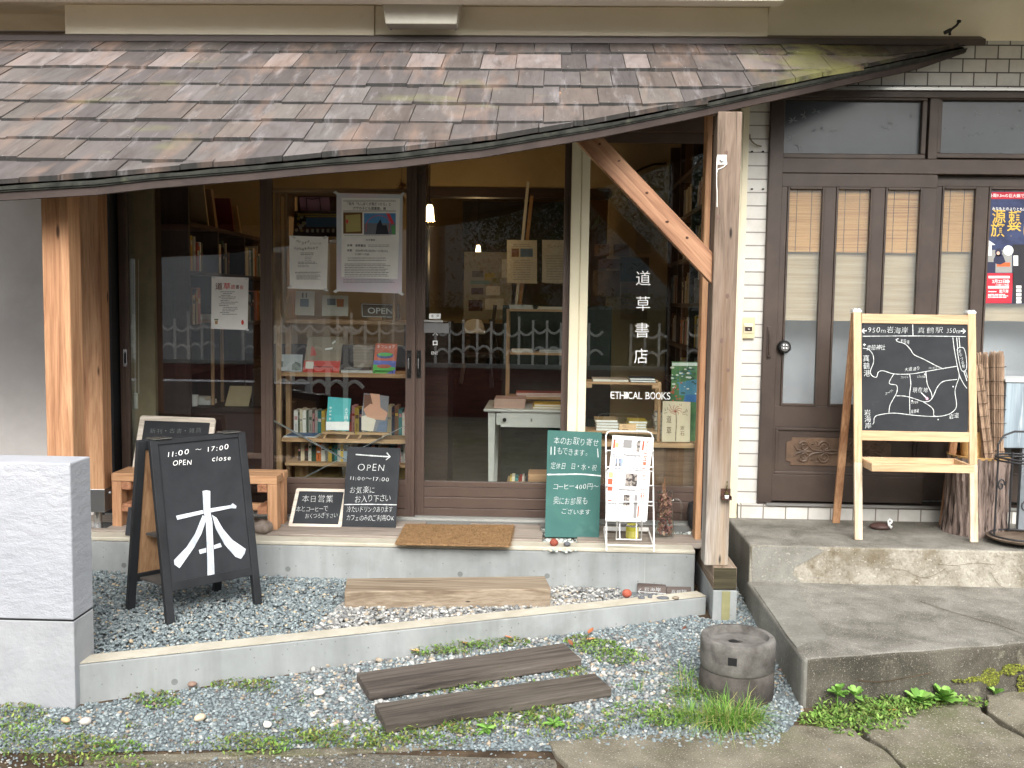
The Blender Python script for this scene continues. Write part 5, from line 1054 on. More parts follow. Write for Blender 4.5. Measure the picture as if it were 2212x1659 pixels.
mb = MB(); mb.lathe([(.0383, th_*.12), (.0383, th_*.6)], (tcn.x, tcn.y, .002), 24, cap=False); build('label_band', mb, flat('tin_label', S(232, 224, 120), .5), tn, smooth=40)
mb = MB(); mb.lathe([(.0385, th_*.92), (.0395, th_+.004), (.034, th_+.006)], (tcn.x, tcn.y, .002), 24, cap=False); build('rim', mb, m_steel, tn, smooth=40)
def stone(label, u, v, z, rx, ry, rz, mat, seed, name='stone', amp=.14, cat='stone', g=None, rot=0):
    c = PZ(u, v, z); mb = MB(); mb.blob((c.x, c.y+ry*.6, z+rz*.82), rx, ry, rz, seed, amp, 3, rot); return solo(name, mb, mat, label, cat, g, smooth=60)
m_redst = surf('red_stone', S(150, 82, 66), S(120, 62, 50), .9, .2, 12, .5, 60); m_gryst = surf('grey_stone', S(104, 106, 110), S(80, 82, 86), .8, .3, 10, .3, 60)
stone('rough red stone beside the foot of the green chalkboard', 1196, 1178, .0, .023, .022, .021, m_redst, 3, amp=.3)
stone('smooth dark grey stone beside the foot of the green chalkboard', 1225.5, 1180, .0, .023, .02, .014, m_gryst, 5)
m_clod = surf('wrapped_clod', S(134, 122, 112), S(96, 84, 74), .6, .4, 14, .6, 40)
stone('crumpled brown bundle on the deck under the right end of the bench', 565, 1155, .0, .055, .05, .055, m_clod, 6, 'wrapped_bundle', .25, 'bundle')
stone('round red stone on the kerb beside the wooden direction signs', 1354.5, 1291, -.2, .026, .02, .024, surf('round_red_stone', S(168, 92, 74), S(146, 76, 60), .85, .2, 14, .2), 9, amp=.04)
for i, (u, v, rx, m_, lb) in enumerate(((1386, 1295, .020, m_gryst, 'leftmost of the flat dark pebbles below the arrow sign'), (1404, 1293, .014, m_gryst, 'small dark pebble between two others below the arrow sign'), (1432, 1296, .033, m_gryst, 'long flat grey pebble below the arrow sign'), (1460, 1296, .02, surf('tan_pebble', S(142, 130, 112), S(120, 108, 92), .85), 'tan pebble between the two wooden direction signs'))): stone(lb, u, v, -.2, rx, .014, .010, m_, 20+i, 'pebble', .08, 'pebble', 'pebbles holding the little signs')
# little wooden signs against the plinth
zn = lambda x, y: (1338.6+x*.12405, 1179.5+y*.12405)
w_sign = wood('sign_wood', S(126, 112, 104), S(106, 92, 86), S(78, 66, 60), 'X', .8, .9)
for lab, q, words_, arrow, num in (('left wooden arrow sign leaning on the plinth above the kerb pebbles', [(308, 870), (806, 840), (806, 682), (312, 652)], ('岩海岸', (415, 782, 718, 800)), [(805, 828), (560, 808), (320, 790)], '950m'), ('right wooden arrow sign leaning on the plinth next to the footing wall', [(815, 880), (1245, 885), (1245, 722), (815, 714)], ('真鶴駅', (885, 826, 1160, 838)), [(815, 836), (1000, 840), (1240, 846)], '350m')):
    f = fy(-.67); c = [f.px(*zn(*p)) for p in q]; mb = MB(); mb.prism([f.w(p.x, p.y, 0) for p in c], f.n*-.014); o = solo('direction_sign', mb, w_sign, lab, 'sign', 'wooden direction signs', bev=.001)
    mb = MB(); u0, v0, u1, v1 = words_[1]; hand(mb, f, words_[0], *zn(u0, v0), *zn(u1, v1), 9, seed=60, off=-.006); stroke(mb, f, [zn(*p) for p in arrow], .004)
    h_ = arrow[-1]; s_ = 1 if h_[0] < 500 else -1; stroke(mb, f, [zn(h_[0]+50*s_, h_[1]-48), zn(*h_), zn(h_[0]+56*s_, h_[1]+52)], .0035, smooth=False); hand(mb, f, num, *zn(u0+(10 if s_ > 0 else 10), v0+(52 if s_ > 0 else 44)), *zn(u0+140, v0+(60 if s_ > 0 else 46)), 4, seed=61); build('lettering', mb, m_chalk, o)
# metal tray with a little cactus on the post
yy = yr-.003; c = PY(1567, 1075, yy); mb = MB(); mb.box(c.x-.026, c.x+.026, yy-.048, yy-.0, c.z-.004, c.z+.001); mb.box(c.x-.026, c.x+.026, yy-.003, yy-.0005, c.z, c.z+.05); mb.box(c.x-.026, c.x-.023, yy-.046, yy-.004, c.z+.001, c.z+.014); mb.box(c.x+.023, c.x+.026, yy-.046, yy-.004, c.z+.001, c.z+.014)
tr_ = solo('rusty_bracket_shelf', mb, surf('rusty_iron', S(88, 58, 46), S(54, 38, 34), .7, .3, 20, .3), 'tiny rusty iron shelf fixed low on the grey post', 'shelf')
ct = thing('tiny_pot_plant', 'tiny dry cone shaped plant in a white pot on the rusty shelf', 'plant', (c.x+.002, yy-.026, c.z+.002)); mb = MB(); mb.lathe([(0, 0), (.011, 0), (.012, .016), (0, .016)], (c.x+.002, yy-.026, c.z+.002), 14, cap=False); build('pot', mb, m_paper, ct, smooth=40)
mb = MB(); r = random.Random(2)
for k in range(70): t = r.random(); R = .013*(1-t)*r.uniform(.4, 1); an = r.uniform(0, 6.28); leafgeo(mb, (c.x+.002+R*math.cos(an), yy-.026+R*math.sin(an), c.z+.02+.075*t), .006, an, .5, mul(S(112, 110, 62), r.uniform(.6, 1.2)))
build('foliage', mb, m_dry, ct, fix=False)
# stump planter with rolled reed screens
sc = PZ(2132, 1163, ZU)+V((0, .177, 0)); sh_ = PY(2132, 983, sc.y).z-ZU; m_bark = surf('bark', S(166, 148, 138), S(108, 94, 86), .95, .1, 1.6, 1.0, 3, vec=(16, 16, 1.1), dist=.02, third=(S(54, 46, 42), 2.4, .5, .62))
st = thing('stump_planter', 'bark covered tree stump planter behind the easel holding rolled reed screens', 'planter', (sc.x, sc.y, ZU))
mb = MB(); k = 160; vs = []; fs = []
for i in range(11):
    z = sh_*i/10
    for j in range(k): an = 2*math.pi*j/k; R = .180-.010*abs(math.sin(an*13+math.sin(i*.9)*.5))**.5+.004*math.sin(an*31+i*1.1)+(.014*(1-i/3)**2 if i < 3 else 0); vs.append((sc.x+R*math.cos(an), sc.y+R*math.sin(an), ZU+z))
for i in range(10):
    for j in range(k): fs.append((i*k+j, i*k+(j+1) % k, (i+1)*k+(j+1) % k, (i+1)*k+j))
mb.add(vs, fs); build('bark', mb, m_bark, st, smooth=30)
mb = MB(); mb.lathe([(.172, sh_-.01), (.176, sh_+.003), (.158, sh_+.004), (.15, sh_-.06), (0, sh_-.06)], (sc.x, sc.y, ZU), 48, cap=False); build('rim', mb, surf('cut_wood_rim', S(204, 166, 112), S(180, 142, 90), .8, .2, 9), st, smooth=40)
def reed(label, ptop, pbot, w, dpt, seed):
    r = random.Random(seed); a, b_ = V(pbot), V(ptop); d = (b_-a); L_ = d.length; d.normalize(); sx_ = V((1, 0, 0))-d*d.x; sx_.normalize(); sy_ = d.cross(sx_); t = thing('reed_screen', label, 'reed screen', a, 'rolled reed screens in the stump planter'); mb = MB()
    for k in range(int(w/.006)*3):
        i = k//3; off = sx_*(-w/2+.006*i+r.uniform(-.001, .001))+sy_*((k % 3-1)*dpt/2.4+dpt*.35*math.sin(i*.7)); e = r.uniform(-.02, .012); cc = r.uniform(.6, 1.1); mb.col = (cc, cc*.97, cc*.93); mb.tube([a+off, b_+off+d*e], .0036, 5)
    build('reeds', mb, surf('grey_reed', S(182, 158, 136), S(146, 124, 106), .8, .2, 12, .2, attr=True), t, fix=False)
    mb = MB()
    for k in range(1, 8): f_ = k/8; c_ = a+d*(L_*f_); mb.tube([c_+sx_*(w/2+.004)*math.cos(q)+sy_*(dpt*.95+.004)*math.sin(q) for q in np.linspace(0, 6.28, 17)[:-1]], .0016, 4, closed=True)
    build('binding', mb, m_cord, t)
reed('middle rolled grey reed screen, upright in the stump planter', PY(2128, 764, sc.y+.02), (PY(2137, 985, sc.y+.0).x, sc.y, ZU+sh_-.05), .10, .05, 1)
reed('rightmost rolled grey reed screen, tallest in the stump planter', PY(2157, 762, sc.y-.03), (PY(2161, 985, sc.y-.04).x, sc.y-.03, ZU+sh_-.05), .075, .045, 2)
reed('narrow slanting reed screen at the left in the stump planter', PY(2112, 790, sc.y-.06), (PY(2141, 985, sc.y-.09).x, sc.y-.08, ZU+sh_-.05), .05, .03, 3)
mb = MB(); c = V((PY(2102, 960, sc.y+.05).x, sc.y+.05, 0)); mb.lathe([(.06, ZU+sh_-.05), (.07, ZU+sh_+.03), (.078, ZU+sh_+.14), (.07, ZU+sh_+.14), (.06, ZU+sh_-.0)], (c.x, c.y, 0), 28, cap=False); solo('cream_flowerpot', mb, surf('cream_pot', S(214, 176, 116), S(196, 156, 98), .6, .3, 3, .3, 30, vec=(1, 1, 8)), 'cream ribbed flowerpot standing inside the stump planter behind the easel leg', 'flowerpot', smooth=40)
# brown stone with white cord
bc = PZ(1908, 1147, ZU+.0)+V((0, .05, 0)); bs = thing('tied_stone', 'flat brown stone with a knotted white cord on the upper step', 'stone', (bc.x, bc.y, ZU)); mb = MB(); mb.blob((bc.x, bc.y, ZU+.018), .066, .05, .022, 4, .06, 3); build('stone', mb, surf('brown_stone', S(84, 62, 56), S(66, 48, 44), .6, .4, 8, .1), bs, smooth=60)
mb = MB(); mb.tube([(bc.x+.038+a, bc.y-.03+b_, ZU+z) for a, b_, z in ((.012, -.015, .018), (-.004, -.01, .034), (-.006, .0, .06), (.006, .004, .068), (.016, .0, .06), (.014, -.006, .05), (-.0, -.012, .044), (.0, -.016, .03), (.014, -.018, .026))], .0055, 8); build('cord', mb, m_paper, bs, smooth=60)
# iron plant stand, grey cabinet on legs
m_iron = surf('black_iron', S(44, 44, 46), S(30, 30, 32), .5, .5, 12, .2)
ic = PZ(2190, 1180, ZU)+V((.055, .06, 0)); ps = thing('iron_plant_stand', 'black wrought iron plant stand with hoops and scrolls beside the stump', 'plant stand', (ic.x, ic.y, ZU)); mb = MB()
zc = lambda v: PY(2190, v, ic.y).z
RR = .145
for an in (math.pi*1.02, 0.0, math.pi*.5): x, y = ic.x+RR*math.cos(an), ic.y+RR*.9*math.sin(an); mb.tube([(x, y, ZU+.045), (x, y, zc(985))], .006, 8)
mb.tube([(ic.x-RR, ic.y, zc(985)), (ic.x-RR, ic.y, zc(960)), (ic.x-RR*.8, ic.y, zc(941)), (ic.x-RR*.4, ic.y, zc(932)), (ic.x+.0, ic.y, zc(932)), (ic.x+RR*.6, ic.y, zc(940)), (ic.x+RR, ic.y, zc(962)), (ic.x+RR, ic.y, zc(985))], .006, 8)
for z, q in ((zc(988), 1.0), (zc(994), 1.02), (ZU+.05, 1.05)): mb.tube([(ic.x+RR*q*math.cos(k*.2618), ic.y+RR*q*math.sin(k*.2618), z) for k in range(24)], .0055, 8, closed=True)
build('frame', mb, m_iron, ps, smooth=50)
for (x, z, s_) in ((ic.x+.03, zc(1040), 1), (ic.x+.0, zc(1090), 1), (ic.x+.05, zc(1135), -1), (ic.x+.09, zc(905), 1), (ic.x-RR+.0, zc(1045), .6)): mb = MB(); mb.tube([(x+s_*.035*(1-t/20)*math.cos(t*.5), ic.y-.06, z+.04*(1-t/20)*math.sin(t*.5)) for t in range(18)], .0045, 6); build('scroll', mb, m_iron, ps, smooth=50)
mb = MB(); mb.lathe([(0, ZU+.03), (RR*1.12, ZU+.03), (RR*1.2, ZU+.043), (RR*1.16, ZU+.045), (RR*1.1, ZU+.036), (0, ZU+.036)], (ic.x, ic.y, 0), 40, cap=False); mb.mi = 0; build('tray', mb, surf('rusty_tray', S(120, 106, 92), S(84, 70, 58), .8, .3, 8, .3), ps, smooth=40); mb = MB()
for k in range(3): an = k*2.09+.4; mb.tube([(ic.x+RR*.9*math.cos(an), ic.y+RR*.9*math.sin(an), ZU), (ic.x+RR*.9*math.cos(an), ic.y+RR*.9*math.sin(an), ZU+.032)], .006, 6)
build('foot', mb, m_iron, ps)
gx = PY(2171, 890, -.35).x; gz1, gz0 = PY(2190, 826, -.35).z, PY(2190, 968, -.35).z; cb = thing('metal_cabinet', 'streaky grey metal cabinet on legs at the right behind the plant stand', 'cabinet', (gx+.35, -.2, ZU)); mb = MB(); mb.box(gx, gx+.7, -.35, -.08, gz0, gz1); build('body', mb, surf('streaked_metal', S(150, 164, 172), S(112, 124, 132), .5, .4, 2.5, .1, 40, vec=(14, 14, .8), third=(S(196, 204, 208), 3, .55, .75)), cb, bev=.004)
mb = MB(); mb.box(gx-.01, gx+.71, -.36, -.07, gz1+.001, gz1+.02); build('lid', mb, flat('pale_lid', S(206, 210, 210), .5), cb, bev=.003); m_gleg = surf('grey_leg', S(124, 130, 134), S(100, 106, 110), .5)
for x in (gx+.12, gx+.62):
    for y in (-.34, -.12): mb = MB(); mb.box(x, x+.035, y, y+.035, ZU, gz0); build('leg', mb, m_gleg, cb)
#'grey_leg', S(124, 130, 134), S(100, 106, 110), .5), cb)
# ------------------------------------------------------------------ books
PALB = [('white', S(226, 222, 212)), ('cream', S(214, 200, 168)), ('grey', S(150, 148, 146)), ('red', S(168, 52, 46)), ('dark green', S(52, 80, 62)), ('navy', S(44, 54, 82)), ('black', S(36, 34, 36)), ('orange', S(200, 112, 56)), ('teal', S(62, 128, 130)), ('yellow', S(204, 172, 70)), ('brown', S(112, 80, 58)), ('pale blue', S(150, 172, 190)), ('pink', S(196, 140, 142)), ('white', S(232, 230, 224)), ('cream', S(220, 210, 184)), ('grey', S(172, 168, 162))]
m_book = attr_mat('book_cover', .6, .35, .14, 0)
def book_row(start, d, out, L, hr, depth, where, group, seed, tr=(.012, .032), lean=.25, gap=.0):
    r = random.Random(seed); x = 0; i = 0; d, out, start = V(d), V(out), V(start)
    while True:
        t = r.uniform(*tr)
        if x+t > L or i > 46: break
        h = r.uniform(*hr); nm, c = r.choice(PALB); c = mul(c, r.uniform(.8, 1.08)); mb = MB(); mb.col = c; dp = depth*r.uniform(.85, 1)
        o = start+d*x-out*depth; sl = d*(h*(r.uniform(-lean, lean)*.06)) if r.random() < .25 else V()
        mb.obox(o, d*(t-.001), out*dp, V((0, 0, h))+sl)
        mb.col = mul(r.choice(PALB)[1], .9); z0 = h*r.uniform(.5, .75); mb.obox(o+out*(dp-.001)+d*(t*.15)+V((0, 0, z0))+sl*(z0/h), d*(t*.7), out*.0014, V((0, 0, h*r.uniform(.06, .16))))
        if r.random() < .5: mb.col = mul(c, 1.35 if sum(c) < .6 else .45); mb.obox(o+out*(dp-.001)+d*(t*.38)+V((0, 0, h*.12))+sl*.12, d*(t*.22), out*.0013, V((0, 0, h*.3)))
        solo('book', mb, m_book, f'{nm} book, {ordw(i)} from the left, {where}', 'book', group); x += t+r.uniform(0, gap); i += 1
m_pg = flat('page_edges', S(226, 222, 210), .9); m_pk = flat('pinkish_cover', S(206, 172, 156), .8)
def lying(label, x0, x1, y0, y1, z, n, th, col, page=None, jit=.006, seed=0, group=None):
    r = random.Random(seed)
    for k in range(n):
        dx, dy = r.uniform(-jit, jit), r.uniform(-jit, jit); mb = MB(); a = z+k*th
        mb.box(x0+dx, x1+dx, y0+dy, y1+dy, a+.0004, a+.002); mb.box(x0+dx, x1+dx, y0+dy, y1+dy, a+th-.002, a+th-.0002); mb.mi = 1; mb.box(x0+dx+.003, x1+dx-.003, y0+dy+.002, y1+dy-.003, a+.002, a+th-.002)
        lb = label if n == 1 else label.replace('#', {0: 'lowest', n-1: 'topmost'}.get(k, ordw(k)+' lowest'))
        solo('book', mb, [flat('cover_'+str(abs(hash(label)) % 9999), mul(col, r.uniform(.92, 1.05)), .7), page or m_pg], lb, 'book', group)
# ------------------------------------------------------------------ dark bookcase along the left wall of the room, seen from its open side
bcL = thing('dark_bookcase', 'dark stained open bookcase along the left inner wall behind the leftmost pane', 'bookcase', (-2.5, 1.0, 0))
xa_, xb_ = -2.72, -2.36; zt = [.03, .55, .92, 1.22, 1.58, 1.90]
def brd(x0, x1, y0, y1, z0, z1, nm, p, m): mb = MB(); mb.box(x0, x1, y0, y1, z0, z1); build(nm, mb, m, p, bev=.002)
for z in zt[1:]: brd(xa_, xb_, .24, 2.1, z-.028, z, 'shelf', bcL, w_darky)
for y in (.22, .80, 1.42, 2.08): brd(xa_, xb_-.004, y, y+.03, .0, 1.898 if y > .3 else 2.25, 'upright', bcL, w_darkz)
brd(xa_-.02, xa_-.001, .22, 2.1, 0, 1.9, 'back_panel', bcL, w_darkz)
r = random.Random(21)
for zi_, (z, nm) in enumerate(((1.22, 'second'), (1.58, 'top'))):
    for j, (y0, y1) in enumerate(((.26, .79), (.84, 1.40), (1.46, 2.06))): book_row((xb_-.02, y0, z+.001), (0, 1, 0), (1, 0, 0), (y1-y0)*r.uniform(.45, .95), (.16, .25), .16, f'{nm} shelf, {["near", "middle", "far"][j]} bay of left bookcase', 'books in the dark left bookcase', 100+zi_*7+j, (.02, .05))
for i, (y, w, h, c, lb) in enumerate(((.62, .02, .30, S(186, 160, 120), 'pale tan folder leaning on top of the dark left bookcase'), (.78, .05, .26, S(150, 118, 84), 'brown box file leaning on top of the dark left bookcase'), (1.2, .015, .24, S(120, 40, 36), 'thin red stick like book leaning on top of the dark left bookcase'), (1.36, .02, .2, S(176, 140, 90), 'small tan booklet leaning on top of the dark left bookcase'))):
    mb = MB(); mb.col = c; mb.obox((xb_-.2, y, 1.901), (.19, 0, 0), (0, w, 0), (0, -.10, h)); solo('folder', mb, m_book, lb, 'folder')
mb = MB(); mb.lathe([(0, 1.901), (.03, 1.901), (.028, 1.96), (.012, 2.0), (.014, 2.03), (0, 2.03)], (xb_-.1, 1.02, 0), 16, cap=False); solo('small_bottle', mb, m_dark, 'small dark bottle standing on top of the dark left bookcase', 'bottle', smooth=40)
# low counter, table and display easel behind the left pane
ct = thing('dark_counter', 'low dark brown counter behind the leftmost pane', 'counter', (-2.1, .45, 0)); yc = .35; x0, x1, z0, z1 = rect(285, 880, 600, 752, yc)
mb = MB(); mb.box(-2.6, x1, yc, yc+.5, z1-.03, z1); build('top', mb, w_darkx, ct, bev=.003); mb = MB(); mb.box(-2.58, x1-.02, yc+.03, yc+.48, .0, z1-.031); build('front_panel', mb, m_maroon, ct)
tb = thing('light_table_frame', 'small light wood shelf frame standing on the dark counter', 'shelf frame', (-2.05, .55, z1)); yt_ = .5; a0, a1, b0_, b1_ = rect(335, 690, 460, 605, yt_)
mb = MB(); mb.box(a0, a1, yt_, yt_+.22, b1_-.022, b1_); build('top', mb, w_pine, tb, bev=.002)
for x in (a0, a1-.02):
    for y in (yt_, yt_+.2): mb = MB(); mb.box(x, x+.02, y, y+.02, z1+.001, b1_-.023); build('leg', mb, w_pinez, tb, bev=.002)
mb = MB(); mb.bar((a0+.015, yt_-.004, b1_-.13), (a0+.13, yt_-.004, b1_-.012), .02, .004, (0, 1, 0)); build('brace', mb, m_alu, tb)
lying('# white booklet in the pile on the light wood frame', a0+.14, a1-.0, yt_+.02, yt_+.18, b1_+.0005, 3, .012, S(214, 212, 206), seed=3, group='booklets on the light frame')
de = thing('display_easel', 'little bamboo display easel on the light wood frame', 'easel', (a0+.1, yt_+.05, b1_)); p0, p1, p2 = PY(368, 486, yt_+.1), PY(343, 600, yt_+.12), PY(405, 598, yt_+.03); p1.z = p2.z = b1_+.004
mb = MB(); mb.tube([p0, p1], .006, 6); build('rear_leg', mb, w_pinez, de); mb = MB(); mb.bar(p0, p2, .014, .012, (0, 1, 0)); build('front_leg', mb, w_pinez, de)
mb = MB(); mb.col = S(190, 128, 136); d = (p2-p0); mb.obox(p0+V((.008, -.1, .02)), d*1.0, V((.0, .2, 0)), V((.014, 0, .007))); solo('picture_book', mb, m_book, 'pink picture book leaning on the little bamboo easel', 'book')
mb = MB(); q = PY(415, 747, yc+.08); mb.lathe([(0, 0), (.032, 0), (.04, .075), (.037, .075), (.03, .006), (0, .006)], (q.x, q.y, z1), 20, cap=False); solo('white_cup', mb, m_paper, 'white flowerpot like cup on the dark counter', 'cup', smooth=40)
mb = MB(); q = PY(325, 765, yc+.1); mb.lathe([(.0, 0), (.05, .0), (.056, .03), (.045, .07), (.015, .11), (.01, .13), (.022, .155), (.0, .15)], (q.x, q.y, z1), 12, cap=False, jit=.12); solo('plastic_bag', mb, surf('bag_plastic', S(196, 196, 194), S(150, 152, 152), .35, .6, 20), 'tied plastic bag of something green on the dark counter', 'bag', smooth=70)
mb = MB(); q0, q1 = PY(535, 755, yc+.1), PY(490, 706, yc+.16); mb.col = S(186, 168, 132); mb.obox((q1.x-.0, q0.y, z1+.001), (q0.x-q1.x, 0, 0), (0, .012, 0), (.02, .05, .135)); solo('picture_card', mb, m_book, 'tan picture card leaning behind the poster on the dark counter', 'card')
mb = MB(); q0 = PY(352, 700, yc+.2); mb.box(q0.x, q0.x+.34, yc+.16, yc+.3, z1+.0, z1+.03); mb.box(q0.x+.02, q0.x+.30, yc+.17, yc+.29, z1+.03, z1+.05); solo('paper_pile', mb, m_paper, 'pile of white paper on the dark counter under the light frame', 'paper')
mb = MB(); mb.box(-2.02, -1.92, yc+.1, yc+.3, z1+.001, z1+.001+.26); solo('black_box', mb, m_black, 'plain black box on the dark counter beside the cup', 'box')
cd = thing('blind_cord', 'white looped blind cord with a long grip hanging inside the leftmost pane', 'blind cord', (PY(295, 800, .1).x, .1, 1.0)); mb = MB()
for u in (291, 299): mb.tube([PY(u, 560, .1), PY(u+1, 850, .1)], .0015, 5)
build('cord', mb, m_paper, cd); mb = MB(); a, b_ = PY(294, 850, .1), PY(294, 882, .1); mb.tube([a+V((0, 0, .004)), a, b_, b_-V((0, 0, .004))], [.008, .014, .014, .008], 10); build('grip', mb, flat('cord_grip', S(206, 204, 194), .5), cd, smooth=50)
mb = MB(); a0_ = PY(284, 600, .12).x; mb.box(a0_-.02, a0_+.155, .10, .14, .2, 2.45); build('inner_frame', mb, surf('putty_frame', S(150, 140, 116), S(132, 122, 100), .6), shop)
# ------------------------------------------------------------------ posters taped inside the glass
def poster(label, f, q, tint=None, name='poster', mat=None, sub=None):
    c = [f.px(*p) for p in q]; ctr = f.w(sum(p.x for p in c)/4, min(p.y for p in c), 0); t = thing(name, label, 'poster', ctr); mb = MB(); mb.prism([f.w(p.x, p.y, 0) for p in c], f.n*-.0006); build('paper', mb, mat or m_paper, t); return t
m_tape = flat('clear_tape', S(206, 208, 206), .3)
def tape(t, f, pts, s_=4):
    mb = MB()
    for (u, v, a) in pts: mb.poly([f.w(*f.px(u+s_*1.6*math.cos(a+k)-0, v+s_*1.0*math.sin(a+k)), .0008) for k in (.5, 2.6, 3.64, 5.78)])
    build('tape', mb, m_tape, t)
f1 = fy(YB-.005); zp = lambda x, y: (570.5+x*.14873, 384+y*.14873)
t = poster('small white poster with scattered black title characters inside the second pane', f1, [(626, 623), (706, 626), (709, 512), (625, 509)])
mb = MB(); r = random.Random(4)
for i, ch in enumerate('パレスチナ'): u, v = zp(460+42*i, 960+[-20, -15, 15, 8, -12][i]); txt(mb, f1, ch, u, v, u+5.2, v-1, 5.6, .001, .006)
for i, ch in enumerate('についての'): u, v = zp(668+34*i, 968); txt(mb, f1, ch, u, v, u+3.6, v, 3.8, .001)
for i, ch in enumerate('小さな話を'): u, v = zp(434+38*i, 1040+[0, 10, 8, 18, 6][i]); txt(mb, f1, ch, u, v, u+5.0, v, 5.2, .001, .006)
for i, ch in enumerate('みんなで'): u, v = zp(628+40*i, 1042); txt(mb, f1, ch, u, v, u+5.6, v-.4, 5.6, .001, .006)
build('title', mb, m_ink, t); mb = MB(); lines(mb, f1, *zp(530, 1080), *zp(760, 1130), 2, 1.4, 1); lines(mb, f1, *zp(590, 1140), *zp(700, 1210), 3, .8, 2); lines(mb, f1, *zp(492, 1215), *zp(800, 1255), 2, 1.2, 3); lines(mb, f1, *zp(490, 1262), *zp(680, 1300), 3, .7, 4); lines(mb, f1, *zp(450, 1365), *zp(850, 1390), 2, 1, 5); lines(mb, f1, *zp(470, 1405), *zp(830, 1480), 6, .7, 6); build('small_print', mb, m_grey_ink, t)
tape(t, f1, [(634, 512, .8), (702, 513, -.8), (626, 620, -.8), (704, 626, .8)])
t = poster('large pastel bordered exhibition poster with two photographs inside the second pane', f1, [(727, 629), (868, 634), (870, 420), (727, 417)], mat=surf('pastel_border', S(214, 196, 206), S(190, 208, 210), .8, .2, 2.2, 0))
mb = MB(); c = [zp(1122, 1440), zp(1940, 1470), zp(1975, 300), zp(1125, 290)]; mb.poly([f1.w(*f1.px(*p), .0006) for p in c]); build('white_panel', mb, m_paper, t)
mb = MB(); txt(mb, f1, '「絵本『もしぼくが鳥だったら』と', *zp(1215, 400), *zp(1840, 408), 7.5, .0012, .006); txt(mb, f1, 'ガザの子ども図書館」展', *zp(1292, 466), *zp(1770, 474), 7.5, .0012, .006); txt(mb, f1, 'ゆぎ書房', *zp(1480, 916), *zp(1612, 918), 4.2, .0012, .01); txt(mb, f1, '会場　道草書店', *zp(1204, 998), *zp(1478, 1004), 5.4, .0012, .016); txt(mb, f1, '会期', *zp(1204, 1070), *zp(1276, 1072), 5.2, .0012, .016); txt(mb, f1, '2026年3月2日(月)〜31日(火)', *zp(1328, 1078), *zp(1795, 1086), 5.6, .0012, .012); txt(mb, f1, '11:00〜17:00', *zp(1328, 1124), *zp(1525, 1128), 4.4, .0012, .006)
for y in (325, 340, 476, 492): pbox(mb, f1, *zp(1150, y), *zp(1914, y+4), .001)
build('title', mb, m_ink, t); mb = MB(); lines(mb, f1, *zp(1510, 965), *zp(1840, 1010), 2, 1, 6); lines(mb, f1, *zp(1215, 1150), *zp(1855, 1215), 2, 1.3, 7); lines(mb, f1, *zp(1170, 1240), *zp(1880, 1440), 8, 1.3, 8); lines(mb, f1, *zp(1150, 1470), *zp(1900, 1530), 3, 1, 9); lines(mb, f1, *zp(1165, 830), *zp(1900, 850), 1, .8, 10); build('small_print', mb, m_grey_ink, t)
mb = MB(); pbox(mb, f1, *zp(1150, 503), *zp(1428, 812), .001); mb.mi = 1; mb.poly([f1.w(*f1.px(*zp(*p)), .0014) for p in ((1182, 545), (1398, 528), (1405, 778), (1190, 790))]); mb.mi = 2; pbox(mb, f1, *zp(1450, 515), *zp(1912, 660), .001); mb.mi = 3; pbox(mb, f1, *zp(1450, 660), *zp(1912, 826), .001)
mb.mi = 4; mb.poly([f1.w(*f1.px(*zp(*p)), .0014) for p in ((1620, 820), (1640, 680), (1690, 600), (1720, 690), (1780, 690), (1810, 820))]); mb.mi = 5; mb.poly([f1.w(*f1.px(*zp(*p)), .0016) for p in ((1770, 515), (1820, 515), (1890, 660), (1850, 680))]); mb.poly([f1.w(*f1.px(*zp(*p)), .0016) for p in ((1185, 620), (1215, 600), (1225, 660), (1195, 665))]); mb.mi = 6; mb.poly([f1.w(*f1.px(*zp(*p)), .0016) for p in ((1850, 700), (1905, 690), (1908, 822), (1860, 824))])
mb.mi = 5; stroke(mb, f1, [zp(1480, 780), zp(1500, 640), zp(1600, 560), zp(1740, 560), zp(1820, 640), zp(1810, 780)], .003, .0016)
build('photographs', mb, [flat('photo_brown', S(110, 82, 50), .6), flat('photo_olive', S(176, 164, 104), .6), flat('photo_sky', S(84, 140, 190), .6), flat('photo_grey', S(116, 120, 130), .6), flat('photo_people', S(44, 46, 58), .6), flat('photo_red', S(214, 72, 82), .6), flat('photo_green', S(90, 160, 100), .6)], t)
tape(t, f1, [(727, 417, .8), (869, 420, -.8), (727, 628, -.8), (866, 634, .8)], 5)
f0 = fy(YA-.0052); z4 = lambda x, y: (x/3, 553+y/3)
t = poster('white reading club poster with red and brown title characters inside the leftmost pane', f0, [(456, 710), (535, 713), (537, 600), (457, 597)])
mb = MB(); txt(mb, f0, '道', *z4(1396, 218), *z4(1442, 218), 15, .001, .012); mb.mi = 1; txt(mb, f0, '草', *z4(1448, 216), *z4(1494, 216), 14, .001, .012); txt(mb, f0, '読', *z4(1498, 214), *z4(1524, 214), 9.5, .001, .01); mb.mi = 0; txt(mb, f0, '書', *z4(1528, 214), *z4(1550, 214), 9, .001, .01); mb.mi = 1; txt(mb, f0, '会', *z4(1554, 216), *z4(1578, 216), 9, .001, .01); build('title', mb, [flat('title_brown', S(112, 70, 66), .8), flat('title_red', S(206, 88, 84), .8)], t)
mb = MB(); r = random.Random(9)
for k in range(14): w = r.uniform(60, 140); x = r.uniform(1415, 1450); lines(mb, f0, *z4(x, 228+k*11.2), *z4(min(x+w, 1570), 236+k*11.2), 1, 1.3, k); 
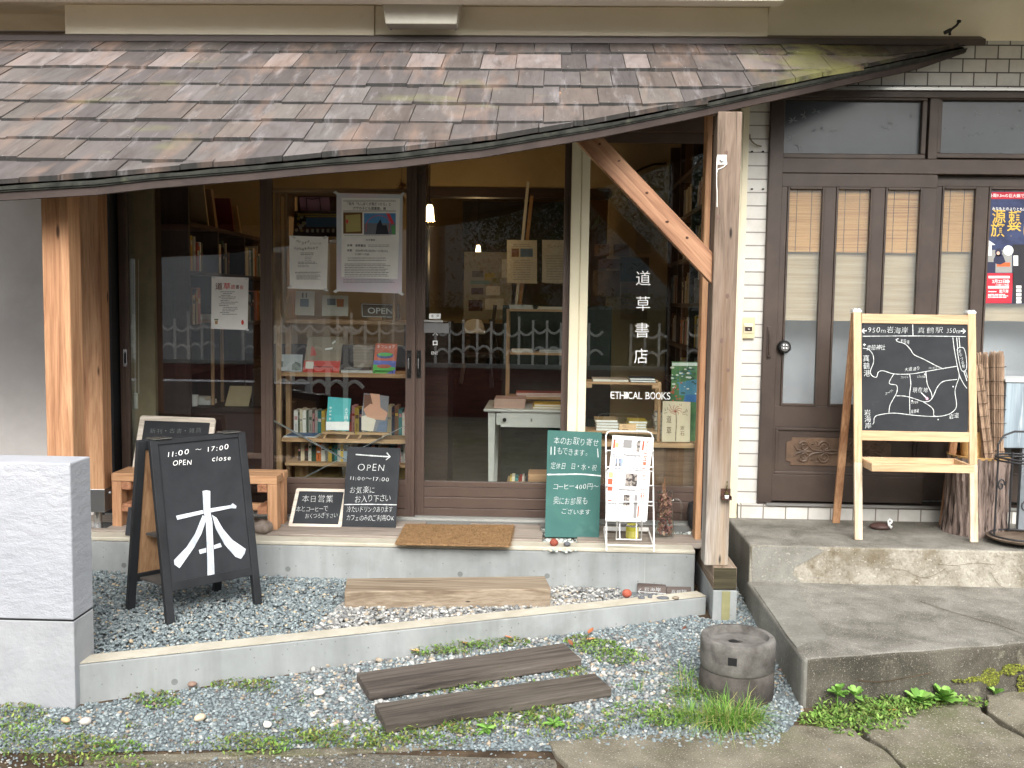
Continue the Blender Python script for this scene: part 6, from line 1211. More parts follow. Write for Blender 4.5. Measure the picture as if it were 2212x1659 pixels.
build('small_print', mb, m_grey_ink, t); mb = MB(); mb.poly([f0.w(*f0.px(*z4(1572+9*math.cos(k*.6), 430+17*math.sin(k*.6))), .001) for k in range(10)]); mb.mi = 1; mb.poly([f0.w(*f0.px(*z4(*p)), .001) for p in ((1392, 420), (1412, 418), (1410, 442), (1394, 442))]); mb.mi = 2
for k in range(3): mb.poly([f0.w(*f0.px(*z4(1394+8*k+6*math.cos(j), 412+5*math.sin(j))), .0012) for j in range(6)])
build('little_drawings', mb, [m_red_ink, flat('pot_tan', S(170, 140, 104), .8), flat('leaf_green', S(104, 126, 80), .8)], t); tape(t, f0, [(461, 599, .8), (533, 602, -.8), (534, 712, .8)], 3)
# ------------------------------------------------------------------ pine shelves behind the second pane
ps_ = thing('pine_shelves', 'open pine shelf unit with steel cross braces behind the second pane', 'shelves', (-1.15, .3, 0)); y0, y1 = .10, .40
X0, X1 = PY(594, 800, y0).x, PY(884, 800, y0).x; zsh = [PY(740, v, y0).z for v in (407, 692, 806, 948)]; yb = y1
for i, z in enumerate(zsh): brd(X0+(.04 if i else -.02), X1, y0 if i != 1 else y0+.10, y1, z-.026, z, 'shelf', ps_, w_pine)
for x in (X0+.0, X1-.0): brd(x, x+.032, y0+.02, y0+.055, 0, zsh[0]-.027, 'upright', ps_, w_pinez); brd(x, x+.032, y1-.04, y1, 0, zsh[0]-.027, 'upright', ps_, w_pinez)
brd(X0+.05, X1-.02, y1+.002, y1+.012, .18, zsh[3]-.10, 'lower_panel', ps_, surf('plain_ply', S(190, 160, 108), S(170, 138, 88), .7, .2, 3, .1, 60, vec=(6, 6, .7)))
mb = MB(); a, b_, c, d = PY(590, 908, y0-.012), PY(880, 1066, y0-.012), PY(640, 1040, y0-.02), PY(878, 918, y0-.02); mb.bar(a, b_, .003, .034, (0, 1, 0)); mb.bar(c, d, .003, .034, (0, 1, 0)); build('cross_brace', mb, flat('galvanised_strap', S(166, 176, 180), .4, .5, .4), ps_)
def upright_item(label, name, f, q, mats, cat='book', dep=.014):
    c = [f.px(*p) for p in q]; mb = MB(); mb.prism([f.w(p.x, p.y, 0) for p in c], f.n*-dep); return solo(name, mb, mats, label, cat)
zk = lambda x, y: (570.5+x*.14873, 631+y*.14873)
fs2 = Frame((0, y0+.03, zsh[2]), (1, 0, 0), (0, .16, 1)); fs1 = Frame((0, y0+.14, zsh[1]), (1, 0, 0), (0, .16, 1)); fs3 = Frame((0, y0+.03, zsh[3]), (1, 0, 0), (0, .2, 1))
m_booklet = flat('ivory_cover', S(222, 218, 206), .7)
def deco(o, f, shapes, mats, nm='cover_print'):
    mb = MB(); k = 0
    for (mi, pts) in shapes: mb.mi = mi; k += 1; mb.poly([f.w(*f.px(*zk(*p)), .0008+.0003*k) for p in pts])
    build(nm, mb, mats, o)
m_gp = flat('cover_grey_blue', S(120, 130, 142), .7); m_bl = flat('cover_black', S(52, 50, 52), .7)
o = upright_item('ivory booklet with a small grey picture on the upper shelf', 'book', fs1, [zk(445, 332), zk(722, 338), zk(728, -10), zk(460, -20)], m_booklet); deco(o, fs1, [(0, [(520, 210), (648, 214), (650, 100), (525, 98)]), (1, [(552, 80), (572, 80), (574, 10), (554, 8)]), (1, [(604, 80), (620, 80), (622, 10), (606, 8)])], [m_gp, m_bl])
o = upright_item('wide cream picture card with an orange block on the upper shelf', 'card', fs1, [zk(838, 345), zk(1216, 350), zk(1222, 52), zk(845, 45)], m_booklet, 'card', .006); deco(o, fs1, [(0, [(920, 190), (1040, 190), (1040, 95), (915, 95)]), (1, [(1060, 215), (1155, 215), (1160, 105), (1050, 100)])], [m_gp, flat('cover_orange', S(186, 116, 60), .7)])
o = upright_item('taupe sign board with white border reading OPEN on the upper shelf', 'open_sign', fs1, [zk(1415, 365), zk(1965, 380), zk(1958, 178), zk(1405, 158)], flat('taupe_board', S(122, 108, 92), .7), 'sign', .012)
mb = MB(); txt(mb, fs1, 'OPEN', *zk(1505, 310), *zk(1868, 322), 13, .001, .012)
for a, b_ in (((1428, 352), (1950, 366)), ((1950, 366), (1944, 190)), ((1944, 190), (1420, 172)), ((1420, 172), (1428, 352))): stroke(mb, fs1, [zk(*a), zk(*b_)], .004, .001, False)
build('lettering', mb, m_letter, o)
mb = MB(); a = fs1.px(*zk(1530, 385)); b_ = fs1.px(*zk(1730, 345)); mb.box(a.x, b_.x, y0+.10, y0+.137, zsh[1]+.0005, zsh[1]+.022); solo('sign_holder', mb, w_pine, 'small wooden holder under the OPEN sign', 'holder')
o = upright_item('grey landscape picture book on the middle shelf', 'picture_book', fs2, [zk(172, 1145), zk(545, 1158), zk(558, 908), zk(185, 902)], surf('grey_cover', S(196, 200, 202), S(150, 158, 162), .6, .3, 4, 0)); deco(o, fs2, [(0, [(200, 1110), (270, 1090), (280, 1010), (220, 985), (185, 1040)]), (0, [(400, 1130), (535, 1135), (530, 1040), (460, 1010), (410, 1050)])], [flat('sketch_green', S(112, 124, 118), .8)])
o = upright_item('large brown picture book with a red lower band on the middle shelf', 'picture_book', fs2, [zk(560, 1170), zk(1090, 1176), zk(1148, 660), zk(640, 650)], surf('brown_cover', S(150, 136, 112), S(126, 110, 88), .6, .3, 4, 0)); deco(o, fs2, [(0, [(562, 1168), (1088, 1172), (1108, 1000), (580, 995)]), (1, [(600, 1110), (715, 1112), (722, 1010), (605, 1008)]), (2, [(670, 930), (760, 920), (730, 800), (690, 790)]), (3, [(980, 740), (1030, 700), (1045, 720), (1000, 760)]), (3, [(885, 820), (1000, 800), (990, 830), (890, 840)])], [flat('band_red', S(206, 66, 54), .6), m_booklet, flat('spot_red', S(196, 74, 60), .7), m_paper])
lying('# pale ridged book in the stack on the middle shelf', PY(zk(1300, 900)[0], 760, y0+.12).x, PY(zk(1600, 900)[0], 760, y0+.12).x, y0+.1, y0+.25, zsh[2]+.0005, 9, .0195, S(170, 154, 138), flat('dull_pages', S(160, 146, 132), .9), .002, 8, 'ridged books stacked on the middle shelf')
o = upright_item('orange blue and green illustrated book standing on the middle shelf', 'book', fs2, [zk(1578, 1190), zk(1900, 1200), zk(1938, 750), zk(1618, 745)], flat('illus_orange', S(216, 104, 66), .6))
deco(o, fs2, [(0, [(1578, 1188), (1900, 1198), (1916, 1000), (1594, 990)]), (1, [(1578, 1188), (1760, 1190), (1905, 1120), (1906, 1095), (1590, 1050)]), (2, [(1758+125*math.cos(k*.5), 920+46*math.sin(k*.5)) for k in range(13)]), (1, [(1758+110*math.cos(k*.5), 905+26*math.sin(k*.5)) for k in range(13)]), (3, [(1742+108*math.cos(k*.5), 1078+28*math.sin(k*.5)) for k in range(13)])], [flat('illus_blue', S(92, 108, 196), .6), flat('illus_green', S(96, 190, 92), .6), flat('illus_navy', S(64, 88, 150), .6), flat('illus_rust', S(186, 92, 66), .6)])
mb = MB(); txt(mb, fs2, 'オフショア', *zk(1640, 815), *zk(1905, 815), 6.5, .004, .004); build('title', mb, m_letter, o)
for i, (q, nm) in enumerate((((720, 1165, 1000, 1090), 'brown picture book'), ((1610, 1195, 1872, 1150), 'orange illustrated book'))):
    a, b_ = fs2.px(*zk(q[0], q[1])), fs2.px(*zk(q[2], q[3])); mb = MB(); mb.tube([fs2.w(a.x, .001, .006), fs2.w(a.x, b_.y, .014), fs2.w(b_.x, b_.y, .014), fs2.w(b_.x, .001, .006)], .0022, 6); solo('wire_stand', mb, m_black, f'thin black wire stand holding the {nm}', 'stand')
mb = MB(); q0, q1 = PY(zk(1110, 1180)[0], 800, y0+.03), PY(zk(1570, 1180)[0], 800, y0+.03); mb.col = S(204, 204, 200); mb.box(q0.x, q1.x, y0+.04, y0+.18, zsh[2]+.0005, zsh[2]+.016); mb.col = S(90, 84, 80); mb.box(q0.x+.03, q1.x-.02, y0+.05, y0+.16, zsh[2]+.0165, zsh[2]+.034); solo('magazine_pile', mb, m_book, 'flat pile of magazines on the middle shelf between the stack and the brown book', 'magazines')
# goods on the lowest pine shelf
o = upright_item('teal book with white lettering on a little easel on the lower shelf', 'book', fs3, [(704, 928), (753, 931), (758, 861), (709, 857)], surf('teal_cover', S(70, 176, 180), S(90, 190, 192), .5, .3, 3, 0)); mb = MB(); pbox(mb, fs3, 704.5, 911, 754, 929, .001)
for i, ch in enumerate('中村季節'): txt(mb, fs3, ch, 712-.5*i, 884+8*i, 717-.5*i, 884+8*i, 6, .0012, .02)
for i, ch in enumerate('大工日記'): txt(mb, fs3, ch, 745-.4*i, 888+9*i, 752-.4*i, 888+9*i, 7, .0012, .02)
build('lettering', mb, m_letter, o)
o = upright_item('magazine with a photograph of hands on a little easel on the lower shelf', 'magazine', fs3, [(780, 930), (835, 934), (840, 856), (786, 849)], flat('hands_cover', S(120, 122, 128), .5), 'magazine', .006)
mb = MB()
for mi, pts in ((0, ((787, 852), (812, 853), (818, 872), (800, 890), (786, 890))), (1, ((800, 850), (820, 852), (822, 880), (806, 878))), (1, ((785, 884), (800, 872), (822, 880), (838, 892), (832, 908), (812, 906), (792, 900))), (2, ((781, 900), (800, 894), (812, 908), (806, 932), (781, 929))), (3, ((820, 912), (838, 908), (836, 933), (812, 932)))): mb.mi = mi; mb.poly([fs3.w(*fs3.px(*p), .001+.0003*mi+.0002*len(pts)) for p in pts])
build('photograph', mb, [flat('hair_brown', S(110, 76, 58), .6), flat('skin_tone', S(206, 156, 130), .6), flat('shirt_cream', S(216, 208, 192), .6), flat('jeans_blue', S(96, 112, 136), .6)], o)
for i, (u0, u1) in enumerate(((699, 768), (774, 842))):
    a, b_ = fs3.px(u0, 932), fs3.px(u1, 934); mb = MB(); mb.box(a.x, b_.x, y0-.0, y0+.028, zsh[3]+.03, zsh[3]+.045)
    for x in (a.x+.03, b_.x-.03): mb.bar((x, y0+.014, zsh[3]+.0385), (x-.02, y0-.01, zsh[3]+.0005), .012, .01, (0, 1, 0))
    solo('book_easel', mb, w_pine, 'low pine book easel under the '+('teal book' if i == 0 else 'magazine of hands'), 'easel')
mb = MB(); mb.col = S(206, 206, 200); q0 = PY(610, 945, y0); mb.box(q0.x, q0.x+.22, y0+.02, y0+.2, zsh[3]+.0005, zsh[3]+.008); mb.col = S(90, 120, 160); mb.obox((q0.x+.02, y0+.02, zsh[3]+.0085), (.18, 0, 0), (0, .16, .0), (0, 0, .004)); solo('open_magazine', mb, m_book, 'blue and white magazine lying on the lower shelf by the cross brace', 'magazine')
bkx0 = PY(728, 900, y1-.02).x
book_row((bkx0, y1-.10, zsh[3]+.001), (1, 0, 0), (0, -1, 0), X1-bkx0-.02, (.15, .2), .14, 'row behind the teal book', 'books behind the teal book', 301, (.014, .03))
book_row((PY(640, 900, y1-.02).x, y1-.10, zsh[3]+.001), (1, 0, 0), (0, -1, 0), .26, (.13, .18), .14, 'short row left of the teal book', 'books behind the teal book', 302, (.014, .028))
brd(X0+.04, X1, y0+.08, y1, .30, .322, 'shelf', ps_, w_pine)
book_row((PY(640, 975, y0+.1).x, y0+.14, .323), (1, 0, 0), (0, -1, 0), .78, (.10, .125), .1, 'paperback row beneath the lower pine shelf', 'paperbacks under the lower pine shelf', 303, (.016, .034))
# upper shelf goods: pink card, dark framed picture, woven tray, little white boxes
fs0 = Frame((0, y0+.2, zsh[1]), (1, 0, 0), (0, .1, 1)); mm = flat('pink_paper', S(206, 150, 184), .7)
pstand = thing('pine_box_shelf', 'pine box shelf behind the posters in the second pane', 'shelf', (-1.1, .45, zsh[1])); zpp = PY(660, 515, y0+.18).z
brd(X0+.06, X1-.12, y0+.05, y1, zpp-.024, zpp, 'shelf', pstand, w_pine); brd(X0+.05, X0+.07, y0+.05, y1, zsh[1]+.001, zsh[0]-.03, 'side', pstand, w_pinez); brd(X1-.12, X1-.10, y0+.05, y1, zsh[1]+.001, zsh[0]-.03, 'side', pstand, w_pinez)
o = upright_item('pink lined card behind the small poster on the box shelf', 'card', Frame((0, y0+.16, zpp), (1, 0, 0), (0, .1, 1)), [zp(530, 485), zp(960, 485), zp(945, 280), zp(512, 280)], mm, 'card', .003)
f_ = Frame((0, y0+.155, zpp), (1, 0, 0), (0, .1, 1)); mb = MB(); mb.tube([f_.w(*f_.px(*zp(*p)), .006) for p in ((628, 478), (615, 300), (700, 315), (810, 295), (824, 478))], .003, 6); solo('wire_stand', mb, m_black, 'bent black wire stand in front of the pink card', 'stand')
o = upright_item('dark framed picture with a blue sea panel behind the small poster', 'framed_picture', Frame((0, y0+.10, zpp), (1, 0, 0), (0, .1, 1)), [zp(420, 850), zp(1100, 850), zp(1100, 490), zp(440, 480)], w_darkx, 'picture', .02)
f_ = Frame((0, y0+.098, zpp), (1, 0, 0), (0, .1, 1)); mb = MB(); mb.poly([f_.w(*f_.px(*zp(*p)), .001) for p in ((600, 715), (1060, 715), (1060, 580), (610, 578))]); mb.mi = 1
for k in range(6): mb.poly([f_.w(*f_.px(*zp(*p)), .001) for p in ((610+75*k, 790), (645+75*k, 795), (648+75*k, 745), (612+75*k, 742))])
r = random.Random(3)
for k in range(14): cx, cy = r.uniform(470, 590), r.uniform(530, 800); mb.mi = 1 if k % 2 else 2; mb.poly([f_.w(*f_.px(*zp(cx+26*math.cos(j), cy+26*math.sin(j))), .0012) for j in range(6)])
mb.mi = 2; mb.poly([f_.w(*f_.px(*zp(*p)), .001) for p in ((520, 545), (1060, 548), (1060, 525), (530, 520))]); mb.poly([f_.w(*f_.px(*zp(*p)), .001) for p in ((600, 572), (1060, 574), (1060, 558), (600, 556))]); build('painting', mb, [flat('sea_blue', S(58, 98, 138), .6), flat('paint_white', S(190, 188, 172), .7), flat('paint_ochre', S(164, 138, 62), .7)], o)
mb = MB(); a, b_, c, d = rect(645, 472, 780, 425, .38); mb.box(a, b_, .36, .372, c, d); solo('woven_panel', mb, surf('woven_reed', S(110, 66, 40), S(70, 40, 26), .8, .2, 3, .3, 20, vec=(18, 1, 4)), 'dark red woven reed panel at the back of the box shelf', 'panel')
mb = MB(); q = PY(868, 402, .3); r = random.Random(5)
for k in range(60): an = r.uniform(0, 6.28); e = q+V((math.cos(an)*r.uniform(.01, .045), r.uniform(-.02, .02), math.sin(an)*r.uniform(.01, .05)-.0)); mb.col = mul(S(176, 128, 66), r.uniform(.6, 1.1)); mb.tube([q, e], .002, 4)
for k in range(8): mb.col = mul(S(176, 128, 66), r.uniform(.6, 1)); mb.tube([q, q+V((r.uniform(-.02, .05), 0, -.1+r.uniform(-.02, .02)))], .002, 4)
mb.col = S(90, 70, 50); mb.tube([q+V((.0, 0, .3)), q], .0015, 4); solo('straw_ornament', mb, m_book, 'dried straw ornament hanging beside the large poster', 'ornament', fix=False)
# ------------------------------------------------------------------ behind the entrance door: white desk, pine stand, crate, pillar, chair, slats
dk = thing('white_desk', 'white painted desk with a black knobbed drawer behind the entrance door', 'desk', (-.1, .8, 0)); yd = .58
dx0, dx1, dz0, dz1 = rect(1054, 928, 1214, 890, yd); dx1 = .22; zt_ = PY(1100, 884, yd-.02).z; m_dw = surf('desk_white', S(206, 206, 200), S(188, 188, 182), .5, .4, 3, .05)
mb = MB(); mb.box(dx0-.03, dx1+.03, yd-.03, yd+.62, zt_-.02, zt_); build('top', mb, m_dw, dk, bev=.008); mb = MB(); mb.box(dx0+.05, dx1-.05, yd+.01, yd+.58, dz0+.0, zt_-.022); build('apron', mb, m_dw, dk)
mb = MB(); a, b_, c, d = rect(1072, 919, 1240, 893, yd); mb.box(a, dx1-.06, yd-.004, yd+.009, c, d); mb.box(a+.03, dx1-.09, yd-.010, yd-.0045, c+.014, d-.014); dr = build('drawer', mb, m_dw, dk, bev=.004); q = PY(1090, 906, yd-.01); mb = MB(); mb.tube([q, q+V((0, -.012, 0)), q+V((0, -.026, 0))], [.006, .009, .014], 14); build('knob', mb, m_blackgloss, dr, smooth=40); q = PY(1148, 907.5, yd-.011); mb = MB(); mb.box(q.x-.006, q.x+.006, yd-.013, yd-.0105, q.z-.011, q.z+.011); build('keyhole', mb, m_grey_ink, dr)
for x in (dx0, dx1-.052):
    for y in (yd, yd+.55):
        mb = MB(); T_ = .052; B_ = .032; o_ = (T_-B_)/2; zz = dz0
        vs = [(x+o_, y+o_, 0), (x+o_+B_, y+o_, 0), (x+o_+B_, y+o_+B_, 0), (x+o_, y+o_+B_, 0), (x, y, zz), (x+T_, y, zz), (x+T_, y+T_, zz), (x, y+T_, zz), (x, y, zt_-.021), (x+T_, y, zt_-.021), (x+T_, y+T_, zt_-.021), (x, y+T_, zt_-.021)]
        mb.add(vs, [(0, 3, 2, 1), (8, 9, 10, 11)]+[(a, (a+1) % 4, 4+(a+1) % 4, 4+a) for a in range(4)]+[(4+a, 4+(a+1) % 4, 8+(a+1) % 4, 8+a) for a in range(4)]); build('leg', mb, m_dw, dk, bev=.002)
lying('# pinkish book in the stack on the white desk', PY(1067, 880, yd+.05).x, PY(1134, 880, yd+.05).x, yd+.03, yd+.28, zt_+.0005, 7, .0095, S(196, 160, 146), flat('pink_pages', S(206, 178, 160), .9), .004, 31, 'pinkish books stacked on the desk')
lying('# book with yellow cover in the pile on the white desk', PY(1152, 880, yd+.05).x, .2, yd+.04, yd+.26, zt_+.0005, 2, .016, S(196, 160, 66), seed=32, group='yellow books on the desk')
sn = thing('pine_stand', 'light pine open stand on the white desk carrying booklets', 'stand', (0, yd+.4, zt_)); ys_ = yd+.28; s0 = PY(1093, 760, ys_).x
zs3 = [PY(1150, v, ys_).z for v in (668, 762, 858)]
for z in zs3: brd(s0+.022, .26, ys_, ys_+.24, z-.016, z, 'shelf', sn, w_pine)
for x in (s0, .26):
    for y in (ys_, ys_+.22): brd(x, x+.02, y, y+.02, zt_+.001, zs3[0]-.0, 'upright', sn, w_pinez)
for i, (z, x0, x1, n, c, nm) in enumerate(((zs3[0], s0+.02, s0+.19, 3, S(210, 210, 204), 'white'), (zs3[0], s0+.22, .25, 2, S(200, 178, 120), 'tan'), (zs3[1], s0+.04, s0+.19, 2, S(196, 196, 192), 'grey'), (zs3[1], s0+.24, .25, 2, S(150, 156, 160), 'blue grey'), (zs3[2], s0+.08, .25, 3, S(176, 92, 82), 'reddish'))): lying(f'# {nm} booklet in the pile on the {["top", "top", "middle", "middle", "lowest"][i]} shelf of the pine stand', x0, x1, ys_+.02, ys_+.2, z+.0005, n, .010, c, seed=40+i, group=f'{nm} booklets on the pine stand')
cr = thing('pine_crate', 'open pine crate holding a row of books under the white desk', 'crate', (.0, .5, 0)); yk = .32; k0, k1, kz0, kz1 = rect(1095, 1042, 1180, 975, yk)
brd(k0, k1, yk, yk+.24, kz1-.012, kz1, 'top', cr, w_pine); brd(k0, k0+.012, yk, yk+.24, .0, kz1-.013, 'side', cr, w_pinez); brd(k1-.012, k1, yk, yk+.24, .0, kz1-.013, 'side', cr, w_pinez); brd(k0+.013, k1-.013, yk, yk+.24, .03, .042, 'bottom', cr, w_pine)
book_row((k0+.02, yk+.02, .043), (1, 0, 0), (0, -1, 0), k1-k0-.04, (.17, .185), .14, 'in the pine crate', 'books in the pine crate', 305, (.012, .022), .9)
pb = thing('timber_pillar_stool', 'stout timber block with a thick dark topped slab behind the green chalkboard', 'stool', (.05, .2, 0)); yk2 = .12; a, b_, c, d = rect(1145, 1042, 1222, 953, yk2); mb = MB(); mb.box(a, b_, yk2, yk2+.16, 0, d); build('block', mb, w_benchz, pb, bev=.006); z2 = PY(1160, 929, yk2).z; mb = MB(); mb.box(a-.012, b_, yk2-.012, yk2+.18, d+.001, d+.055); build('top_slab', mb, w_bench, pb, bev=.008)
# dark chair with a pale round back
chx = PY(1035, 700, 1.75); cz0 = 0
chr_ = thing('dark_chair', 'dark wooden chair with a pale rounded backrest deep inside the shop', 'chair', (chx.x, 1.75, 0)); mb = MB(); c = PY(1010, 712, 1.75); f_ = fy(1.75); mb.prism([f_.w(*f_.px(u, v), 0) for u, v in ((1003, 700), (1008, 693), (1022, 689), (1040, 692), (1046, 704), (1048, 722), (1004, 720))], (0, .03, 0)); build('backrest', mb, flat('pale_backrest', S(196, 188, 174), .6), chr_, bev=.006)
zq = PY(1030, 760, 1.75).z; brd(c.x-.02, c.x+.24, 1.45, 1.76, zq-.03, zq, 'seat', chr_, w_darkx)
for (a, b_) in (((1012, 735), (995, 830)), ((1058, 735), (1062, 838)), ((1070, 660), (1052, 800)), ((1060, 690), (1084, 820))):
    mb = MB(); mb.bar(PY(*a, 1.76), PY(*b_, 1.62), .03, .03, (0, 1, 0)); build('leg', mb, w_darkz, chr_)
mb = MB(); a, b_, c, d = rect(1003, 690, 1106, 545, 2.6); mb.box(a, b_, 2.55, 2.57, c, d); pan = solo('reflection_panel', mb, flat('panel_pale', S(176, 170, 156), .8), 'pale panel with coloured squares painting a reflection of the white house', 'pin board'); mb = MB(); f_ = fy(2.549)  # panel and squares stand in for the white house mirrored in the glass
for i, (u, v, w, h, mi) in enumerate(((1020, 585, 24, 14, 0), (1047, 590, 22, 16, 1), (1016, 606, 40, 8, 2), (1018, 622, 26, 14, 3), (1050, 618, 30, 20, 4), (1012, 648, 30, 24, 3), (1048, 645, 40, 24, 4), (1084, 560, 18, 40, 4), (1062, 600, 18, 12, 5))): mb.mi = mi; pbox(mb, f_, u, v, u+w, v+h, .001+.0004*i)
build('reflection_squares', mb, [flat('square_grey', S(124, 116, 110), .8), flat('square_yellow', S(190, 170, 80), .8), flat('square_aqua', S(130, 160, 156), .8), flat('square_brown', S(100, 64, 52), .8), m_paper, flat('square_olive', S(150, 140, 70), .8)], pan)
dc = thing('dark_cupboard', 'tall dark green cupboard with posters deep inside the shop', 'cupboard', (.05, 1.5, 0)); yk3 = 1.45; a, b_, c, d = rect(1087, 660, 1215, 474, yk3); mb = MB(); mb.box(a, .5, yk3, yk3+.4, 0, d); build('body', mb, surf('dark_green_paint', S(44, 54, 48), S(28, 36, 32), .5, .4, 4), dc, bev=.004)
for i, (u0, u1, lb) in enumerate(((1095, 1160, 'left of two dim posters on the dark cupboard, with a blue photograph'), (1171, 1236, 'right of two dim posters on the dark cupboard, with scattered characters'))):
    f_ = fy(yk3-.004); t = poster(lb, f_, [(u0, 611), (u1, 613), (u1, 519), (u0, 518)], mat=flat('dim_paper', S(190, 182, 164), .8)); mb = MB()  # dimness deep in the shop is painted into paper and print colours
    if i == 0:
        pbox(mb, f_, 1105, 537, 1121, 555, .001); mb.mi = 1; pbox(mb, f_, 1124, 537, 1151, 555, .001); mb.mi = 2; lines(mb, f_, 1108, 526, 1150, 534, 2, 1.2, 3); lines(mb, f_, 1108, 560, 1152, 606, 9, 1, 4)
    else:
        mb.mi = 2; lines(mb, f_, 1180, 550, 1228, 606, 10, 1, 5)
        for k, ch in enumerate('パレスチナ'): txt(mb, f_, ch, 1182+7*k, 534+(k % 2)*2, 1186.5+7*k, 534+(k % 2)*2, 5, .001, .01)
    build('print', mb, [flat('dim_brown', S(120, 84, 60), .8), flat('dim_blue', S(90, 108, 134), .8), m_grey_ink], t)
for i, (a, b_, w, c_) in enumerate((((1141, 394), (1118, 474), .022, S(196, 188, 172)), ((1149, 424), (1126, 474), .026, S(150, 112, 72)))):
    mb = MB(); mb.col = c_; mb.bar(PY(*a, yk3+.12), V((PY(*b_, yk3+.12).x, yk3+.12, d)), w, .08, (0, 1, 0)); solo('leaning_slat', mb, m_book, ['long pale slat leaning on top of the dark cupboard', 'shorter brown slat leaning on top of the dark cupboard'][i], 'slat')
# lamps
m_shade = emit('lamp_shade_glow', (1.0, .74, .40), 2.6)
def lamp(label, u, v, y, s_):
    q = PY(u, v, y); t = thing('pendant_lamp', label, 'lamp', (q.x, q.y, q.z-.06*s_), 'glowing tulip lamps'); mb = MB(); mb.lathe([(.018*s_, .06*s_), (.026*s_, .04*s_), (.033*s_, -.02*s_), (.034*s_, -.045*s_), (.042*s_, -.06*s_), (.036*s_, -.05*s_), (.028*s_, -.0), (.02*s_, .05*s_)], (q.x, q.y, q.z), 20, cap=False, jit=.03); build('shade', mb, m_shade, t, smooth=60)
    mb = MB(); mb.tube([q+V((0, 0, .058*s_)), V((q.x, q.y, 2.79))], .004, 6); mb.tube([q+V((0, 0, .085*s_)), q+V((0, 0, .055*s_))], .014*s_, 10); build('cord', mb, m_black, t)
    l = bpy.data.lights.new('lamp_light', 'POINT'); l.energy = 3.4*s_; l.color = (1, .66, .32); l.shadow_soft_size = .03; lo = bpy.data.objects.new('lamp_light', l); COL.objects.link(lo); lo.location = (q.x, q.y, q.z-.10*s_)
lamp('lit tulip shaped pendant lamp near the top left of the entrance door', 928, 460, 1.1, 1.0)
lamp('small far pendant lamp glimpsed through the middle of the entrance door', 1033, 540, 3.6, .8)
# printer with red light behind the door at left
pr = thing('grey_printer', 'grey printer with a white lid on a dark stand just inside the entrance door', 'printer', (-.75, .75, .6)); q = rect(912, 736, 962, 694, .75); mb = MB(); mb.box(q[0]-.1, q[1], .7, 1.05, q[2], q[3]-.02); build('body', mb, flat('printer_grey', S(112, 114, 116), .5), pr, bev=.006); mb = MB(); mb.box(q[0]-.1, q[1]-.01, .69, 1.04, q[3]-.019, q[3]); build('lid', mb, m_whitepaint, pr, bev=.004)
sd = thing('printer_stand', 'dark wooden stand under the grey printer', 'stand', (-.75, .8, 0)); mb = MB(); mb.box(q[0]-.12, q[1]+.03, .68, 1.08, 0, q[2]-.001); build('body', mb, w_darkx, sd, bev=.004)
# ------------------------------------------------------------------ right pane: bookcase on the right wall, sill shelf, stand, pictures
rb = thing('tall_right_bookcase', 'tall dark bookcase full of pale spines on the right inner wall', 'bookcase', (1.15, 1.2, 0)); xf = 1.0; xbk = 1.24; yy0, yy1 = .16, 2.15; Zs = [.5, .80, 1.10, 1.41, 1.74, 2.06, 2.36]
for z in Zs: brd(xf, xbk, yy0+.03, yy1, z-.03, z, 'shelf', rb, w_darky)
for y in (yy0, .82, 1.48, yy1): brd(xf+.004, xbk, y, y+.03, 0, 2.7, 'upright', rb, w_darkz)
brd(xbk+.001, xbk+.015, yy0, yy1, 0, 2.7, 'back_panel', rb, w_darkz)
PALB_keep = PALB[:]; PALB = [p for p in PALB if p[0] in ('white', 'cream', 'grey')]*2+PALB_keep
nmz = ['lowest', 'second lowest', 'third lowest', 'middle', 'third highest', 'second highest', 'highest']
for i, z in enumerate(Zs[:-1]):
    for j, (a, b_) in enumerate(((.20, .81), (.86, 1.47), (1.52, 2.14))):
        if i < 1 or (j == 2 and i not in (2, 3)): continue
        book_row((xf+.03, b_-.0, z+.001), (0, -1, 0), (-1, 0, 0), (b_-a)*random.Random(i*3+j).uniform(.6, .97), (.16, .23), .15, f'{nmz[i]} shelf, {["near", "middle", "far"][j]} bay of right bookcase', 'books in the tall right bookcase', 400+i*5+j, (.022, .055))
PALB = PALB_keep
ss = thing('window_shelf', 'pine window shelf with wooden boarding inside the right pane', 'shelf', (.65, .2, 0)); ysl = .06; zsl = PY(1480, 958, ysl).z
brd(PY(1258, 960, ysl).x, PY(1508, 960, ysl).x, ysl, ysl+.3, zsl-.03, zsl, 'shelf', ss, w_pine)
mb = MB(); mb.box(PY(1258, 1000, .09).x, PY(1509, 1000, .09).x, .10, .12, .0, zsl-.031); build('boarding', mb, wood('walnut_boarding', S(136, 104, 74), S(118, 86, 60), S(88, 62, 42), 'X', .6, .6), ss)
zw = lambda x, y: (1174.1+x*.17361, 795.5+y*.17361)
st2 = thing('pine_window_stand', 'light pine open stand on the window shelf inside the right pane', 'stand', (.4, .2, zsl)); yw = .10; a0 = PY(1264, 900, yw).x; a1 = PY(zw(1420, 500)[0], 900, yw).x; ztp = PY(1340, zw(900, 172)[1], yw).z; zmd = PY(1340, zw(900, 785)[1], yw).z
brd(a0, a1, yw, yw+.22, ztp-.016, ztp, 'shelf', st2, w_pine); brd(a0, a1, yw, yw+.22, zmd-.016, zmd, 'shelf', st2, w_pine)
for x in (a0-.02, a1): 
    for y in (yw, yw+.2): brd(x, x+.019, y, y+.02, zsl+.001, ztp+.004, 'upright', st2, w_pinez)
for x in (a0, a1-.04): brd(x, x+.04, yw, yw+.02, ztp-.04, ztp-.0165, 'corner_block', st2, w_pine)
lying('left white book of three lying on top of the window stand', PY(zw(612, 0)[0], 815, yw).x, PY(zw(842, 0)[0], 815, yw).x, yw+.0, yw+.18, ztp+.0005, 1, .018, S(178, 160, 140), seed=50)
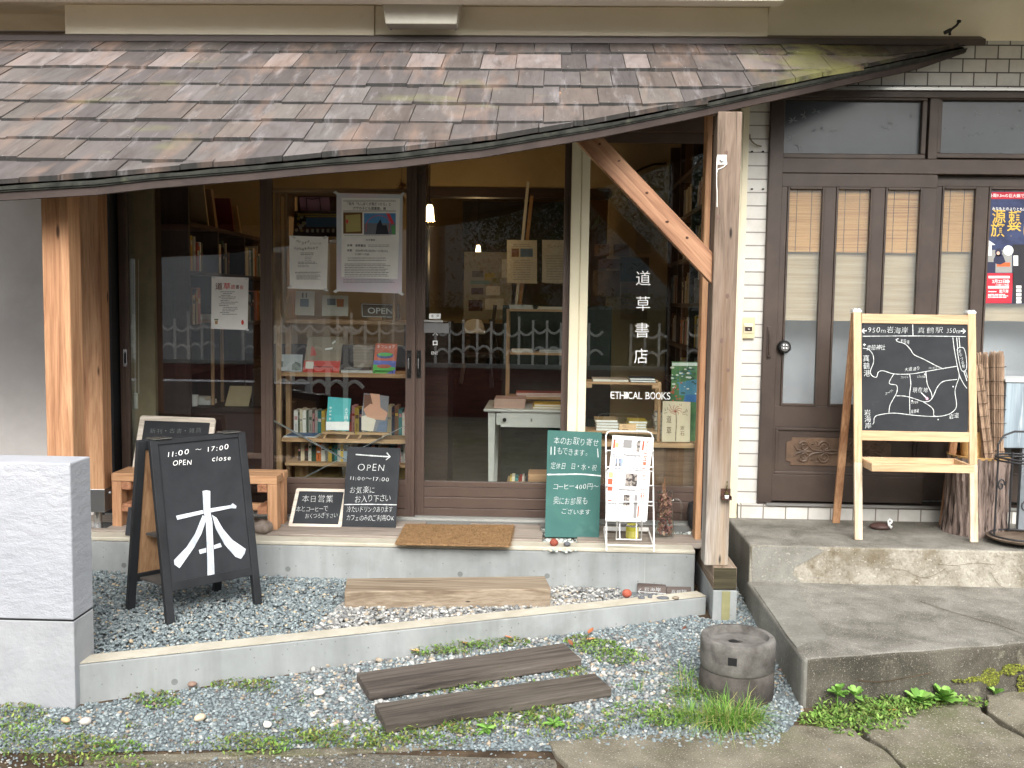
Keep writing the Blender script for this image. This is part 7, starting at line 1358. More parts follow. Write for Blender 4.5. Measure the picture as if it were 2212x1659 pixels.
lying('middle white book of three lying on top of the window stand', PY(zw(846, 0)[0], 815, yw).x, PY(zw(1068, 0)[0], 815, yw).x, yw+.0, yw+.18, ztp+.0005, 1, .016, S(188, 168, 146), seed=51)
lying('# of two dark covered books at the right on top of the window stand', PY(zw(1072, 0)[0], 815, yw).x, PY(zw(1392, 0)[0], 815, yw).x, yw+.0, yw+.18, ztp+.0005, 2, .0135, S(70, 74, 72), m_paper, seed=52, group='dark books on the window stand')
lying('# book in the left pile with a tan cover on the window stand', PY(zw(650, 0)[0], 920, yw).x, PY(zw(934, 0)[0], 920, yw).x, yw+.0, yw+.19, zmd+.0005, 4, .0185, S(160, 132, 92), m_paper, seed=53, group='left pile on the window stand')
lying('# book in the right pile with a yellow cover on the window stand', PY(zw(1050, 0)[0], 920, yw).x, PY(zw(1285, 0)[0], 920, yw).x, yw+.01, yw+.2, zmd+.0005, 4, .0165, S(190, 164, 60), m_paper, seed=54, group='right pile on the window stand')
f_ = Frame((0, yw-.004, zmd), (1, 0, 0), (0, .12, 1)); q = [zw(942, 800), zw(1152, 800), zw(1152, 696), zw(945, 690)]; o = upright_item('small peach coloured note card between the book piles', 'note_card', f_, q, flat('peach_card', S(232, 194, 150), .8), 'card', .001); mb = MB(); hand(mb, f_, '自由に', *zw(978, 722), *zw(1040, 722), 3.4, seed=70); hand(mb, f_, 'お持ち下さい', *zw(985, 746), *zw(1110, 746), 3.4, seed=71); lines(mb, f_, *zw(978, 756), *zw(1070, 774), 1, 1.6, 3); build('lettering', mb, flat('note_brown', S(120, 84, 56), .8), o)
f_ = Frame((0, ysl+.02, zsl), (1, 0, 0), (0, .08, 1)); o = upright_item('cream picture card with a brush drawn spider lily flower on the window shelf', 'picture_card', f_, [zw(1470, 912), zw(1820, 920), zw(1830, 420), zw(1485, 406)], surf('cream_card', S(214, 202, 176), S(204, 190, 162), .8, .2, 4, 0), 'card', .02)
mb = MB(); stroke(mb, f_, [zw(1642, 905), zw(1646, 800), zw(1652, 700), zw(1650, 600), zw(1646, 550)], .004)
for pts in ([(1725, 560), (1760, 545), (1780, 510)], [(1730, 578), (1772, 570), (1790, 590)], [(1730, 545), (1790, 540), (1775, 510)], [(1510, 500), (1520, 530)], [(1540, 480), (1545, 520)], [(1690, 440), (1700, 465)], [(1715, 440), (1712, 470)], [(1500, 560), (1540, 550)], [(1575, 470), (1560, 450)]): stroke(mb, f_, [zw(*p) for p in pts], .0022)
for i, ch in enumerate('道草'): txt(mb, f_, ch, *zw(1530, 680+140*i), *zw(1590, 680+140*i), 16, .001)
for i, ch in enumerate('漱石'): txt(mb, f_, ch, *zw(1702, 768+70*i), *zw(1752, 768+70*i), 9, .001)
mb.mi = 1
for k in range(9): an = k*.7; stroke(mb, f_, [zw(1640, 540), zw(1640+50*math.cos(an), 525+40*math.sin(an)), zw(1640+85*math.cos(an+.4), 520+60*math.sin(an+.5))], .003, .0018)
build('drawing', mb, [flat('brush_brown', S(92, 72, 56), .9), flat('brush_red', S(168, 84, 72), .9)], o)
f_ = Frame((0, ysl+.12, zsl), (1, 0, 0), (0, .05, 1)); o = upright_item('green and blue harbour landscape painting behind the flower card', 'painting', f_, [zw(1560, 900), zw(1935, 905), zw(1935, -80), zw(1600, -85)], surf('paint_green', S(90, 132, 80), S(62, 100, 74), .7, .2, 8, 0), 'painting', .015)
mb = MB(); r = random.Random(12)
mb.mi = 0; mb.poly([f_.w(*f_.px(*zw(*p)), .001) for p in ((1690, 330), (1935, 360), (1935, 130), (1680, 180))])
mb.mi = 3; mb.poly([f_.w(*f_.px(*zw(*p)), .0012) for p in ((1740, 420), (1925, 420), (1925, 330), (1760, 330))]); mb.mi = 2; mb.poly([f_.w(*f_.px(*zw(*p)), .0013) for p in ((1600, -70), (1935, -70), (1935, -30), (1600, -30))])
for k in range(46): u, v = r.uniform(1600, 1925), r.uniform(-20, 360); mb.mi = r.choice((1, 1, 2, 0, 4)); s_ = r.uniform(6, 22); mb.poly([f_.w(*f_.px(*zw(u+s_*1.4*math.cos(j*1.05), v+s_*.7*math.sin(j*1.05))), .0016+.00004*k) for j in range(6)])
for k in range(14): u, v = r.uniform(1580, 1720), r.uniform(180, 420); mb.mi = 5; mb.poly([f_.w(*f_.px(*zw(u+14*math.cos(j*1.05), v+12*math.sin(j*1.05))), .0036) for j in range(6)])
build('brushwork', mb, [flat('harbour_blue', S(70, 128, 152), .7), flat('dark_hill', S(40, 78, 66), .7), flat('pale_cloud', S(206, 214, 206), .7), flat('deep_blue', S(52, 108, 160), .7), flat('house_white', S(214, 210, 196), .7), flat('flower_red', S(172, 92, 66), .7)], o)
lying('# dull book in the pile behind the flower card', PY(1412, 940, .25).x, PY(1470, 940, .25).x, .22, .36, zsl+.0005, 6, .03, S(150, 150, 156), seed=60, group='pile behind the flower card')
# papers on the partition behind the right pane
for i, (u0, v0, u1, v1, c, lb) in enumerate(((1283, 528, 1316, 552, S(150, 112, 70), 'small brown picture, left of a pair on the ochre partition'), (1325, 528, 1358, 554, S(140, 104, 66), 'small brown picture, right of a pair on the ochre partition'), (1372, 490, 1408, 548, S(176, 158, 122), 'pale printed sheet high on the ochre partition'), (1292, 560, 1352, 580, S(128, 88, 56), 'wide brown strip picture on the ochre partition'), (1340, 556, 1402, 608, S(42, 62, 58), 'dark green picture in the middle of the ochre partition'), (1280, 585, 1340, 640, S(150, 122, 84), 'tan sheet at the left of the ochre partition'), (1340, 610, 1400, 690, S(166, 138, 104), 'pinkish sheet of print low on the ochre partition'))):
    f_ = fy(2.195-.003*i); mb = MB(); a, b_ = f_.px(u0, v1), f_.px(u1, v0); f_.slab(mb, a.x, a.y, b_.x, b_.y, -.001, .0); o = solo('wall_picture', mb, surf('wall_pic_'+str(i), c, mul(c, .7), .8, .2, 9, 0), lb, 'picture')
    if i in (2, 6): mb = MB(); lines(mb, f_, u0+6, v0+10, u1-6, v1-8, 8, 1.2, i); build('small_print', mb, m_grey_ink, o)
mb = MB(); q = [PY(1372, 372, 2.1), PY(1392, 362, 2.1), PY(1412, 355, 2.1), PY(1440, 353, 2.1)]; mb.tube(q, .009, 6); solo('bent_branch', mb, w_darkx, 'bent brown branch fixed high beside the right bookcase', 'branch')
mb = MB(); f_ = fy(.9); q = PY(1375, 1000, .3)
# grey pot near post
pc = PZ(1510, 1150, .004)+V((.0, .12, 0)); mb = MB(); mb.lathe([(0, 0), (.05, 0), (.065, .05), (.07, .12), (.06, .16), (.05, .16), (.055, .1), (0, .03)], (pc.x+.01, pc.y, .004), 24, cap=False, jit=.03); solo('dark_pot', mb, surf('dark_bag', S(60, 58, 58), S(42, 41, 42), .8, .2, 20, .4), 'dark ribbed pot tucked behind the foot of the brown post', 'pot', smooth=50)
# ------------------------------------------------------------------ gravel and pebbles
def inpoly(px, py, poly):
    c = np.zeros(px.shape, bool); n = len(poly); j = n-1
    for i in range(n):
        xi, yi = poly[i]; xj, yj = poly[j]; m_ = ((yi > py) != (yj > py)) & (px < (xj-xi)*(py-yi)/((yj-yi) if yj != yi else 1e-9)+xi); c ^= m_; j = i
    return c
def stones(name, poly, zf, dens, smin, smax, pal, seed, layers=1.0, holes=()):
    g = np.random.default_rng(seed); P_ = np.array(poly); x0, y0 = P_.min(0); x1, y1 = P_.max(0); n = int((x1-x0)*(y1-y0)*dens); X = g.uniform(x0, x1, n); Y = g.uniform(y0, y1, n); k = inpoly(X, Y, poly)
    for h in holes: k &= ~inpoly(X, Y, h)
    X, Y = X[k], Y[k]; n = len(X); bm = bmesh.new(); bmesh.ops.create_icosphere(bm, subdivisions=1, radius=1); bv = np.array([v.co[:] for v in bm.verts]); bf = np.array([[v.index for v in f.verts] for f in bm.faces]); bm.free()
    proto = []
    for s_ in range(14):
        d = g.normal(size=(7, 3)); d /= np.linalg.norm(d, axis=1)[:, None]; v = bv.copy()
        for a in d: # random facet cuts give broken edges
            h = g.uniform(.45, .8); q = v@a; v -= np.outer(np.maximum(q-h, 0), a)
        proto.append(v)
    proto = np.array(proto); s_ = smin+(smax-smin)*g.beta(1.6, 3.2, n); sc_ = np.stack([s_*g.uniform(.8, 1.35, n), s_*g.uniform(.7, 1.1, n), s_*g.uniform(.45, .8, n)], 1); V_ = proto[g.integers(0, 14, n)]*sc_[:, None, :]
    a, b_, c = g.uniform(0, 6.28, n), g.normal(0, .35, n), g.normal(0, .35, n)
    y_, z_ = V_[:, :, 1]*np.cos(b_)[:, None]-V_[:, :, 2]*np.sin(b_)[:, None], V_[:, :, 1]*np.sin(b_)[:, None]+V_[:, :, 2]*np.cos(b_)[:, None]; V_[:, :, 1], V_[:, :, 2] = y_, z_
    x_, y_ = V_[:, :, 0]*np.cos(a)[:, None]-V_[:, :, 1]*np.sin(a)[:, None], V_[:, :, 0]*np.sin(a)[:, None]+V_[:, :, 1]*np.cos(a)[:, None]; V_[:, :, 0], V_[:, :, 1] = x_, y_
    Z = np.array([zf(x, y) for x, y in zip(X, Y)])+s_*g.uniform(.05, .75, n); V_ += np.stack([X, Y, Z], 1)[:, None, :]
    nv = len(bv); F = (bf[None]+(np.arange(n)*nv)[:, None, None]).reshape(-1, 3); me = bpy.data.meshes.new(name); me.vertices.add(n*nv); me.vertices.foreach_set('co', V_.reshape(-1).astype(np.float32)); nf = len(F); me.loops.add(nf*3); me.loops.foreach_set('vertex_index', F.reshape(-1).astype(np.int32)); me.polygons.add(nf); me.polygons.foreach_set('loop_start', np.arange(0, nf*3, 3, dtype=np.int32)); me.update(calc_edges=True)
    pc_ = np.array([p[0] for p in pal]); w = np.array([p[1] for p in pal], float); w /= w.sum(); ci = pc_[g.choice(len(pal), n, p=w)]*g.uniform(.88, 1.1, n)[:, None]; col = np.ones((n, len(bf)*3, 4), np.float32); col[:, :, :3] = np.clip(ci, 0, 1)[:, None, :]; at = me.color_attributes.new('Col', 'FLOAT_COLOR', 'CORNER'); at.data.foreach_set('color', col.reshape(-1)); me.materials.append(m_pebble)
    o = bpy.data.objects.new(name, me); COL.objects.link(o); o['kind'] = 'stuff'; return o
m_pebble = surf('pebble_stone', (1, 1, 1), (.84, .84, .84), .8, .3, 40, .15, 120, attr=True)
P_blue = [(S(132, 143, 145), 5), (S(146, 157, 158), 4), (S(120, 131, 134), 4), (S(164, 172, 171), 1.5), (S(106, 115, 118), 1.5), (S(182, 181, 174), .5), (S(150, 140, 124), .35)]
P_warm = [(S(160, 160, 156), 3), (S(186, 184, 177), 2), (S(136, 137, 135), 3), (S(176, 162, 142), 1.1), (S(118, 119, 119), 2.4), (S(206, 205, 200), 1)]
P_white = [(S(216, 220, 214), 4), (S(180, 190, 184), 2), (S(150, 158, 154), 1), (S(206, 192, 172), 1)]
def zin(x, y): return -.214-.042*max(0, (x+2.0)/3)
iw = [w0+nw*tw+V((0, 0, 0))+dirw*t for t in (-.1, (w1-w0).length)]
inner = [(-3.0, -.62), (px1, -.62), (iw[1].x, iw[1].y), (iw[0].x, iw[0].y), (-3.0, iw[0].y+.2)]
mb = MB(); mb.poly([(-3.1, -.60, zin(-3, 0)-.006), (-3.1, -1.9, zin(-3, 0)-.006), (iw[0].x, iw[0].y-.03, zin(-2, 0)-.006), (iw[1].x+.1, iw[1].y-.03, zin(1, 0)-.006), (px1+.05, -.60, zin(1, 0)-.006)]); struct('gravel_bed', mb, m_dust)
xs_ = -.6
lf = [p for p in inner]; left = [(-3.0, -.62), (-.95, -.62), (-1.1, -1.75), (iw[0].x, iw[0].y), (-3.0, iw[0].y+.2)]
stones('inner_gravel', left, zin, 7600, .005, .016, P_blue+[(S(196, 178, 150), .6)], 1)
right = [(-1.0, -.62), (px1, -.62), (iw[1].x, iw[1].y), (-1.15, iw[0].y+(iw[1].y-iw[0].y)*.33)]
stones('inner_pebbles', right, zin, 5200, .008, .022, P_warm, 2, holes=[[(.44, -.76), (1.2, -.76), (1.2, -.6), (.44, -.6)]])
A_ = w0-dirw*.05; B_ = w1
front = [(-4.6, wy-.01), (wx1, wy-.01), (A_.x+.05, A_.y-.01), (B_.x, B_.y-.01), (sb0-.0, yr-.05), (sb1+.005, yr-.05), (sb1+.005, -.02), (sx-.01, -.02), (sx-.01, -2.02), (.95, -2.36), (.3, -2.42), (-.9, -2.46), (-2.0, -2.56), (-4.6, -2.62)]
zo = lambda x, y: gz(y)-.008
mb = MB(); mb.poly([(x, y, gz(y)-.0075) for x, y in front]); struct('gravel_bed', mb, m_dust)
stones('outer_gravel', front, zo, 7000, .005, .016, P_blue+[(S(176, 160, 138), .5), (S(128, 112, 104), .3)], 3)
mid = [tuple(PG(u, v).xy) for u, v in ((620, 1440), (880, 1395), (1050, 1370), (1420, 1380), (1480, 1470), (1440, 1545), (1000, 1590), (700, 1590), (640, 1520))]
stones('outer_pebbles', mid, zo, 1500, .008, .022, P_warm, 4)
stones('scattered_grit', [tuple(PZ(u, v, ZS).xy) for u, v in ((0, 1640), (737, 1602), (1170, 1588), (1230, 1640), (1230, 1700), (0, 1700))], lambda x, y: ZS-.022, 900, .003, .013, P_warm+P_blue, 5)
stones('dirt_grit', [tuple(PG(u, v).xy) for u, v in ((0, 1570), (700, 1560), (1480, 1535), (1470, 1580), (1150, 1600), (700, 1620), (0, 1650))], lambda x, y: gz(y)-.008, 1500, .003, .011, P_blue+P_warm, 9)
stones('pavement_grit', [tuple(PZ(u, v, ZS).xy) for u, v in ((1200, 1600), (2200, 1540), (2200, 1680), (1200, 1680))], lambda x, y: ZS, 40, .004, .012, P_warm+P_blue, 6)
stones('white_pebbles', [(-2.75, -.285), (PZ(1505, 1150, 0).x, -.285), (PZ(1505, 1150, 0).x, -.10), (-2.75, -.10)], lambda x, y: -.028, 3600, .008, .017, P_white, 7)
stones('rim_pebbles', [tuple(PZ(u, v, 0).xy) for u, v in ((1174, 1150), (1250, 1150), (1244, 1185), (1174, 1183))], lambda x, y: -.024, 3600, .008, .018, P_white, 8)
# a few odd larger stones
r = random.Random(31)
# ------------------------------------------------------------------ weeds, grass, moss, fallen leaves
m_leaf = surf('weed_leaf', (1, 1, 1), (.8, .82, .75), .6, .3, 30, 0, 60, attr=True)
m, nt, b = m_leaf, m_leaf.node_tree, m_leaf.node_tree.nodes['Principled BSDF']; b.inputs['Subsurface Weight'].default_value = 0.0
greens = [S(96, 130, 58), S(116, 148, 66), S(82, 114, 54), S(136, 160, 82), S(146, 158, 78), S(116, 120, 66), S(124, 108, 70)]
fresh = [S(112, 150, 66), S(130, 164, 78), S(92, 130, 56), S(144, 170, 92), S(120, 138, 70)]
def weed_patch(mb, c, R, n, h, seed, size=(.006, .014), pal=None):
    r = random.Random(seed)
    for k in range(n):
        q = math.sqrt(r.random())*R; an = r.uniform(0, 6.28); e = 1-.7*(q/R)**2; x, y = c[0]+q*math.cos(an), c[1]+q*math.sin(an)*.75; z = c[2]+r.uniform(.1, 1)*h*e; leafgeo(mb, (x, y, z), r.uniform(*size), r.uniform(0, 6.28), r.uniform(-.9, .9), mul(r.choice(pal or greens), r.uniform(.6, 1.15)), .2)
        if k % 5 == 0: mb.col = S(104, 112, 62); mb.tube([(x, y, c[2]-.005), (x+.004, y, z)], .0012, 3)
def grass(mb, c, R, n, h, seed, lean=.6):
    r = random.Random(seed)
    for k in range(n):
        q = math.sqrt(r.random())*R; an = r.uniform(0, 6.28); p = V((c[0]+q*math.cos(an), c[1]+q*math.sin(an)*.8, c[2]-.005)); da = an+r.uniform(-.9, .9); d = V((math.cos(da), math.sin(da), 0))*r.uniform(.1, lean); H = h*r.uniform(.45, 1.1); w = r.uniform(.0012, .0024); s_ = V((-d.y, d.x, 0)).normalized()*w; mb.col = mul(r.choice([S(100, 148, 54), S(120, 164, 68), S(84, 126, 48), S(142, 174, 88), S(172, 168, 108)]), r.uniform(.7, 1.15)); L_ = []
        for t in (0, .35, .7): cpt = p+d*H*t*t+V((0, 0, H*(t-.35*t*t*d.length*2))); L_ += [cpt-s_*(1-t*.6), cpt+s_*(1-t*.6)]
        tip = p+d*H*1.15+V((0, 0, H*(1-.5*d.length*1.6))); mb.add(L_+[tip], [(0, 1, 3, 2), (2, 3, 5, 4), (4, 5, 6)])
mb = MB(); spots = [(930, 1402, .12, 150, .05), (985, 1396, .13, 170, .055), (1050, 1388, .1, 110, .04), (1110, 1388, .07, 60, .03), (1010, 1475, .10, 110, .025), (940, 1484, .09, 90, .02), (1085, 1462, .06, 40, .05), (1290, 1400, .12, 150, .04), (1340, 1420, .12, 150, .035), (1255, 1385, .08, 70, .03), (1230, 1452, .08, 70, .03), (880, 1580, .12, 120, .03), (1000, 1570, .10, 80, .03), (1100, 1545, .11, 90, .03), (1180, 1540, .11, 110, .03), (1390, 1545, .16, 170, .035), (1450, 1550, .12, 120, .03), (330, 1505, .09, 60, .02), (505, 1475, .1, 70, .02), (560, 1482, .08, 50, .02), (350, 1520, .07, 45, .02), (150, 1625, .16, 190, .045), (250, 1622, .10, 70, .035), (530, 1608, .12, 120, .035), (590, 1612, .08, 60, .03), (690, 1598, .09, 60, .03), (760, 1590, .14, 120, .03), (20, 1590, .14, 110, .03), (20, 1545, .14, 130, .04), (820, 1604, .1, 80, .025), (270, 1655, .09, 60, .02), (1280, 1578, .12, 60, .02), (1480, 1500, .08, 60, .03), (650, 1590, .08, 50, .02), (1120, 1560, .16, 80, .02), (950, 1590, .14, 80, .02)]
r = random.Random(77)
for i, (u, v, R, n, h) in enumerate(spots): c = PG(u, v); weed_patch(mb, c, R*1.15, int(n*2.2), h, i, (.005, .012), fresh if i in (0, 1, 2, 4, 7, 8, 15, 16, 20, 22, 24, 27) else None)
for k in range(160): u, v = r.uniform(0, 1480), 0; v = r.uniform(1545, 1612) if r.random() < .75 else r.uniform(1460, 1545); c = PG(u, v-.04*(u-700)*.6); weed_patch(mb, c, .03, 7, .012, 900+k, (.004, .009))
o = build('ground_weeds', mb, m_leaf, fix=False); o['kind'] = 'stuff'
def plant(name, label, cat, fn, c, mats=m_leaf, group=None):
    mb = MB(); fn(mb); o = build(name, mb, mats, origin=(c[0], c[1], c[2]), fix=False); return tag(o, label, cat, group)
c = PG(1545, 1545); c2 = PG(1598, 1560); c3 = PG(1622, 1540)
plant('grass_clump', 'bright green grass clump in front of the stacked millstones', 'grass clump', lambda mb: (grass(mb, PG(1580, 1562), .11, 380, .15, 1, 1.4), grass(mb, PG(1525, 1556), .11, 240, .13, 2, 1.4), grass(mb, PG(1620, 1552), .06, 80, .13, 9, 1.5), grass(mb, PG(1560, 1556), .12, 40, .22, 12, .9)), PG(1580, 1560))
plant('grass_clump', 'long grass clump left of the stacked millstones', 'grass clump', lambda mb: (grass(mb, PG(1496, 1500), .08, 60, .17, 3, 1.3), grass(mb, PG(1478, 1460), .06, 24, .12, 4, 1.3), grass(mb, PG(1470, 1530), .09, 50, .08, 14, 1.6)), PG(1490, 1500))
plant('grass_clump', 'low rosette of grass below the nearer dark plank', 'grass clump', lambda mb: (grass(mb, PG(962, 1560), .05, 50, .07, 5, 1.0), grass(mb, PG(1010, 1552), .03, 16, .08, 6)), PG(962, 1560))
plant('grass_clump', 'small grass tuft at the right end of the nearer dark plank', 'grass clump', lambda mb: (grass(mb, PG(1380, 1490), .04, 24, .08, 7, .9), grass(mb, PG(1215, 1552), .04, 30, .06, 8, .9)), PG(1380, 1490))
def rosette(mb, c, n, L, seed, up=.6):
    r = random.Random(seed)
    for k in range(n):
        an = k*2.4+r.uniform(-.2, .2); t = r.uniform(.3, 1); d = V((math.cos(an), math.sin(an), 0)); e = L*r.uniform(.7, 1.1); z0 = c[2]+.004+.018*t*up; s_ = V((-d.y, d.x, 0)); mb.col = mul(r.choice([S(118, 162, 74), S(140, 180, 92), S(100, 142, 62)]), r.uniform(.8, 1.1)); q = V((c[0], c[1], z0)); a0 = up*t; P_ = []
        for f_, w in ((.1, .08), (.45, .2), (.75, .22), (.92, .12)): z = e*f_*math.sin(a0)-.25*e*f_*f_; cc = q+d*(e*f_*math.cos(a0))+V((0, 0, z)); P_ += [cc+s_*e*w+V((0, 0, .002)), cc-V((0, 0, .004)), cc-s_*e*w+V((0, 0, .002))]
        tip = q+d*(e*math.cos(a0))+V((0, 0, e*math.sin(a0)-.27*e)); fs = []
        for i in range(3): fs += [(3*i, 3*i+1, 3*i+4, 3*i+3), (3*i+1, 3*i+2, 3*i+5, 3*i+4)]
        mb.add(P_+[tip], fs+[(9, 10, 12), (10, 11, 12)])
sp_ = lambda u, v: PZ(u, v, ZS)
plant('broadleaf_weed', 'broad leaved weed, left of two growing at the foot of the lower step', 'weed', lambda mb: rosette(mb, sp_(1985, 1525), 22, .085, 1, 1.0), sp_(1985, 1525))
plant('broadleaf_weed', 'broad leaved weed, right of two growing at the foot of the lower step', 'weed', lambda mb: rosette(mb, sp_(2040, 1520), 26, .09, 2, 1.1), sp_(2040, 1520))
plant('broadleaf_weed', 'little round leaved weed at the far right foot of the lower step', 'weed', lambda mb: rosette(mb, sp_(2150, 1506), 7, .06, 3, 1.0), sp_(2150, 1506))
plant('broadleaf_weed', 'tall leafy weed against the corner of the lower step', 'weed', lambda mb: (rosette(mb, sp_(1808, 1540)+V((0, 0, .07)), 14, .06, 4, 1.1), rosette(mb, sp_(1845, 1540)+V((0, 0, .06)), 12, .055, 5, 1.0), mb.tube([sp_(1808, 1540), sp_(1808, 1540)+V((0, 0, .09))], .003, 5)), sp_(1820, 1540))
plant('pale_rosette', 'pale green leaf rosette below the nearer plank near the pavement edge', 'weed', lambda mb: rosette(mb, PG(1052, 1580), 12, .05, 6, .5), PG(1052, 1580))
plant('pale_rosette', 'pale green leaf rosette farther right along the pavement edge', 'weed', lambda mb: rosette(mb, PG(1197, 1568), 12, .05, 7, .5), PG(1197, 1568))
def bed(mb):
    for i, (u, v, R, n, h) in enumerate(((1760, 1558, .09, 170, .03), (1800, 1554, .10, 220, .05), (1850, 1552, .11, 240, .06), (1900, 1544, .10, 220, .05), (1940, 1540, .09, 180, .05), (1830, 1570, .12, 160, .02), (1900, 1562, .12, 150, .02), (2095, 1518, .08, 90, .03), (1960, 1528, .08, 160, .05), (2000, 1524, .08, 120, .04), (2050, 1516, .08, 90, .03), (1790, 1535, .07, 120, .07), (1870, 1530, .08, 150, .06), (1920, 1526, .07, 120, .06))): weed_patch(mb, PZ(u, v, ZS), R, int(n*1.2), h, 500+i, (.006, .014), fresh)
plant('weed_bed', 'dense low bed of green clover like weeds along the lower step', 'weeds', bed, PZ(1850, 1555, ZS))
mb = MB(); r = random.Random(6); frl2 = Frame(l0, (far-l0), (0, 0, 1))
for (u, v, a, b_, n) in ((2138, 1462, 20, 20, 260), (2190, 1442, 26, 8, 160), (2112, 1466, 22, 5, 90), (2176, 1452, 20, 6, 60), (2205, 1478, 10, 20, 80), (2080, 1470, 26, 4, 40)):
    for k in range(n):
        q = math.sqrt(r.random()); an = r.uniform(0, 6.28); p = frl2.px(u+a*q*math.cos(an), v+b_*q*math.sin(an)); w_ = frl2.w(p.x, p.y, .004); mb.col = mul(r.choice([S(124, 132, 46), S(100, 108, 40), S(146, 150, 62), S(88, 84, 44)]), r.uniform(.7, 1.1)); mb.blob(w_, r.uniform(.003, .008), .004, r.uniform(.003, .006), k, .3, 1)
o = build('moss', mb, m_leaf, fix=False); o['kind'] = 'stuff'
for i, (u, v, s_, c_, lb) in enumerate(((1003, 1398, .03, S(196, 110, 70), 'orange brown fallen leaf among the weeds above the farther plank'), (1033, 1390, .026, S(200, 140, 108), 'pale pink brown fallen leaf on the weeds above the farther plank'), (1098, 1386, .026, S(196, 128, 90), 'curled tan fallen leaf right of the weeds above the farther plank'), (1232, 1398, .028, S(140, 92, 66), 'brown fallen leaf at the right end of the farther plank'), (1276, 1390, .028, S(200, 142, 100), 'tan fallen leaf between the gravel and the yellow green weeds'), (1433, 1330, .034, S(198, 122, 84), 'curled orange brown leaf against the low wall'), (1478, 1366, .02, S(110, 70, 56), 'small dark curled leaf lying in the blue gravel'), (894, 1414, .04, S(214, 178, 120), 'straw coloured torn leaf left of the weeds by the wall'), (1276, 1372, .03, S(170, 104, 70), 'rust coloured leaf on the gravel near the wall'), (1928, 1545, .022, S(206, 158, 90), 'small yellow fallen leaf on the pavement before the step'), (1487, 1318, .022, S(204, 172, 106), 'yellow leaf caught at the end of the low wall'), (1268, 1356, .022, S(120, 76, 60), 'small brown leaf at the foot of the low wall'), (865, 1404, .024, S(206, 172, 130), 'pale tan leaf on the pebbles below the wall'))):
    p = PZ(u, v, ZS) if i == 9 else PG(u, v); mb = MB(); leafgeo(mb, p+V((0, 0, .022)), s_, i*1.7, .3*((i % 3)-1), c_, .45); solo('fallen_leaf', mb, m_dry, lb, 'leaf', fix=False)
for i, (u, v, rx, c_, lb) in enumerate(((416, 1484, .022, S(142, 118, 104), 'brown stone in the gravel before the low wall'), (433, 1556, .026, S(206, 190, 164), 'pale flattish stone in the middle of the left gravel'), (578, 1570, .024, S(226, 224, 214), 'white stone standing out in the left gravel'), (690, 1502, .026, S(222, 218, 206), 'white stone on the gravel left of the farther plank'), (185, 1565, .028, S(196, 190, 182), 'long pale stone in the gravel near the white wall'), (1130, 1420, .02, S(186, 186, 186), 'light grey stone between the weeds and the farther plank'), (142, 1560, .022, S(196, 170, 130), 'tan stone in the gravel nearest the white wall'))):
    p = PG(u, v); mb = MB(); mb.blob((p.x, p.y, p.z+.012), rx, rx*.75, rx*.55, i+40, .16, 2, i); solo('loose_stone', mb, surf('loose_stone_'+str(i), c_, mul(c_, .85), .85, .2, 10, .2), lb, 'stone', smooth=60)
# ------------------------------------------------------------------ the other side of the street, seen in the glass
m_brick = tiles('maroon_brick', .24, .075, .5)
for nn in m_brick.node_tree.nodes:
    if nn.type == 'TEX_BRICK': nn.inputs['Color1'].default_value = c4(S(112, 62, 58)); nn.inputs['Color2'].default_value = c4(S(94, 52, 50)); nn.inputs['Mortar'].default_value = c4(S(64, 40, 40))
mb = MB(); mb.box(-16, 14, -9.45, -9.25, -.45, .36); bw = solo('brick_garden_wall', mb, m_brick, 'low maroon brick garden wall across the street mirrored in the glass', 'wall')
mb = MB(); mb.box(-16, 14, -9.48, -9.22, .362, .42); build('coping', mb, m_conc, bw)
gf = thing('ornamental_fence', 'white cast ornamental fence with scalloped rails on the brick wall across the street', 'fence', (0, -9.35, .42)); mb = MB()
x = -11.0; i = 0
while x < 10:
    if i % 14 < 12:
        h = 1.10+(.09 if i % 6 == 0 else 0)+.03*math.sin(i*1.3); mb.box(x-.018, x+.018, -9.365, -9.335, .421, h)
        for zb in (.60, .97):
            s_ = -1 if zb > .8 else 1; mb.tube([(x+.22*k/8, -9.35, zb+.03*math.sin(i*1.3)+s_*.075*math.sin(math.pi*k/8)) for k in range(9)], .02, 5)
    x += .22; i += 1
build('rails', mb, m_whitepaint, gf)
gt = thing('white_gate', 'tall white gate of scalloped columns across the street mirrored behind the bookshelves', 'gate', (-3.6, -8.6, -.4)); mb = MB()
for k in range(5):
    x = -4.1+.27*k; mb.box(x-.035, x+.035, -8.62, -8.58, -.4, 1.0); mb.tube([(x+.27*j/8, -8.6, 1.0-.10*math.sin(math.pi*j/8)) for j in range(9)], .03, 6); mb.tube([(x+.27*j/8, -8.6, .08+.10*math.sin(math.pi*j/8)) for j in range(9)], .03, 6); mb.tube([(x+.27*j/8, -8.6, .45-.10*math.sin(math.pi*j/8)) for j in range(9)], .03, 6)
build('columns', mb, m_whitepaint, gt)
wh = thing('white_house', 'white sided house with dark windows across the street mirrored in the glass', 'house', (-6, -14, -.4)); mb = MB(); mb.box(-11.5, -2.6, -20, -13.5, -.4, 6.0); build('walls', mb, surf('white_siding', S(190, 192, 194), S(176, 178, 180), .7, .3, 3, .3, 4, vec=(1, 1, 12)), wh)
mb = MB(); mb.prism([(-12, -20.6, 5.9), (-12, -12.9, 5.9), (-12, -16.8, 8.0)], (9.9, 0, 0)); build('roof', mb, m_dark, wh)
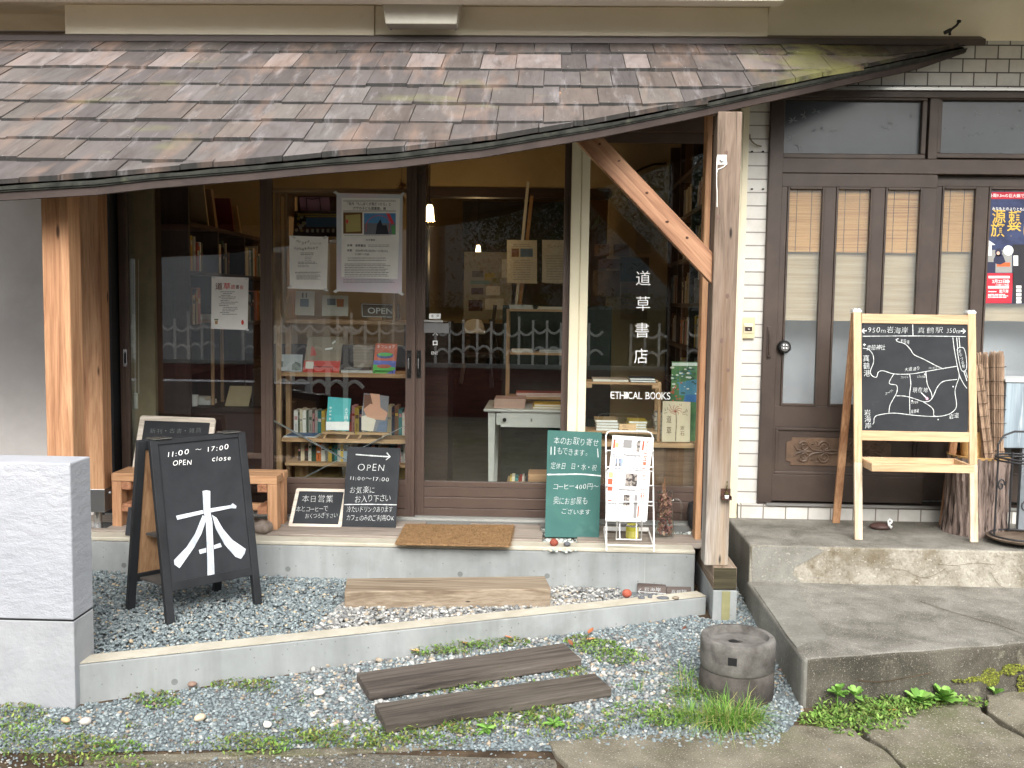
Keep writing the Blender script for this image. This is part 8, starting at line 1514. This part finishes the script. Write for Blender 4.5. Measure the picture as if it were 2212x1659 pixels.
for (x0, x1, z0, z1) in ((-10.4, -8.4, .9, 2.4), (-6.6, -5.2, .9, 2.4), (-4.4, -3.2, .6, 2.6), (-10.4, -8.4, 3.6, 5.0), (-6.6, -4.0, 3.6, 5.0)):
    mb = MB(); mb.box(x0, x1, -13.5, -13.44, z0, z1); o = build('window', mb, m_alu, wh); mb = MB(); mb.box(x0+.08, x1-.08, -13.438, -13.42, z0+.08, z1-.08); build('pane', mb, m_tglass, o)
gh = thing('grey_house', 'grey clad house behind the trees across the street', 'house', (6, -15, -.4)); mb = MB(); mb.box(-2.3, 12, -22, -16, -.4, 5.5); build('walls', mb, surf('grey_siding', S(176, 181, 183), S(156, 161, 164), .7, .3, 3, .2, 4, vec=(14, 1, 1)), gh); mb = MB(); mb.box(-2.5, 12.3, -22.4, -15.6, 5.5, 5.8); build('roof', mb, m_dark, gh)  # walls extended left to close the sky gap and darken its reflection
def tree(label, x, y, h, R, n, seed):
    r = random.Random(seed); t = thing('garden_tree', label, 'tree', (x, y, -.4), 'trees across the street'); mb = MB(); mb.tube([(x, y, -.4), (x+.05, y, h*.4), (x-.04, y, h*.75)], [.16, .12, .06], 10)
    for k in range(7): an = k*2.4; z = h*(.35+.06*k); mb.tube([(x, y, z), (x+R*.6*math.cos(an), y+R*.6*math.sin(an), z+.5)], [.05, .015], 6)
    build('trunk', mb, m_bark, t); mb = MB()
    cl = [(x+R*.75*math.cos(k*2.4)*r.random(), y+R*.75*math.sin(k*2.4)*r.random(), h*(.35+.6*r.random()), r.uniform(.35, .6)*R) for k in range(24)]
    for k in range(n):
        c = r.choice(cl); q = V((r.gauss(0, .5), r.gauss(0, .5), r.gauss(0, .38)))*c[3]; leafgeo(mb, (c[0]+q.x, c[1]+q.y, c[2]+q.z), r.uniform(.03, .065), r.uniform(0, 6.28), r.uniform(-1, 1), mul(r.choice([S(58, 82, 48), S(74, 98, 56), S(46, 66, 42)]), r.uniform(.6, 1.1)))
    build('crown', mb, m_leaf, t, fix=False)
tree('dark garden tree straight across the street, mirrored in the entrance door', -.3, -11.6, 4.6, 1.7, 14000, 1)
tree('dark garden tree across the street, mirrored in the right pane', 3.4, -12.2, 4.4, 1.9, 14000, 2)
tree('tall conifer like tree between the houses across the street', .9, -15.0, 6.5, 1.9, 8000, 3)
hg = thing('clipped_hedge', 'dark clipped hedge behind the white fence across the street', 'hedge', (.8, -10.2, -.4)); mb = MB(); r = random.Random(8); mb.col = S(34, 46, 30); mb.box(-2.0, 3.6, -10.35, -10.0, -.4, 1.3)
for k in range(9000): leafgeo(mb, (r.uniform(-2.1, 3.7), -10.17+r.uniform(-.3, .3), r.uniform(-.2, 1.55)), r.uniform(.03, .055), r.uniform(0, 6.28), r.uniform(-1, 1), mul(r.choice([S(58, 82, 48), S(74, 98, 56), S(46, 66, 42)]), r.uniform(.6, 1.1)))
build('foliage', mb, m_leaf, hg, fix=False)
bpy.data.objects.remove(_co)
